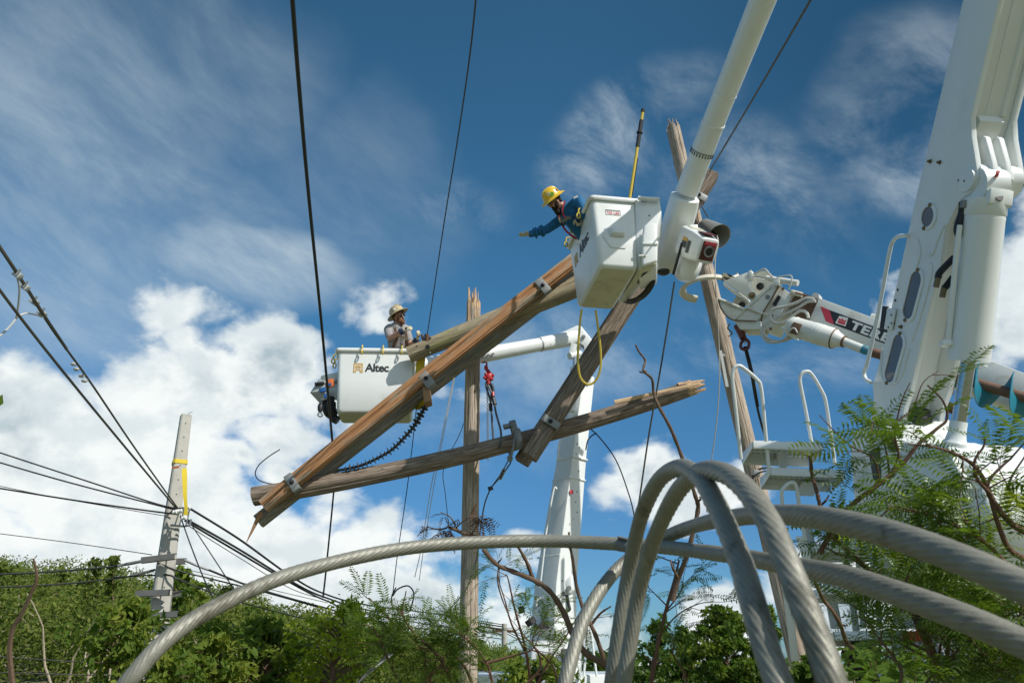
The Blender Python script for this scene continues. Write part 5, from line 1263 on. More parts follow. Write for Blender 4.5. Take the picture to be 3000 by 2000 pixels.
k3 = ond([(3080, 1187)], .30)[0]
MB().tube([k2, k3], .055, 18).build('auger_shaft', RUST, dd)
kd = (k3 - k2).normalized(); ka = kd.cross(Vector((0, 0, 1))).normalized(); kb = ka.cross(kd)
s0_ = (ond([(2790, 1104)], .30)[0] - k2).dot(kd); s1_ = (k3 - k2).dot(kd)
fv, ff = [], []; turns = (s1_ - s0_) / .34; nn = int(turns * 40)
for i in range(nn + 1):
    s_ = s0_ + (s1_ - s0_) * i / nn; th = 2 * math.pi * (s_ - s0_) / .40 + AUG_PH if False else 2 * math.pi * (s_ - s0_) / .34 + 1.2
    dr = ka * math.cos(th) - kb * math.sin(th); p = k2 + kd * s_
    R2 = .235 * min(1, .35 + 2.4 * i / nn * turns * .5)
    fv += [p + dr * .05 - kd * .006, p + dr * R2 - kd * .004, p + dr * R2 + kd * .004, p + dr * .05 + kd * .006]
for i in range(nn):
    for a in range(4): ff.append((i * 4 + a, i * 4 + (a + 1) % 4, i * 4 + 4 + (a + 1) % 4, i * 4 + 4 + a))
ff += [(0, 1, 2, 3), (nn * 4 + 3, nn * 4 + 2, nn * 4 + 1, nn * 4)]
MB().add(fv, ff).build('auger_flight', BLUEP, dd, smooth=60)
MB().prism(ond([(2780, 1090), (2800, 1096), (2790, 1155), (2770, 1150)], .12), -DN * .05).build('stow_bracket', RUST, dd, bevel=.006); MB().tube(ond([(2775, 1190), (2800, 1200)], .1), .06, 12).build('stow_hook', RUST, dd)
# hook block and black sling
hkb = thing('hook_block', ond([(2180, 1020)], -.1)[0], 'dark red crane hook hanging below the pole claw', 'hook')
MB().tube(ond([(2158, 955), (2168, 968), (2178, 992)], -.1), [(.055, .04), (.07, .05), (.06, .04)], 12, exp=4).build('block', REDD, hkb); MB().tube(ond([(2180, 990), (2185, 996)], -.1), .03, 8).build('shank', REDD, hkb)
MB().tube(spline(ond([(2187, 994), (2194, 1003), (2192, 1018), (2182, 1024), (2171, 1018), (2171, 1006), (2178, 996)], -.1), 5), [.022] * 31, 8).build('hook', REDD, hkb); MB().tube(ond([(2188, 996), (2180, 1010)], -.1), .008, 5).build('latch', STEEL, hkb)
hs_ = ond([(2184, 1022)], -.1)[0]; dh = dep(hs_)
wire('lifting_sling', [W(2181, 1014, dh), W(2190, 1050, dh), W(2203, 1095, dh), W(2216, 1180, dh + .2), W(2236, 1260, dh + .4), W(2260, 1330, dh + .6)], [.018, .018, .03, .018, .017, .017], BLACK, 'black sling trailing from the dark red hook down beside the leaning pole', 'sling')
wire('lifting_sling', [W(2186, 1014, dh - .02), W(2198, 1060, dh - .02), W(2206, 1100, dh), W(2222, 1190, dh + .2)], .012, BLACK, 'thin second leg of the black sling under the dark red hook', 'sling')

# ================================================================ POWER LINES
def pl(name, pts, rpx, m, label, group=None, cat='cable', straight=False, k=8, n=6):
    P = [W(x, y, d_) for x, y, d_ in pts]
    rr_ = [pm(rpx, p) for p in P] if not isinstance(rpx, float) or True else rpx
    # real cables keep one thickness: take the middle value
    r_ = sorted(rr_)[len(rr_) // 2]
    return wire(name, P, r_, m, label, cat, group, k=k, n=n, straight=straight)
LG = 'power lines at the concrete pole'
pl('power_line', [(-60, 640, 8.5), (50, 800, 9.2), (150, 960, 10.2), (262, 1115, 11.5), (380, 1290, 13.6), (475, 1425, 16), (530, 1500, 17.2)], 3.2, CABLE2, 'weathered cable with clamps and pods running from the left edge to the concrete pole', LG)
up_wrap = pl('power_line', [(-60, 770, 8.4), (60, 930, 9.2), (185, 1088, 10.3), (330, 1265, 12.4), (515, 1487, 17)], 4.0, CABLE2, 'thicker weathered cable just under the clamped one, running to the concrete pole', LG)
pl('line_wrap', [(-30, 680, 8.7), (50, 800, 9.2), (130, 925, 9.9), (195, 1022, 10.7)], 5.0, CABLE2, 'ribbed grip wrapped along the upper end of the clamped cable', None, 'cable grip')
for i, (x, y, d_, lb_) in enumerate(((52, 805, 9.2, 'topmost clamp on the cable by the left edge'), (73, 840, 9.4, 'second clamp down on the left-edge cable'), (101, 884, 9.7, 'third clamp down on the left-edge cable, white jumper below'), (123, 918, 9.9, 'lowest clamp on the left-edge cable where the white jumper ends'))):
    p = W(x, y, d_); t = thing('cable_clamp', p, lb_, 'clamp', 'clamps on the left-edge cable')
    MB().box(p, (.045, 0, -.03), (.0, .03, 0), (.02, 0, .03)).build('body', GREYPL, t, bevel=.008)
    MB().tube([p + Vector((.01, -.05, -.03)), p + Vector((.05, -.05, .05))], .012, 6).build('bolt', STEEL, t)
pl('jumper_wire', [(48, 800, 9.2), (57, 850, 9.3), (50, 920, 9.4), (43, 938, 9.4), (20, 965, 9.2), (-20, 1000, 9)], 3.2, GREYPL, 'short pale jumper wire looping off the left edge', None, 'wire')
pl('jumper_wire', [(48, 928, 9.4), (75, 918, 9.6), (105, 922, 9.8), (123, 928, 9.9)], 2.4, ROPEW, 'thin white jumper between the two left-edge cables', None, 'wire')
for i, (x, y, lb_) in enumerate(((216, 1066, 'upper left pod of the grey pods on the cable'), (224, 1081, 'second of the small grey pods on the cable'), (239, 1101, 'third of the small grey pods on the cable'), (247, 1115, 'lowest of the small grey pods on the cable'))):
    p = W(x, y, 11.3); t_ = (W(262, 1115, 11.5) - W(150, 960, 10.2)).normalized()
    o = MB().ell(p, (.045, 0, 0), (0, .03, 0), (0, 0, .028)).tube([p, W(x + 10, y - 4, 11.3)], .008, 5).build('line_pod', GREYPL); set_props(o, lb_, 'line pod', 'grey pods clipped on the cable')
pl('power_line', [(-60, 1306, 17), (250, 1407, 16.6), (480, 1481, 16.6), (552, 1486, 16.7)], 2.4, CABLE, 'upper of two black lines coming in level from the left', LG)
pl('power_line', [(-60, 1337, 17), (200, 1412, 16.7), (515, 1493, 16.8)], 2.4, CABLE, 'lower of two black lines coming in level from the left', LG)
pl('power_line', [(-60, 1420, 17), (200, 1462, 16.7), (410, 1492, 16.6), (520, 1506, 16.7)], 2.6, CABLE, 'lowest thick black line meeting the concrete pole at the insulators', LG)
pl('power_line', [(-60, 1410, 17.3), (120, 1448, 17), (300, 1480, 17), (500, 1513, 17)], 1.2, CABLE2, 'thin grey line along the lowest thick line left of the concrete pole', LG)
pl('power_line', [(552, 1486, 16.7), (700, 1578, 17.5), (850, 1685, 19), (950, 1738, 21), (1080, 1772, 25), (1300, 1800, 32), (1480, 1830, 42)], 2.6, CABLE, 'topmost line falling right from the concrete pole to the small far pole', LG)
pl('power_line', [(541, 1517, 16.6), (700, 1608, 17.5), (850, 1700, 19), (950, 1748, 21), (1100, 1790, 25), (1330, 1822, 33), (1480, 1842, 42)], 2.6, CABLE, 'second black line falling right from the concrete pole to the small far pole', LG)
pl('power_line', [(541, 1524, 16.7), (690, 1612, 17.5), (840, 1700, 19), (960, 1760, 21), (1100, 1802, 25), (1480, 1862, 42)], 2.4, CABLE, 'third black line just under the second, falling right from the concrete pole', LG)
pl('power_line', [(545, 1535, 16.8), (700, 1632, 17.7), (850, 1722, 19), (950, 1755, 21)], 1.1, CABLE2, 'thin grey line under the bundle falling right from the concrete pole', LG)
pl('power_line', [(-60, 1555, 18), (200, 1588, 17.6), (445, 1624, 17)], 1.3, CABLE2, 'thin barbed-looking grey line to the uppermost crossarm of the concrete pole', LG)
pl('power_line', [(-60, 1684, 15.5), (150, 1674, 16), (345, 1657, 16.5), (420, 1644, 16.6)], 3.0, CABLE, 'upper sagging black service line left of the concrete pole', LG)
pl('power_line', [(-60, 1722, 15.5), (150, 1712, 16), (335, 1694, 16.5), (450, 1672, 16.6)], 2.6, CABLE, 'lower sagging black service line left of the concrete pole', LG)
pl('line_lashing', [(345, 1657, 16.48), (385, 1648, 16.55), (430, 1640, 16.6), (505, 1628, 16.6)], 4.2, GALV, 'lumpy white lashing at the end of the upper service line', None, 'lashing')
pl('line_lashing', [(385, 1685, 16.5), (420, 1676, 16.55), (455, 1668, 16.6)], 3.6, GALV, 'lumpy white lashing at the end of the lower service line', None, 'lashing')
pl('line_lashing', [(540, 1640, 16.6), (575, 1655, 16.6), (610, 1668, 16.7)], 4.0, GALV, 'lumpy white lashing right of the uppermost crossarm', None, 'lashing')
pl('power_line', [(610, 1668, 16.7), (750, 1722, 17.6), (940, 1776, 20), (1150, 1828, 26), (1480, 1872, 42)], 2.6, CABLE, 'thick service line leaving the uppermost crossarm to the right', LG)
pl('power_line', [(460, 1646, 16.4), (520, 1670, 16.5), (620, 1695, 16.8), (780, 1735, 18), (940, 1780, 20)], 2.4, CABLE, 'service line passing across the concrete pole to the right below the thick one', LG)
pl('power_line', [(330, 1690, 16.3), (480, 1685, 16.4), (560, 1712, 16.6), (700, 1762, 17.5), (900, 1813, 20)], 2.2, CABLE, 'lowest service line slipping behind the long foreground cable', LG)
pl('power_line', [(560, 1668, 16.6), (560, 1670, 16.7), (760, 1718, 17.5), (960, 1765, 20)], 1.0, CABLE2, 'hair-thin line above the service lines right of the concrete pole', LG)
pl('power_line', [(528, 1510, 16.7), (560, 1600, 16), (600, 1700, 15.2), (650, 1800, 14.5)], 2.0, CABLE, 'steep black line dropping right from the insulators of the concrete pole', LG)
pl('power_line', [(560, 1535, 16.7), (620, 1625, 15.8), (700, 1748, 14.8)], 1.6, CABLE, 'second steep line dropping right from the insulators, the thinner one', LG)
pl('power_line', [(470, 1682, 16.4), (500, 1685, 16.3), (520, 1695, 16.3), (545, 1705, 16.3)], 3.0, CABLE, 'short black jumper with a bulge on the shaft of the concrete pole', LG)
pl('power_line', [(-60, 1918, 13), (200, 1936, 13.5), (400, 1947, 14), (620, 1968, 15), (750, 1985, 16)], 1.6, CABLE, 'upper low dark line across the hillside scrub at the bottom left', LG)
pl('power_line', [(-60, 1967, 13), (150, 1973, 13.4), (340, 1978, 14)], 1.6, CABLE, 'lower low dark line across the hillside scrub at the bottom left', LG)
pl('conduit', [(335, 1923, 13.5), (365, 1930, 13.6), (388, 1945, 13.7), (396, 1962, 13.8)], 4.0, ALU, 'short bent grey conduit sticking out of the scrub beside the concrete pole', None, 'conduit')

# big droppers over the camera
pl('line_dropper', [(850, -90, 5.2), (875, 240, 6.2), (905, 580, 7.6), (945, 980, 9.8), (981, 1372, 12.15)], 5.2, CABLE, 'thick black cable coming down from the top of the sky to the crossing timbers', 'lines hanging from above', n=10)
MB_f = MB().tube([W(979, 1350, 12.05), W(982, 1382, 12.15)], .05, 10).tube([W(975, 1383, 12.1), W(998, 1376, 12.1)], .02, 6).build('cable_fitting', GALV); set_props(MB_f, 'grey fitting where the thick black cable meets the level log', 'cable fitting')
pl('line_dropper', [(979, 1425, 12.4), (972, 1500, 12.3), (962, 1600, 12.2), (952, 1700, 12.1), (946, 1750, 12)], 2.6, CABLE, 'black cable continuing down below the level log towards the bright tree', 'lines hanging from above')
pl('line_dropper', [(1402, -90, 5.2), (1378, 150, 6.4), (1342, 400, 8.0), (1300, 660, 9.8), (1251, 985, 12.1)], 2.1, CABLE, 'thin black cable from the top of the sky down to the mossy log end', 'lines hanging from above')
wfit = MB().tube([W(1236, 980, 12.0), W(1240, 995, 12.0), W(1252, 995, 12.0), W(1262, 988, 12.0)], .022, 7).tube([W(1250, 978, 12.0), W(1250, 998, 12.0)], .035, 8).build('cable_fitting', RUST); set_props(wfit, 'rusty hook fitting on the mossy log end under the thin black cable', 'cable fitting')
pl('line_dropper', [(2410, -60, 6.5), (2375, 0, 6.8), (2250, 215, 8.2), (2140, 400, 10.2), (2078, 503, 11.9)], 3.4, CABLE2, 'weathered cable slanting from the top right to the steep timber pair', 'lines hanging from above')
pl('line_dropper', [(1976, 825, 11.9), (1955, 960, 11.95), (1930, 1110, 12.0), (1900, 1280, 12.0), (1872, 1470, 12.1), (1850, 1600, 12.1)], 2.8, CABLE2, 'grey cable dropping straight from under the rotator of the near lift', 'lines hanging from above')
pl('loose_wire', [(1716, 1243, 12.2), (1760, 1285, 12.2), (1806, 1350, 12.2), (1840, 1440, 12.2), (1856, 1500, 12.2), (1872, 1600, 12.2), (1900, 1720, 12.2)], 1.8, CABLE, 'springy loose wire curving down from the right half of the level log', None, 'wire')
pl('loose_wire', [(1748, 1268, 12.15), (1735, 1275, 12.15), (1722, 1290, 12.15), (1716, 1318, 12.1)], 1.9, CABLE, 'short curled wire tail hanging below the right half of the level log', None, 'wire')
pl('loose_wire', [(820, 1316, 12), (790, 1335, 12), (760, 1360, 12), (748, 1385, 12), (758, 1405, 12), (790, 1416, 12), (815, 1417, 12)], 1.6, CABLE, 'springy black wire curling up from the left end of the level log', None, 'wire')
pl('loose_wire', [(1330, 1105, 12.3), (1318, 1160, 12.3), (1290, 1300, 12.3), (1262, 1430, 12.3), (1235, 1600, 12.3), (1215, 1690, 12.3)], 1.2, ROPEW, 'left of the two thin white cords falling beside the upright pole', 'thin cords beside the upright pole', 'cord')
pl('loose_wire', [(1332, 1105, 12.35), (1300, 1270, 12.35), (1275, 1400, 12.35), (1245, 1580, 12.35), (1228, 1700, 12.35)], 1.1, ROPEW, 'right of the two thin white cords falling beside the upright pole', 'thin cords beside the upright pole', 'cord')
pl('loose_wire', [(1220, 1195, 12.1), (1205, 1330, 12.1), (1190, 1450, 12.1), (1165, 1620, 12.1), (1150, 1745, 12.1)], 1.3, CABLE, 'dark cord hanging straight from the yellow sling behind the level log', 'thin cords beside the upright pole', 'cord')
pl('loose_wire', [(1358, 1240, 12.3), (1345, 1275, 12.3), (1300, 1370, 12.3), (1305, 1450, 12.3), (1315, 1540, 12.3)], 1.1, CABLE, 'dark kinked wire by the left side of the upright pole', 'thin cords beside the upright pole', 'cord')
pl('loose_wire', [(1150, 1745, 11), (1165, 1725, 11), (1195, 1715, 11), (1212, 1735, 11), (1208, 1765, 11), (1200, 1790, 11)], 2.2, CABLE, 'black wire looped at the tip of the ferny shrub', None, 'wire')
pl('loose_wire', [(1160, 1720, 11.1), (1148, 1745, 11.1), (1150, 1775, 11.1), (1180, 1790, 11.1)], 2.0, CABLE, 'black wire crescent beside the wire loop in the ferny shrub', None, 'wire')
pl('loose_wire', [(1230, 1840, 10), (1140, 1915, 9.5), (1080, 1965, 9), (1040, 2010, 8.8)], 3.2, CABLE, 'thick slack black wire sloping down in front of the bright tree', 'slack wires at the bottom', 'wire')
pl('loose_wire', [(1170, 1900, 9.6), (1110, 1945, 9.2), (1060, 1985, 9), (1030, 2020, 8.8)], 2.2, GALV, 'grey slack wire running beside the thick slack black wire', 'slack wires at the bottom', 'wire')
for i, (y_, lb_) in enumerate(((1836, 'upper service line right of the upright pole to the far pole'), (1846, 'middle service line right of the upright pole to the far pole'), (1858, 'lower service line right of the upright pole to the far pole'))):
    pl('power_line', [(1380, y_ - 18, 38), (1430, y_ - 8, 40), (1480, y_, 42)], 2.0, CABLE, lb_, LG)
for i in range(3): pl('power_line', [(1480, 1840 + i * 6, 42), (1540, 1870 + i * 8, 40), (1620, 1925 + i * 9, 38)], 1.2, CABLE, ('uppermost', 'middle', 'lowest')[i] + ' of three thin lines fanning right from the small far pole', LG)
fpz = WY(1478, 1826, 42); fp_ = thing('wooden_pole', (fpz.x, fpz.y, 0), 'small far grey utility pole seen just right of the upright pole', 'utility pole')
MB().tube([(fpz.x, fpz.y, 0), tuple(fpz)], [.17, .13], 12).build('shaft', WOOD_GREY if False else CONC, fp_); MB().box(fpz - Vector((.0, 0, .35)), (.6, 0, 0), (0, .05, 0), (0, 0, .06)).build('crossarm', WOODX if False else BARK, fp_)

# ================================================================ FOREGROUND CABLE COIL
def strand(name, pts, r_, label, lay=.26, nst=13):
    P = spline([W(x, y, d_) for x, y, d_ in pts], 16)
    # resample evenly
    s_ = [0]
    for i in range(1, len(P)): s_.append(s_[-1] + (P[i] - P[i - 1]).length)
    n_ = max(60, int(s_[-1] / .006)); A = np.array([tuple(p) for p in P]); u = np.linspace(0, s_[-1], n_)
    Q = [Vector((np.interp(t, s_, A[:, 0]), np.interp(t, s_, A[:, 1]), np.interp(t, s_, A[:, 2]))) for t in u]
    rs = []; nr = nst * 6
    for i, (t, a, b) in enumerate(frames(Q)):
        ph = 2 * math.pi * u[i] / lay; ring = []
        wob = 1 + .015 * math.sin(u[i] * 31)
        for q in range(nr):
            th = 2 * math.pi * q / nr
            k_ = abs(math.sin((th - ph) * nst / 2)) ** .7
            rr_ = r_ * wob * (.84 + .16 * k_)
            ring.append(Q[i] + a * (rr_ * math.cos(th)) + b * (rr_ * math.sin(th)))
        rs.append(ring)
    o = MB().rings(rs).build(name, ALU, smooth=60)
    return set_props(o, label, 'cable', 'twisted cables coiled in front')
strand('twisted_cable', [(330, 2060, 1.45), (385, 1985, 1.45), (480, 1880, 1.5), (600, 1795, 1.58), (800, 1700, 1.72), (1000, 1642, 1.85), (1200, 1604, 1.95), (1400, 1588, 2.02), (1600, 1584, 2.05), (1800, 1592, 2.0), (1960, 1604, 1.9), (2150, 1628, 1.6), (2300, 1655, 1.35), (2450, 1683, 1.15), (2600, 1728, 1.02), (2800, 1800, .92), (3000, 1885, .86), (3080, 1925, .84)], .0165, 'long twisted cable arching from the bottom left across to the right edge')
strand('twisted_cable', [(1645, 2050, 1.75), (1668, 1950, 1.8), (1711, 1813, 1.9), (1778, 1702, 2.0), (1850, 1632, 2.05), (1957, 1570, 1.95), (2060, 1533, 1.75), (2180, 1512, 1.45), (2300, 1508, 1.22), (2420, 1520, 1.05), (2600, 1562, .92), (2800, 1632, .82), (3000, 1720, .76), (3080, 1760, .74)], .0165, 'twisted cable rising left of the twin loops and crossing above to the right edge')
strand('twisted_cable', [(1785, 2060, 1.5), (1792, 1996, 1.5), (1814, 1836, 1.52), (1837, 1702, 1.54), (1859, 1590, 1.52), (1886, 1492, 1.46), (1932, 1405, 1.36), (1993, 1370, 1.24), (2051, 1400, 1.12), (2095, 1472, 1.03), (2136, 1560, .95), (2171, 1650, .89), (2198, 1740, .84), (2225, 1830, .80), (2256, 1930, .77), (2285, 2010, .75), (2300, 2060, .74)], .0140, 'front loop of the twin twisted cable loops, its peak nearer the left')
strand('twisted_cable', [(1822, 2060, 1.42), (1828, 1996, 1.42), (1850, 1858, 1.44), (1872, 1730, 1.45), (1904, 1614, 1.42), (1939, 1525, 1.36), (1984, 1442, 1.27), (2030, 1395, 1.18), (2073, 1378, 1.10), (2127, 1388, 1.02), (2176, 1424, .96), (2221, 1480, .90), (2261, 1545, .86), (2298, 1630, .82), (2334, 1720, .79), (2370, 1810, .76), (2406, 1905, .74), (2437, 2000, .72), (2455, 2060, .715)], .0140, 'second loop of the twin twisted cable loops, its thick leg falling further right')
tape = MB().tube([W(1811, 1592, 1.98), W(1850, 1598, 1.97)], .018, 14).tube([W(1812, 1573, 1.97), W(1840, 1580, 1.96)], (.012, .004), 8).build('tape_wrap', mat('grey_tape', (.14, .15, .17), .6)); set_props(tape, 'scrap of grey tape on the long twisted cable just left of the loops', 'tape')

# ================================================================ PEOPLE
SKIN = mat('skin', (.50, .27, .19), .55, var=.1, vscale=20)
SHIRTB = mat('blue_work_shirt', (.008, .12, .27), .8, var=.25, vscale=14, bump=.4, bscale=18)
SHIRTG = mat('grey_tshirt', (.30, .285, .28), .9, var=.15, vscale=14, bump=.4, bscale=18)
TROUS = mat('dark_trousers', (.03, .035, .05), .9)
GLOVE = mat('cream_glove_leather', (.52, .46, .32), .8, var=.2, vscale=40)
GLOVEN = mat('navy_glove_cuff', (.015, .025, .06), .6)
BEARDK = mat('black_beard', (.018, .012, .009), .9, bump=.6, bscale=90); BEARDR = mat('red_brown_beard', (.17, .075, .035), .9, bump=.6, bscale=90)
HATY = mat('yellow_hard_hat', (.80, .50, .03), .3, var=.05, dirt=(.35, .2, .05), dirt_scale=18, dirt_amt=.3); HATP = mat('pale_yellow_hard_hat', (.52, .42, .24), .5, var=.08)
LENS = mat('dark_lens', (.01, .01, .012), .05); HARN = mat('red_harness_web', (.28, .02, .03), .8); HARNB = mat('brown_harness_web', (.13, .06, .035), .8); HARNT = mat('tan_harness_web', (.20, .165, .10), .8)
def hand(m, w, d, n, s=1.0, g=0.0, curl=.6, flip=1, spread=.12):
    """palm and five fingers; w wrist, d pointing direction, n back-of-hand normal"""
    d, n = Vector(d).normalized(), Vector(n).normalized(); n = (n - d * n.dot(d)).normalized(); x = d.cross(n) * flip
    k = s
    m.capsule(w, w + d * .03 * k, .026 * k + g, .028 * k + g, 10, 3)
    pc_ = w + d * .055 * k; m.ell(pc_, d * (.052 * k + g), x * (.042 * k + g), n * (.018 * k + g), 12, 6)
    for i, (o_, L_) in enumerate(((.032, .068), (.011, .078), (-.011, .073), (-.031, .058))):
        b = w + d * .095 * k + x * o_ * k; dd_ = (d + x * (o_ * spread * 25)).normalized()
        j1 = b + (dd_ * math.cos(curl * .4) - n * math.sin(curl * .4)) * L_ * .5 * k
        j2 = j1 + (dd_ * math.cos(curl * 1.3) - n * math.sin(curl * 1.3)) * L_ * .5 * k
        m.capsule(b - d * .015 * k, j1, .0105 * k + g, .0098 * k + g, 8, 3); m.capsule(j1, j2, .0098 * k + g, .008 * k + g, 8, 3)
    t0_ = w + d * .03 * k + x * .035 * k; t1_ = t0_ + (d * .6 + x * .75 - n * .2).normalized() * .042 * k; t2_ = t1_ + (d * .9 + x * .25 - n * (.2 + curl * .3)).normalized() * .032 * k
    m.capsule(t0_ - x * .015 * k, t1_, .013 * k + g, .011 * k + g, 8, 3); m.capsule(t1_, t2_, .011 * k + g, .009 * k + g, 8, 3)
def head_shapes(m, c, f, u, r):
    m.ell(c + u * .035 - f * .012, r * .074, f * .095, u * .092, 18, 10)
    m.ell(c - u * .045 + f * .022, r * .058, f * .066, u * .066, 16, 8)
    m.ell(c - u * .085 + f * .052, r * .028, f * .028, u * .022, 10, 6)
    m.capsule(c + f * .086 + u * .022, c + f * .104 - u * .016, .010, .0155, 8, 3)
    m.ell(c + f * .083 + u * .034, r * .050, f * .012, u * .010, 12, 6)
    m.ell(c + f * .082 - u * .045, r * .024, f * .012, u * .009, 10, 6)
    for s_ in (1, -1):
        m.ell(c + r * .076 * s_ - f * .005, r * .010, f * .018, u * .030, 10, 6)
        m.ell(c + f * .062 + r * .040 * s_ + u * .0, r * .024, f * .022, u * .022, 8, 6)
def head_gear(P, c, f, u, r, hatm, beardm, beard_len, tilt, spots=()):
    # eyes
    for s_ in (1, -1): MB().ell(c + f * .083 + r * .031 * s_ + u * .018, r * .013, f * .010, u * .010, 10, 6).build('eye', INKW, P)
    bm_ = MB(); bm_.ell(c - u * .068 + f * .045, r * .060, f * .052, u * .046, 14, 8); bm_.ell(c - u * (.085 + beard_len * .5) + f * .055, r * .046, f * .042, u * (.03 + beard_len * .5), 14, 8)
    bm_.ell(c + f * .085 - u * .030, r * .030, f * .014, u * .008, 10, 6)
    for s_ in (1, -1): bm_.ell(c + r * .060 * s_ - u * .035 + f * .022, r * .014, f * .036, u * .046, 10, 6)
    remesh(bm_, 'beard', beardm, P, .007, 3)
    hm = MB()
    hm.ell(c + u * .04 - f * .03, r * .079, f * .085, u * .080, 16, 8); hm.ell(c - u * .02 - f * .062, r * .066, f * .04, u * .055, 12, 8); remesh(hm, 'hair', beardm, P, .009, 2)
    g = MB()
    for s_ in (1, -1):
        g.ell(c + f * .096 + r * .033 * s_ + u * .017, r * .033, f * .009, u * .019, 12, 6)
        g.tube([c + f * .09 + r * .064 * s_ + u * .022, c + f * .02 + r * .080 * s_ + u * .020, c - f * .01 + r * .079 * s_ + u * .012], .004, 6)
    g.build('sunglasses', LENS, P)
    hu = (u + f * tilt).normalized(); hf = (f - hu * f.dot(hu)).normalized(); hr_ = hf.cross(hu)
    hc_ = c + u * .070 - f * .005
    prof = [(0.178, -.012), (.186, -.008), (.180, -.002), (.135, .012), (.122, .03), (.115, .075), (.095, .115), (.06, .140), (.02, .149)]
    rs = [[hc_ + hu * h_ + (hf * 1.12 * math.cos(2 * math.pi * q / 36) + hr_ * .92 * math.sin(2 * math.pi * q / 36)) * r_ + hu * (-.012 * math.cos(2 * math.pi * q / 36) ** 2 if i < 3 else 0) for q in range(36)] for i, (r_, h_) in enumerate(prof)]
    inn = [[hc_ + hu * (h_ - .006) + (hf * 1.12 * math.cos(2 * math.pi * q / 36) + hr_ * .92 * math.sin(2 * math.pi * q / 36)) * (r_ - .005) for q in range(36)] for r_, h_ in prof[::-1]]
    hat = MB().rings(rs + inn, closed=True, cap=False).build('hard_hat', hatm, P, smooth=50)
    MB().tube([hc_ + hu * (h_ + .003) + hf * (1.12 * r_) for r_, h_ in prof[5:]] + [hc_ + hu * (h_ + .003) - hf * (1.12 * r_) for r_, h_ in prof[:4:-1]], .008, 6).build('ridge', hatm, hat)
    for (fa, h_, rr_, m_) in spots:
        k_ = np.interp(h_, [.03, .075, .115], [.122, .115, .095]); a = math.radians(fa)
        pdir = (hf * 1.12 * math.cos(a) + hr_ * .92 * math.sin(a)); MB().lathe(hc_ + hu * h_ + pdir * (k_ + .0005), pdir + hu * .25, [(-.004, rr_), (.003, rr_)], 12).build('sticker', m_, hat)
    MB().tube([hc_ + (hf * 1.1 * math.cos(2 * math.pi * q / 24) + hr_ * .9 * math.sin(2 * math.pi * q / 24)) * .098 - hu * .012 for q in range(24)], (.016, .004), 6, closed=True).build('headband', DARK, hat)

# man in blue leaning over the near bucket
DB = 11.35
def WD(x, y, d_=DB): return W(x, y, d_)
hc1 = WD(1626, 592, DB - .05)
J = dict(neck=WD(1653, 603, DB), chest=WD(1683, 637, DB), waist=WD(1718, 680, DB), pelvis=WD(1738, 725, DB + .02),
         shN=WD(1697, 590, DB - .17), elN=WD(1716, 628, DB - .30), wrN=WD(1688, 637, DB - .22), shF=WD(1642, 645, DB + .14), elF=WD(1601, 673, DB + .10), wrF=WD(1552, 686, DB + .02))
man = thing('person', J['pelvis'], 'bearded man in blue leaning over the bucket rim with one arm stretched out', 'person')
f1 = (WD(1600, 612, DB - .1) - hc1).normalized(); u1_ = (WD(1640, 560, DB - .02) - hc1); u1_ = (u1_ - f1 * u1_.dot(f1)).normalized(); r1_ = f1.cross(u1_)
body = MB(); head_shapes(body, hc1, f1, u1_, r1_)
body.capsule(hc1 - u1_ * .05 - f1 * .03, J['neck'].lerp(J['chest'], .25), .055, .065)
def torso(m, J, g):
    sN, sF = J['shN'], J['shF']
    m.capsule(sN.lerp(sF, .12), sF.lerp(sN, .12), .085 + g, .085 + g); m.capsule(J['chest'], J['waist'], .15 + g, .14 + g, 16); m.capsule(J['neck'].lerp(J['chest'], .3), J['chest'], .10 + g, .15 + g, 14)
    m.capsule(sN.lerp(sF, .3).lerp(J['chest'], .45), sF.lerp(sN, .3).lerp(J['chest'], .45), .12 + g, .12 + g, 14); m.capsule(J['waist'], J['pelvis'], .14 + g, .15 + g, 14)
def arm(m, a, b, c, r, g): m.capsule(a, b, r[0] + g, r[1] + g); m.capsule(b, c, r[1] + g, r[2] + g)
torso(body, J, 0)
arm(body, J['shN'], J['elN'], J['wrN'], (.058, .044, .03), 0); arm(body, J['shF'], J['elF'], J['wrF'], (.058, .044, .03), 0)
vx, vy, vz = Vector((1, 0, 0)), Vector((0, CP, SP)), Vector((0, -SP, CP))   # right, away, up as seen from the photo's side
hF = (WD(1515, 690, DB - .03) - J['wrF']).normalized(); hN = Vector((.35, .1, -.8)).normalized()
hand(body, J['wrF'], hF, -vz - vy * .3, .9, 0, .25, 1, .35); hand(body, J['wrN'], hN, -vy, .85, 0, 1.3)
def legs(m, P, ax, zf, r, g):
    h_ = max(.25, P.z - zf - .06); k_ = math.sqrt(max(0, .16 - (h_ / 2) ** 2)) * .55
    for sx_ in (-.08, .08):
        a = P + ax * sx_; kn = a + Vector((0, 0, -h_ / 2)) + Vector((-.6, .3, 0)) * k_ * .4; ft = a + Vector((0, 0, -h_))
        m.capsule(a, kn, r[0] + g, r[1] + g); m.capsule(kn, ft, r[1] + g, r[2] + g * .3); m.capsule(ft, ft + Vector((-.10, .0, 0)), r[2], r[2] * .8)
legs(body, J['pelvis'], ny, NB.z + .09, (.085, .058, .042), 0)
remesh(body, 'body', SKIN, man, .009, 3)
sh = MB(); torso(sh, J, .016); arm(sh, J['shN'], J['elN'], J['wrN'].lerp(J['elN'], .18), (.064, .052, .040), .012); arm(sh, J['shF'], J['elF'], J['wrF'].lerp(J['elF'], .06), (.064, .052, .038), .012)
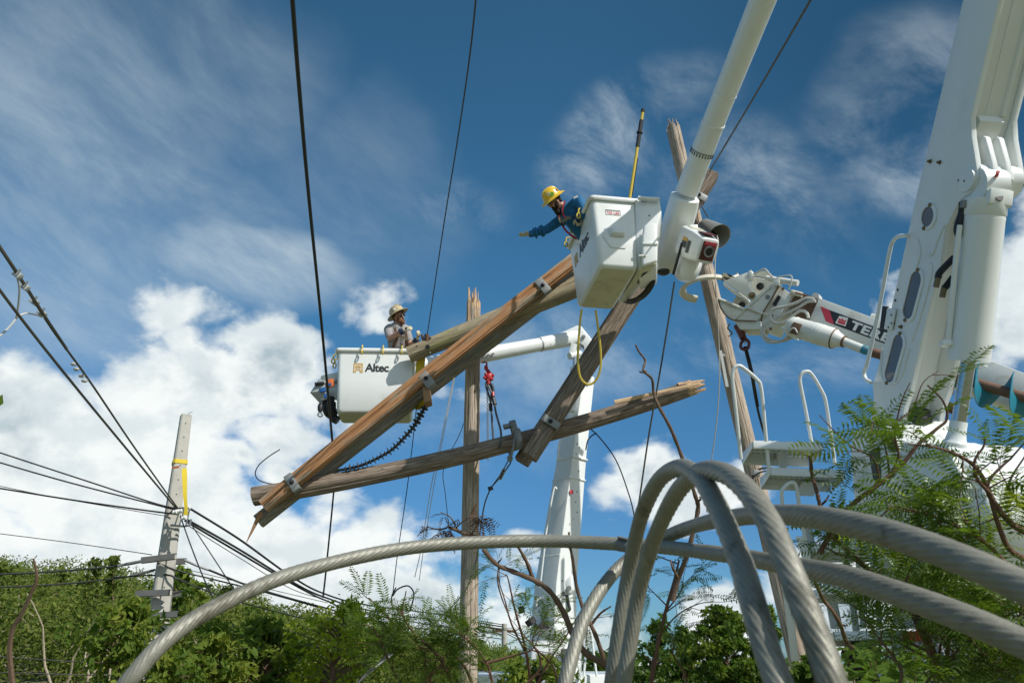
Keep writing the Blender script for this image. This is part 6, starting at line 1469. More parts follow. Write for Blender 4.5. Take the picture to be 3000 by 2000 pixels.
for q in range(16):
    a = random.choice((('shN', 'elN'), ('shF', 'elF'), ('elF', 'wrF'), ('elF', 'wrF'))); t_ = random.uniform(.15, .85); c = J[a[0]].lerp(J[a[1]], t_); ax_ = (J[a[1]] - J[a[0]]).normalized(); sd_ = ax_.orthogonal(); sd_.rotate(Matrix.Rotation(random.uniform(0, 6.28), 3, ax_))
    sh.ell(c + sd_ * .045, ax_ * .014, ax_.cross(sd_) * .04, sd_ * .022, 8, 6)
remesh(sh, 'shirt', SHIRTB, man, .010, 3)
MB().tube([J['neck'] + (r1_ * math.cos(a) + (J['neck'] - J['chest']).normalized().cross(r1_) * math.sin(a)) * .078 for a in [q * math.pi / 8 for q in range(16)]], (.02, .012), 8, closed=True).build('collar', SHIRTB, man)
tr = MB(); tr.capsule(J['waist'].lerp(J['pelvis'], .5), J['pelvis'], .165, .172)
legs(tr, J['pelvis'], ny, NB.z + .10, (.085, .058, .042), .014)
remesh(tr, 'trousers', TROUS, man, .014, 3)
gl1 = MB(); hand(gl1, J['wrF'], hF, -vz - vy * .3, .9, .005, .25, 1, .35); g1o = remesh(gl1, 'glove', GLOVE, man, .0055, 2)
MB().lathe(J['wrF'] - hF * .035, hF, [(0, .046), (.02, .044), (.045, .040), (.05, .034)], 14).build('cuff', GLOVEN, g1o)
gl2 = MB(); hand(gl2, J['wrN'], hN, -vy, .85, .006, 1.3); g2o = remesh(gl2, 'glove', GLOVE, man, .0055, 2)
MB().lathe(J['wrN'] - hN * .03, hN, [(0, .05), (.03, .046), (.05, .038)], 14).build('cuff', GLOVEN, g2o); MB().ell(J['wrN'] + hN * .055 - vy * .022, hN * .04, vx * .03, vy * .006, 12, 6).build('knuckle_patch', GLOVEN, g2o)
head_gear(man, hc1, f1, u1_, r1_, HATY, BEARDK, .085, .0, ((-60, .085, .022, INKW), (-80, .055, .03, mat('green_sticker', (.12, .35, .03), .5)), (-130, .06, .025, RUST)))
def strap(pts, w_, m, P, nm='harness_strap', nrm=None): return ribbon(spline(pts, 5), w_, nrm if nrm is not None else -vy, .004).build(nm, m, P)
strap([WD(1655, 588, DB - .16), WD(1650, 605, DB - .19), WD(1648, 620, DB - .20), WD(1652, 632, DB - .19), WD(1662, 640, DB - .185)], .011, HARN, man)
strap([WD(1638, 632, DB - .10), WD(1645, 652, DB - .14), WD(1655, 672, DB - .185), WD(1672, 688, DB - .19), WD(1690, 700, DB - .17)], .014, HARN, man)
strap([WD(1640, 638, DB - .13), WD(1646, 650, DB - .17), WD(1660, 640, DB - .20), WD(1672, 638, DB - .2)], .022, HARNT, man); MB().ell(WD(1650, 655, DB - .19), vx * .035, vz * .035, vy * .01, 10, 6).build('harness_buckle', DARK, man)
MB().box(WD(1687, 577, DB - .262), vx * .03 + vz * .012, vy * .003, vz * .014).build('arm_patch', INKW, man)

# man in grey standing in the far bucket
DG = 13.28
def WG(x, y, d_=DG): return W(x, y, d_)
hg = WG(1168, 931, DG - .02)
G = dict(neck=WG(1161, 952), chest=WG(1163, 985), waist=WG(1164, 1030), pelvis=WG(1165, 1065), shN=WG(1137, 965, DG - .04), elN=WG(1143, 989, DG - .26), wrN=WG(1180, 969, DG - .40), shF=WG(1190, 966, DG + .10), elF=WG(1203, 1012, DG - .1), wrF=WG(1221, 994, DG - .25))
man2 = thing('person', G['pelvis'] - Vector((0, 0, .85)), 'bearded man in grey t-shirt and sunglasses adjusting his gloves in the far bucket', 'person')
f2 = (vx * .80 - vy * .52 + vz * .22).normalized(); u2_ = (vz - vx * .20); u2_ = (u2_ - f2 * u2_.dot(f2)).normalized(); r2_ = f2.cross(u2_)
b2 = MB(); head_shapes(b2, hg, f2, u2_, r2_); b2.capsule(hg - u2_ * .06 - f2 * .02, G['neck'].lerp(G['chest'], .2), .058, .07)
torso(b2, G, -.005); arm(b2, G['shN'], G['elN'], G['wrN'], (.056, .048, .036), 0); arm(b2, G['shF'], G['elF'], G['wrF'], (.056, .046, .034), 0)
d1_ = (WG(1215, 952, DG - .42) - G['wrN']).normalized(); d2_ = (WG(1232, 966, DG - .32) - G['wrF']).normalized()
hand(b2, G['wrN'], d1_, vz * .7 - vy * .6, .95, 0, .7, -1); hand(b2, G['wrF'], d2_, vx * .8 - vy * .4, .9, 0, .8, 1)
legs(b2, G['pelvis'], fx, FB.z + .09, (.085, .058, .042), 0)
remesh(b2, 'body', SKIN, man2, .009, 3)
s2 = MB(); torso(s2, G, .014); s2.capsule(G['shN'], G['elN'].lerp(G['shN'], .18), .074, .072); s2.capsule(G['shF'], G['elF'].lerp(G['shF'], .35), .074, .070)
for q in range(14):
    c = G['chest'].lerp(G['waist'], random.uniform(0, 1)) + vx * random.uniform(-.12, .12) - vy * .13; s2.ell(c, vx * random.uniform(.01, .02), vz * .06 + vx * random.uniform(-.03, .03), vy * .02, 8, 6)
remesh(s2, 'shirt', SHIRTG, man2, .010, 3)
t2 = MB(); t2.capsule(G['waist'].lerp(G['pelvis'], .6), G['pelvis'], .155, .16)
legs(t2, G['pelvis'], fx, FB.z + .10, (.085, .058, .042), .014)
remesh(t2, 'trousers', TROUS, man2, .014, 3)
for (w_, d_, n_, s_, cu, fl2) in ((G['wrN'], d1_, vz * .7 - vy * .6, .95, .7, -1), (G['wrF'], d2_, vx * .8 - vy * .4, .9, .8, 1)):
    gg = MB(); hand(gg, w_, d_, n_, s_, .006, cu, fl2); go = remesh(gg, 'glove', GLOVE, man2, .0055, 2)
    MB().lathe(w_ - d_ * .055, d_, [(0, .058), (.03, .056), (.065, .044), (.07, .036)], 16).build('cuff', GLOVEN, go)
    nn_ = Vector(n_).normalized(); MB().ell(w_ + d_ * .06 + nn_ * .022, d_ * .03, d_.cross(nn_) * .03, nn_ * .007, 12, 6).build('knuckle_patch', GLOVEN, go)
head_gear(man2, hg, f2, u2_, r2_, HATP, BEARDR, .02, -.32, ((0, .095, .015, MATS['blue_plastic']), (60, .06, .02, INKW)))
strap([WG(1156, 960, DG - .15), WG(1160, 975, DG - .19), WG(1163, 990, DG - .19), WG(1155, 1008, DG - .18), WG(1150, 1030, DG - .17)], .022, HARNB, man2)
strap([WG(1187, 965, DG - .08), WG(1190, 985, DG - .14), WG(1191, 1000, DG - .15), WG(1192, 1025, DG - .14)], .022, HARNB, man2); strap([WG(1166, 983, DG - .195), WG(1180, 988, DG - .2), WG(1194, 993, DG - .16)], .022, HARNT, man2)

# ================================================================ VEGETATION
def leaf_mesh(name, C, D, NRM, L, Wd, tone, m, parent=None, org=(0, 0, 0), kind=None):
    """many pointed folded leaves: centres C, axis D, normals NRM, half length L, half width Wd"""
    n = len(C); S = np.cross(D, NRM); S /= np.linalg.norm(S, axis=1, keepdims=True) + 1e-9; NRM = np.cross(S, D)
    L = L[:, None]; Wd = Wd[:, None]
    v = np.stack([C - D * L, C + S * Wd - D * L * .1 + NRM * Wd * .3, C + D * L - NRM * L * .15, C - S * Wd - D * L * .1 + NRM * Wd * .3], 1).reshape(-1, 3)
    if parent is not None: org = ORG[parent.name]
    v = v - np.array(tuple(org))
    me = bpy.data.meshes.new(name); me.vertices.add(n * 4); me.loops.add(n * 6); me.polygons.add(n * 2)
    me.vertices.foreach_set('co', v.reshape(-1).astype(np.float32))
    b = np.arange(n)[:, None] * 4
    me.loops.foreach_set('vertex_index', (b + np.array([0, 1, 2, 0, 2, 3])).reshape(-1).astype(np.int32))
    me.polygons.foreach_set('loop_start', (np.arange(n * 2) * 3).astype(np.int32)); me.update(calc_edges=True)
    at = me.attributes.new('tone', 'FLOAT', 'FACE'); at.data.foreach_set('value', np.repeat(tone, 2).astype(np.float32))
    o = link_mesh(name, me, m, parent, org)
    if kind: o['kind'] = kind
    return o
def rdirs(n, zb=0.0):
    d = RNG.normal(size=(n, 3)); d[:, 2] += zb; return d / np.linalg.norm(d, axis=1, keepdims=True)
def crown_leaves(clumps, per, size, tonebase=.4):
    """clumps: list of (x,y,z,r)"""
    C, D, Nn, T = [], [], [], []
    for (x, y, z, r_) in clumps:
        n = int(per * max(.3, r_ * r_)); d = rdirs(n); rad = r_ * RNG.uniform(.25, 1.05, n) ** .6
        c = np.array([x, y, z]) + d * rad[:, None] * np.array([1, 1, .8])
        dd = d * .6 + rdirs(n) * .8; dd[:, 2] -= .15; dd /= np.linalg.norm(dd, axis=1, keepdims=True)
        nn = rdirs(n, .35); nn = nn + np.array([.45, -.55, .30]); nn /= np.linalg.norm(nn, axis=1, keepdims=True)
        C.append(c); D.append(dd); Nn.append(nn); T.append(np.clip(tonebase + RNG.normal(0, .22) + RNG.normal(0, .14, n), 0, 1))
    C, D, Nn, T = map(np.concatenate, (C, D, Nn, T)); n = len(C)
    return C, D, Nn, size * RNG.uniform(.7, 1.3, n), size * .42 * RNG.uniform(.7, 1.3, n), T
# ---- hillside scrub as one mass
cl_ = []
def top_h(x):  # crown tops of the slope
    return 0
for i in range(3600):
    y = 23 + 40 * RNG.random() ** 1.3; x = RNG.uniform(-.75 * y - 4, .02 * y + 1)
    g_ = float(hill_h(np.array([x]), np.array([y]))[0]); r_ = RNG.uniform(.25, .75)
    low = np.interp(x / y, [-.7, -.35, -.15, .05], [1, .9, .6, .3])
    cl_.append((x, y, g_ + RNG.uniform(.0, 1.0) ** 1.5 * 2.1 * low + .1, r_))
C, D, Nn, L_, W_, T_ = crown_leaves(cl_, 130, .085, .45)
leaf_mesh('hillside_scrub', C, D, Nn, L_, W_, T_, LEAF_HILL, kind='stuff')
set_props(bpy.data.objects['hillside_scrub'], 'green scrub covering the slope behind the concrete pole', 'scrub')
# ---- pale dead trunks on the slope
def crooked(p, h_, lean, r_, n=6, wob=.10):
    pts = [Vector(p)]; d = Vector((lean[0], lean[1], 1)).normalized()
    for i in range(n):
        d = (d + Vector((random.uniform(-1, 1), random.uniform(-1, 1), 0)) * wob * 1.6).normalized(); pts.append(pts[-1] + d * h_ / n)
    return pts
ORD = ('first second third fourth fifth sixth seventh eighth ninth tenth eleventh twelfth thirteenth fourteenth fifteenth sixteenth seventeenth eighteenth nineteenth twentieth '
       'twenty-first twenty-second twenty-third twenty-fourth twenty-fifth twenty-sixth').split()
for i, px in enumerate(sorted(random.uniform(20, 1050) for _ in range(26))):
    yy = random.uniform(21.5, 29); x = (px - 1500) / FPX * yy * 1.02
    z = float(hill_h(np.array([x]), np.array([yy]))[0]); h_ = random.uniform(1.5, 2.7) * np.interp(px, [0, 1100], [1.1, .7]); lean = random.uniform(-.6, .6)
    p = crooked((x, yy, z), h_, (lean, 0), .05, 8, .22)
    m = MB().tube(p, [.034 - .022 * k / (len(p) - 1) for k in range(len(p))], 6); fork = random.random() < .55
    if fork:
        q = p[4]; s_ = random.choice((-1, 1)); m.tube([q, q + Vector((s_ * .25, -.1, .25)), q + Vector((s_ * random.uniform(.3, .7), -.2, random.uniform(.4, .9)))], [.018, .013, .007], 5)
    o = m.build('dead_trunk', BARKP); set_props(o, f"{'forked' if fork else 'single'} pale bare trunk {'leaning right' if lean > .2 else 'leaning left' if lean < -.2 else 'standing upright'} on the scrubby slope, {ORD[i]} from the left", 'dead tree', 'bare trunks on the slope')
wire('bare_branch', [W(98, 1635, 9), W(108, 1690, 9), W(90, 1740, 9), W(62, 1800, 9), W(38, 1840, 9), W(28, 1900, 9), W(32, 1960, 9), W(40, 2030, 9)], [.012, .018, .02, .024, .026, .03, .032, .034], BARK, 'tall thin brown branch rising at the left edge in front of the scrub', 'branch')
# ---- individual trees
def tree(name, base, h_, crown_r, label, m, ncl, leafs, per, trunk_r=.06, barkm=BARK, group=None, lean=(0, 0), crown_from=.35, clr=(.2, .45), tb=.42, tall=1.0, cat='tree'):
    t = thing(name, base, label, cat, group); base = Vector(base)
    tp = crooked(base, h_ * .92, lean, trunk_r, 7, .07); tm = MB().tube(tp, [trunk_r * (1 - .8 * k / (len(tp) - 1)) for k in range(len(tp))], 8)
    cls = []
    for i in range(ncl):
        f = crown_from + (1 - crown_from) * (i + .5) / ncl; s_ = tp[min(int(f * 7), 6)].lerp(tp[min(int(f * 7) + 1, 7)], f * 7 % 1)
        w_ = crown_r * (math.sin(math.pi * min(1, (f - crown_from) / (1 - crown_from) * .85 + .15)) ** .7) * random.uniform(.45, 1.1)
        a = random.uniform(0, 6.28); e = s_ + Vector((math.cos(a) * w_, math.sin(a) * w_, random.uniform(.0, .35) * w_ * tall + .05))
        mid = s_.lerp(e, .5) + Vector((0, 0, .06 * w_)); tm.tube([s_ - Vector((0, 0, .1 * w_)), mid, e], [trunk_r * .28, trunk_r * .2, trunk_r * .07], 5)
        cls.append((*e, random.uniform(*clr)))
        if random.random() < .7: cls.append((*mid, random.uniform(*clr) * .8))
    tm.build('trunk', barkm, t)
    leaf_mesh('crown', *crown_leaves(cls, per, leafs, tb), m, t)
    return t
def tree_at(px, pybase, pytop, Y, wpx, **k):
    k['ncl'] = int(k['ncl'] * 1.7); k['per'] = k['per'] * .13; a_, b_ = k.get('clr', (.2, .4)); k['clr'] = (a_ * .75, b_ * .9); k['leafs'] = k['leafs'] * 1.25
    tpz = WY(px, pytop, Y); x, zt = tpz.x, tpz.z
    gz_ = float(hill_h(np.array([x]), np.array([Y]))[0]) if Y > 20 else 0.0
    gz_ = min(gz_, zt - .5)
    return tree(k.pop('name', 'young_tree'), (x, Y, gz_), zt - gz_, wpx / 2 * Y / FPX, **k)
SK = 'young trees along the skyline of the slope'
tree_at(385, 1800, 1605, 26, 70, label='spindly tree poking above the skyline just left of the concrete pole', m=LEAF_HILL, ncl=12, leafs=.10, per=300, group=SK, clr=(.18, .32), crown_from=.4)
tree_at(262, 1800, 1612, 30, 70, label='thin tree with a lone leafy tuft high over the skyline', m=LEAF_HILL, ncl=8, leafs=.10, per=300, group=SK, clr=(.2, .35), crown_from=.62)
tree_at(40, 1850, 1632, 32, 190, label='bushy tree at the left edge rising above the slope skyline', m=LEAF_HILL, ncl=22, leafs=.12, per=260, group=SK, clr=(.3, .55))
tree_at(178, 1850, 1660, 34, 90, label='small tree with tufted top between the left-edge tree and the lone tuft', m=LEAF_HILL, ncl=11, leafs=.11, per=280, group=SK, clr=(.2, .4))
tree_at(560, 1850, 1650, 24, 190, label='leafy tree just right of the concrete pole with light green layered crown', m=LEAF_SHRUB, ncl=22, leafs=.11, per=300, group=SK, clr=(.22, .4), tb=.6)
tree_at(640, 1850, 1690, 27, 110, label='slim tree right of the leafy one behind the long foreground cable', m=LEAF_HILL, ncl=13, leafs=.11, per=280, group=SK, clr=(.2, .36))
tree_at(745, 1880, 1775, 36, 160, label='dark wispy tree on the low part of the skyline behind the long cable', m=LEAF_DARK, ncl=16, leafs=.11, per=180, group=SK, clr=(.25, .4))
tree_at(880, 1880, 1800, 38, 150, label='dark wispy tree on the skyline just left of the bright yellow-green tree', m=LEAF_DARK, ncl=16, leafs=.11, per=180, group=SK, clr=(.25, .4))
tree_at(320, 1850, 1700, 28, 150, label='round bush on the slope below the lone tuft', m=LEAF_HILL, ncl=14, leafs=.11, per=280, group=SK, clr=(.25, .45))
tree_at(980, 2000, 1742, 13.5, 270, name='bright_tree', label='bright yellow-green sunlit tree left of the upright wooden pole', m=LEAF_BRIGHT, ncl=46, leafs=.046, per=330, clr=(.14, .28), crown_from=.25, tb=.55)
tree_at(800, 2000, 1812, 14.5, 300, label='mid green leafy tree between the concrete pole and the bright tree', m=LEAF_SHRUB, ncl=34, leafs=.065, per=700, clr=(.18, .34), crown_from=.15, tb=.7)
tree_at(640, 2000, 1830, 13, 240, label='broad-leaved bush behind the lower end of the long cable', m=LEAF_SHRUB, ncl=26, leafs=.06, per=700, clr=(.16, .3), crown_from=.1, tb=.72)
tree_at(400, 2000, 1745, 12.5, 260, label='bush of hanging compound leaves in front of the foot of the concrete pole', m=LEAF_SHRUB, ncl=28, leafs=.06, per=620, clr=(.15, .28), crown_from=.2, tb=.62)
tree_at(500, 2000, 1900, 11.5, 200, label='low bush right of the concrete pole foot', m=LEAF_SHRUB, ncl=18, leafs=.055, per=700, clr=(.14, .26), crown_from=.1, tb=.6)
tree_at(1090, 2000, 1870, 26, 170, label='dark green rounded tree behind the ferny shrub', m=LEAF_DARK, ncl=24, leafs=.10, per=420, clr=(.3, .5), crown_from=.1)
tree_at(2140, 2000, 1768, 15, 190, label='dense dark green tree with pointed top inside the twin cable loops', m=LEAF_DARK, ncl=46, leafs=.05, per=1500, clr=(.14, .24), crown_from=.08, tb=.5, name='dense_tree')
tree_at(2215, 2000, 1755, 15.5, 90, label='narrow dark green tree close to the thick leg of the front cable loop', m=LEAF_DARK, ncl=24, leafs=.05, per=1300, clr=(.12, .2), crown_from=.08, tb=.5, name='dense_tree')
tree_at(1990, 2000, 1830, 17, 90, label='small dark conical tree left of the dense one', m=LEAF_DARK, ncl=18, leafs=.055, per=1000, clr=(.12, .22), crown_from=.1, tb=.5, name='dense_tree')
tree_at(1890, 2000, 1800, 16, 130, label='loose round-leaved sapling seen between the cable legs', m=LEAF_SHRUB, ncl=20, leafs=.06, per=420, clr=(.14, .25), crown_from=.1, tb=.3)
tree_at(2330, 2000, 1905, 9, 150, label='dark bush at the foot of the leaning pole', m=LEAF_DARK, ncl=16, leafs=.045, per=1100, clr=(.1, .2), crown_from=.1, tb=.45)
tree_at(1780, 2000, 1925, 22, 300, label='low hedge-like bush right of the slim lift column', m=LEAF_SHRUB, ncl=26, leafs=.09, per=420, clr=(.25, .4), crown_from=.1, tb=.3)
tree_at(1570, 2000, 1930, 11, 260, label='low bush at the foot of the slim lift column', m=LEAF_SHRUB, ncl=22, leafs=.045, per=900, clr=(.12, .24), crown_from=.1, tb=.6)

# ---- ferny shrubs: every frond an object of its own
def frond_mesh(name, n, m, w=.16, droop=.25, gap=1.0):
    """feathered leaf, unit length along +X, leaflets in pairs"""
    vs, fs = [], []
    def zc_(t): return -droop * t * t
    rw = .008
    for k in range(7):
        t = k / 6; vs += [(t, -rw * (1.2 - t), zc_(t)), (t, rw * (1.2 - t), zc_(t))]
    for k in range(6): fs.append((2 * k, 2 * k + 2, 2 * k + 3, 2 * k + 1))
    for k in range(n):
        t = .10 + .88 * k / (n - 1); l_ = w * (math.sin(math.pi * (.18 + .74 * k / (n - 1))) ** .6) * random.uniform(.9, 1.08); hw = .30 / n * gap
        for s_ in (1, -1):
            b = len(vs); sl_ = .30; tx_ = t + l_ * sl_; dz_ = random.uniform(-.05, .05)
            vs += [(t, 0, zc_(t)), (t + l_ * sl_ * .5 - hw, s_ * l_ * .5, zc_(t) + .02 + dz_ * .5), (tx_, s_ * l_, zc_(t) - .03 + dz_), (t + l_ * sl_ * .5 + hw, s_ * l_ * .5, zc_(t) + .02 + dz_ * .5)]
            fs.append((b, b + 1, b + 2, b + 3) if s_ > 0 else (b, b + 3, b + 2, b + 1))
    me = bpy.data.meshes.new(name); me.from_pydata(vs, [], fs); me.update()
    at = me.attributes.new('tone', 'FLOAT', 'FACE'); at.data.foreach_set('value', [.5 + random.uniform(-.12, .12) for _ in fs])
    me.materials.append(m); return me
FR_ = [frond_mesh('frond', 15, LEAF_SHRUB, .20, .22, 1.0), frond_mesh('frond', 18, LEAF_SHRUB, .17, .35, 1.1), frond_mesh('frond', 13, LEAF_SHRUB, .23, .12, 1.15), frond_mesh('frond', 16, LEAF_SHRUB, .19, .05, 1.0)]
FL_ = [frond_mesh('frond', 13, LEAF_SHRUB, .30, .22, .98), frond_mesh('frond', 15, LEAF_SHRUB, .27, .40, 1.0), frond_mesh('frond', 12, LEAF_SHRUB, .32, .10, 1.0)]
FB_ = [frond_mesh('frond', 13, LEAF_BRIGHT, .32, .2, .7), frond_mesh('frond', 14, LEAF_BRIGHT, .30, .3, .7)]
def put_frond(parent, p, d, up, L, meshes):
    d = Vector(d).normalized(); up = Vector(up); y_ = up.cross(d)
    if y_.length < 1e-3: y_ = Vector((0, 1, 0)).cross(d)
    y_.normalize(); z_ = d.cross(y_)
    o = bpy.data.objects.new('frond', random.choice(meshes)); COL.objects.link(o); o.parent = parent
    M = Matrix((d * L, y_ * L, z_ * L)).transposed().to_4x4(); M.translation = Vector(p) - ORG[parent.name]
    o.matrix_basis = M
def shrub(label, stems, fl, nper, meshes, sub=2, m=TWIG, org=None, spread=.5, cat='shrub', name='ferny_shrub', upb=.5, twigL=(.8, 1.8), leafy_from=.25, group=None):
    """stems: list of (points, r0, r1, fronds-per-stem)"""
    t = thing(name, org if org is not None else stems[0][0][0], label, cat, group)
    for (pts, r0, r1, k) in stems:
        sp = spline(pts, 5); n = len(sp)
        MB().tube(sp, [r0 + (r1 - r0) * i / (n - 1) for i in range(n)], 7).build('stem', m, t)
        made = 0; tw = MB(); any_ = False
        while made < k:
            f = leafy_from + (1 - leafy_from) * random.random(); i = min(int(f * (n - 1)), n - 2); b = sp[i].lerp(sp[i + 1], f * (n - 1) % 1)
            td = (sp[i + 1] - sp[i]).normalized()
            td = (td * .6 + Vector((random.gauss(0, spread), random.gauss(0, spread), random.gauss(upb * .5, spread * .8)))).normalized()
            tl = fl * random.uniform(*twigL); e = b + td * tl; mid = b.lerp(e, .5) + Vector((random.gauss(0, .05), random.gauss(0, .05), random.gauss(0, .05))) * tl
            tw.tube([b, mid, e], [r1 * .75 + .0008, r1 * .55 + .0006, r1 * .35 + .0005], 5); any_ = True
            nf = random.randint(3, 6)
            for q in range(nf):
                g = .35 + .65 * (q + 1) / nf; p = b.lerp(mid, g * 2) if g < .5 else mid.lerp(e, g * 2 - 1)
                sd_ = Vector((random.gauss(0, 1), random.gauss(0, 1), random.gauss(0, .6))); sd_ = (sd_ - td * sd_.dot(td)).normalized()
                put_frond(t, p, td * random.uniform(.3, .9) + sd_ + Vector((0, 0, .1)), Vector((random.gauss(0, .45), random.gauss(0, .45), 1)), fl * random.uniform(.65, 1.2), meshes); made += 1
        if any_: tw.build('twig', m, t, kind='stuff')
    return t
def S(d_, *pts): return [W(x, y, d_ + (pt_[0] if (pt_ := rest) else 0)) for (x, y, *rest) in pts]
R1 = S(2.3, (2400, 1620), (2477, 1496), (2593, 1403), (2646, 1355), (2691, 1300), (2745, 1255), (2771, 1233), (2774, 1205), (2758, 1168), (2717, 1128))
sh1 = shrub('ferny shrub branch with red-brown stems rising in front of the boom truck turret', [
    (R1, .008, .0022, 4), (S(2.3, (2608, 1395), (2632, 1330), (2622, 1270), (2640, 1180), (2666, 1120)), .004, .0014, 4), (S(2.35, (2606, 1390), (2596, 1320), (2570, 1250), (2542, 1230)), .0035, .0012, 4),
    (S(2.25, (2640, 1365), (2620, 1250), (2672, 1200), (2704, 1121), (2750, 1086)), .003, .0010, 3), (S(2.3, (2560, 1430), (2575, 1400), (2555, 1340), (2500, 1310), (2452, 1270), (2400, 1215)), .004, .0013, 7)],
    .15, 6, FL_, org=W(2400, 2000, 2.4), spread=.40, upb=.1, twigL=(.25, .6))
def lead(t, d_, a, b, meshes=None, upv=(0, -.5, 1), k=1.0):
    p, q = W(*a, d_), W(*b, d_ - .03); put_frond(t, p, q - p, Vector(upv), (q - p).length * k, meshes or FL_)
for a, b in (((2660, 1245), (2745, 1085)), ((2622, 1330), (2615, 1195)), ((2740, 1255), (2880, 1258)), ((2700, 1330), (2860, 1310)), ((2470, 1300), (2385, 1215)), ((2590, 1350), (2500, 1345)),
             ((2660, 1380), (2780, 1400)), ((2600, 1400), (2500, 1370)), ((2480, 1370), (2400, 1330)), ((2520, 1440), (2410, 1400)), ((2480, 1500), (2560, 1430)), ((2440, 1400), (2380, 1370))):
    lead(sh1, 2.28, a, b)
R2 = S(2.0, (3010, 1560), (2960, 1530), (2905, 1460), (2880, 1400), (2850, 1360), (2800, 1330), (2740, 1310), (2660, 1300))
sh2 = shrub('thick tangle of ferny shrub at the right edge over the white truck body', [
    (R2, .009, .002, 6), (S(2.0, (3010, 1640), (2960, 1610), (2930, 1550), (2900, 1450), (2896, 1410), (2930, 1370), (2962, 1342)), .008, .0025, 12), (S(1.95, (2905, 1450), (2862, 1400), (2855, 1350), (2880, 1310), (2886, 1285)), .005, .0018, 3),
    (S(2.1, (3010, 1500), (2960, 1440), (2962, 1400), (3000, 1340)), .005, .002, 6), (S(2.05, (2990, 1700), (2900, 1600), (2800, 1540), (2700, 1500), (2600, 1480)), .006, .002, 40), (S(2.0, (3010, 1780), (2940, 1700), (2860, 1640), (2780, 1600)), .006, .002, 42), (S(2.15, (2900, 1600), (2820, 1520), (2760, 1460), (2690, 1420)), .005, .002, 10)],
    .14, 6, FL_, org=W(3000, 2000, 2.1), spread=.5, upb=.0, twigL=(.4, 1.0))
for a, b in (((2720, 1400), (2700, 1520)), ((2760, 1400), (2790, 1500)), ((2980, 1400), (2975, 1560)), ((2860, 1480), (2760, 1500)), ((2820, 1500), (2700, 1460)), ((2900, 1540), (2790, 1560)), ((2950, 1500), (2850, 1470)), ((2640, 1470), (2730, 1440)), ((2880, 1620), (2990, 1600))):
    lead(sh2, 2.0, a, b)
shrub('dark stemmed shrub low on the right between the two right-hand cables', [
    (S(2.4, (2760, 2030), (2735, 1930), (2700, 1840), (2660, 1770), (2630, 1740), (2560, 1680), (2470, 1600), (2430, 1540)), .017, .006, 64),
    (S(2.3, (2860, 2030), (2880, 1900), (2930, 1800), (2960, 1740)), .008, .004, 70), (S(2.4, (2770, 1990), (2780, 1860), (2790, 1760), (2770, 1700)), .007, .003, 60), (S(2.3, (2620, 2030), (2640, 1960), (2560, 1850), (2520, 1780)), .006, .002, 36),
    (S(2.2, (2990, 2030), (2975, 1900), (2990, 1800), (3000, 1720)), .007, .003, 60), (S(2.35, (2560, 1690), (2520, 1640), (2460, 1590), (2420, 1560)), .005, .002, 14),
    (S(2.25, (2700, 2050), (2720, 1990), (2790, 1930), (2850, 1900)), .005, .002, 30), (S(2.2, (2930, 2050), (2900, 1980), (2840, 1940), (2800, 1900)), .005, .002, 30), (S(2.15, (3010, 2040), (2960, 1980), (2920, 1940)), .005, .002, 24)],
    .14, 6, FL_, org=W(2760, 2030, 2.4), m=BARK, spread=.6, upb=.1, twigL=(.5, 1.2), leafy_from=.08)
shrub('yellowish sunlit sprays in the middle of the right-hand shrubs', [
    (S(2.2, (2640, 1790), (2655, 1700), (2680, 1650), (2700, 1610), (2740, 1560)), .004, .0015, 16), (S(2.2, (2700, 1800), (2740, 1700), (2800, 1660), (2850, 1600)), .004, .0015, 12), (S(2.1, (2820, 1560), (2860, 1540), (2910, 1520)), .003, .0015, 8)],
    .14, 6, FB_, org=W(2640, 2000, 2.3), spread=.45, twigL=(.3, .7))
# broad leaved creeper at the foot of the truck
bl = thing('creeper', W(2560, 2060, 3.2), 'broad-leaved green creeper at the bottom beside the lowest step', 'creeper')
BLM = bpy.data.meshes.new('leaf'); 
_v = [(0, 0, 0), (.3, .36, .05), (.65, .34, .03), (1, 0, -.12), (.65, -.34, .03), (.3, -.36, .05), (.5, 0, -.02)]
BLM.from_pydata(_v, [], [(0, 6, 1), (1, 6, 2), (2, 6, 3), (3, 6, 4), (4, 6, 5), (5, 6, 0)]); BLM.update(); _a = BLM.attributes.new('tone', 'FLOAT', 'FACE'); _a.data.foreach_set('value', [.55] * 6); BLM.materials.append(LEAF_DARK)
for i in range(240):
    p = W(random.uniform(2470, 2720), random.uniform(1885, 2040), random.uniform(2.7, 3.3)); d = Vector((random.gauss(0, 1), random.gauss(-.4, .7), random.gauss(-.1, .5))).normalized()
    o = bpy.data.objects.new('leaf', BLM); COL.objects.link(o); o.parent = bl; up = Vector((random.gauss(0, .4), random.gauss(-.3, .4), 1)); y_ = up.cross(d).normalized(); z_ = d.cross(y_); s_ = random.uniform(.03, .068)
    M = Matrix((d * s_, y_ * s_, z_ * s_)).transposed().to_4x4(); M.translation = p - ORG[bl.name]; o.matrix_basis = M
vine = MB()
for i in range(7):
    x = 2480 + i * 32; vine.tube(spline([W(x, 2050, 3.0), W(x + random.uniform(-20, 20), 1980, 3.0), W(x + random.uniform(-40, 40), 1900, 3.0)], 5), .003, 5)
vine.build('stem', TWIG, bl)
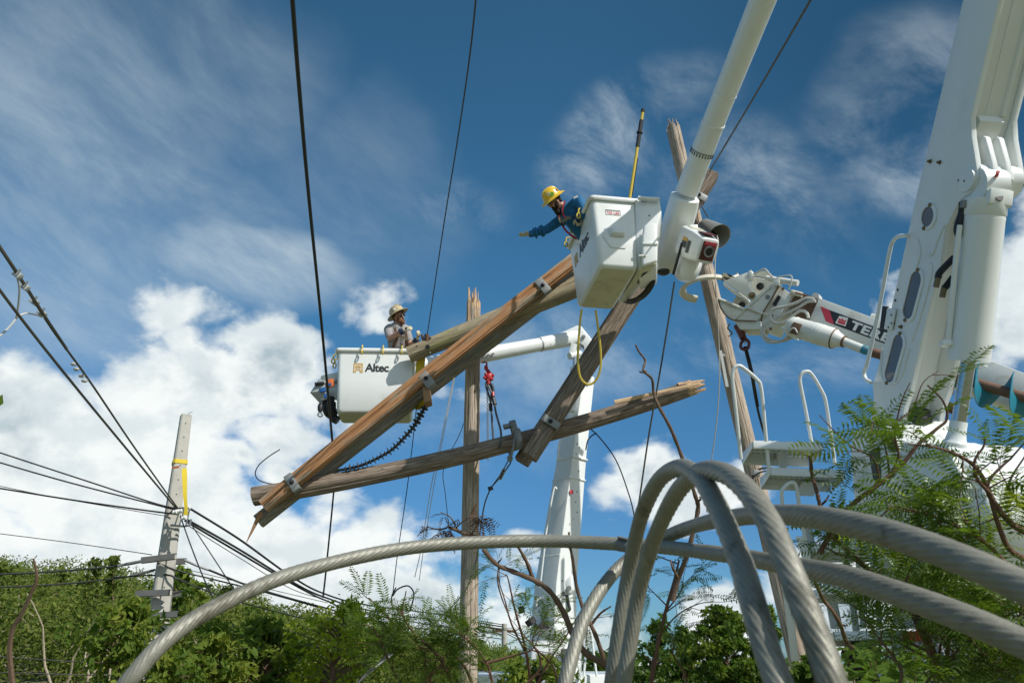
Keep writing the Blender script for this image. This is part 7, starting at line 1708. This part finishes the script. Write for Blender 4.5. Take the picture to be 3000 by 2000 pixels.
# ---- centre shrubs
shrub('big ferny shrub in front of the foot of the upright wooden pole', [
    (S(7.2, (1250, 2040), (1240, 1900), (1180, 1850), (1120, 1790), (1080, 1750)), .02, .006, 44), (S(7.0, (1340, 2040), (1290, 1930), (1220, 1860), (1180, 1800), (1190, 1730)), .016, .005, 34), (S(7.1, (1400, 2040), (1360, 1950), (1310, 1890), (1320, 1840)), .016, .005, 44),
    (S(6.9, (1200, 2040), (1150, 1960), (1120, 1890), (1090, 1830)), .014, .005, 56), (S(6.8, (1450, 2040), (1430, 1950), (1390, 1890), (1350, 1860)), .014, .005, 60), (S(6.8, (1280, 2040), (1260, 1980), (1300, 1930), (1230, 1890)), .014, .005, 60)],
    .27, 6, FR_, org=W(1300, 2040, 7), spread=.5, upb=-.3, twigL=(.4, .9))
shrub('sparse twiggy shrub right of the upright pole with few ferny leaves', [
    (S(5.6, (1560, 2040), (1540, 1900), (1510, 1790), (1490, 1700), (1482, 1680)), .012, .003, 14), (S(5.6, (1540, 1910), (1500, 1830), (1480, 1760), (1462, 1700), (1460, 1650)), .008, .002, 12), (S(5.7, (1560, 2040), (1600, 1950), (1660, 1860), (1700, 1790)), .010, .003, 18),
    (S(5.5, (1430, 1940), (1520, 1915), (1560, 1900), (1580, 1860)), .010, .003, 10), (S(5.5, (1500, 2040), (1580, 1960), (1570, 1900), (1530, 1860)), .012, .004, 14), (S(5.6, (1640, 2040), (1620, 1950), (1560, 1880), (1600, 1800)), .009, .003, 16)],
    .19, 5, FR_, org=W(1560, 2040, 5.6), spread=.5, upb=0)
shrub('slender shrub with round leaflets inside the arch of the cable loops', [
    (S(5.2, (1900, 2040), (1925, 1900), (1950, 1790), (1975, 1700), (1990, 1640)), .016, .006, 10), (S(5.2, (1950, 1790), (1990, 1740), (2000, 1710)), .006, .002, 9), (S(5.2, (1940, 1850), (1985, 1800), (2040, 1770), (2090, 1760)), .006, .002, 12), (S(5.1, (1960, 1780), (1920, 1740), (1890, 1710)), .005, .002, 8),
    (S(5.3, (2000, 2040), (2010, 1980), (1980, 1930), (1960, 1900)), .008, .003, 18)],
    .20, 5, FR_, org=W(1900, 2040, 5.2), spread=.45, upb=.1)
# ---- bare branches
def branch(label, d_, parts, m=BARK, name='bare_branch'):
    pts0 = parts[0][0]; t = thing(name, W(*pts0[0], d_), label, 'branch')
    for i, (pts, w0, w1) in enumerate(parts):
        sp = spline([W(x, y, d_ + .02 * math.sin(k * 2 + i)) for k, (x, y) in enumerate(pts)], 6); n = len(sp); ref = sp[0]
        rr_ = [pm(w0 + (w1 - w0) * k / (n - 1), ref) * (1 + .10 * math.sin(k * 1.7) + random.uniform(-.05, .05)) for k in range(n)]
        MB().tube(sp, rr_, 8).build('limb' if i == 0 else 'twig', m, t)
    return t
branch('thick smooth brown branch curving from the upright pole down to the slim lift column', 5.0, [
    ([(1830, 2040), (1790, 1960), (1720, 1915), (1680, 1860), (1650, 1790), (1610, 1730), (1562, 1698), (1500, 1672), (1455, 1652), (1415, 1608)], 11, 6), ([(1562, 1698), (1545, 1650), (1518, 1600)], 7, 4), ([(1455, 1652), (1466, 1640), (1470, 1632)], 3, 1.5), ([(1462, 1655), (1458, 1700), (1470, 1750), (1490, 1800)], 2.5, 2)])
branch('thin brown branch standing upright in front of the slim lift column', 4.6, [([(1815, 2040), (1780, 1960), (1745, 1860), (1712, 1790), (1690, 1720), (1678, 1640), (1668, 1590), (1667, 1558)], 8, 3), ([(1730, 1830), (1760, 1795), (1790, 1775)], 5, 2), ([(1700, 1880), (1685, 1840), (1700, 1815)], 3, 1.5)])
branch('dead crooked branch standing tall against the sky right of the rope loop', 4.4, [
    ([(1970, 1760), (1985, 1700), (2015, 1620), (2030, 1560), (2045, 1490), (2038, 1455), (2020, 1400), (1995, 1330), (1965, 1255), (1930, 1190), (1915, 1150), (1910, 1110), (1885, 1085), (1890, 1055), (1872, 1030), (1862, 1010)], 8, 2.5), ([(1893, 1088), (1880, 1090), (1874, 1088)], 4, 2), ([(2042, 1470), (2052, 1462), (2050, 1455)], 4, 2), ([(1985, 1690), (1970, 1660), (1965, 1640)], 5, 2)])
branch('dark knobbly bare stem in front of the entry steps', 2.4, [([(2408, 1530), (2404, 1500), (2402, 1480), (2393, 1440), (2380, 1395), (2374, 1345), (2372, 1335)], 6.5, 5), ([(2374, 1338), (2385, 1328)], 4, 2), ([(2372, 1338), (2352, 1328), (2340, 1322)], 3, 1.5), ([(2404, 1480), (2420, 1465), (2428, 1450)], 4, 2)], m=TWIG)
branch('dark bare stem curving beside the lower truck steps', 2.6, [([(2500, 1900), (2480, 1880), (2462, 1830), (2440, 1790), (2415, 1760), (2395, 1720), (2380, 1680)], 7, 5), ([(2455, 1825), (2470, 1830), (2485, 1832)], 4, 1.5), ([(2455, 1825), (2462, 1812)], 3, 1.5)], m=TWIG)
br_ = branch('withered brown leafy twig against the upright pole', 6.5, [([(1430, 1580), (1395, 1570), (1350, 1558), (1310, 1540)], 6, 4), ([(1310, 1545), (1285, 1550), (1250, 1542)], 3, 1.5), ([(1345, 1558), (1320, 1515), (1290, 1500)], 2.5, 1.5), ([(1330, 1550), (1370, 1518), (1420, 1510)], 2.5, 1.5)])
FDD = [frond_mesh('frond', 8, LEAF_DEAD, .34, .5, 1.3)]
for i in range(26):
    x, y = random.choice(((1255, 1545), (1290, 1555), (1300, 1510), (1340, 1520), (1380, 1515), (1420, 1512), (1315, 1560), (1400, 1520)))
    put_frond(br_, W(x + random.uniform(-12, 12), y + random.uniform(-6, 6), 6.5), Vector((random.gauss(0, .9), random.gauss(0, .5), random.gauss(-.5, .4))), Vector((random.gauss(0, .6), random.gauss(0, .6), 1)), random.uniform(.10, .19), FDD)
nl_ = leaf_mesh('leaf', np.array([tuple(W(-4, 1176, 3.0))]), np.array([[.2, 0, 1.]]), np.array([[.2, -1, .1]]), np.array([.03]), np.array([.022]), np.array([.6]), LEAF_SHRUB, org=W(-4, 1176, 3.0)); set_props(nl_, 'single green leaf peeping in at the left edge', 'leaf')
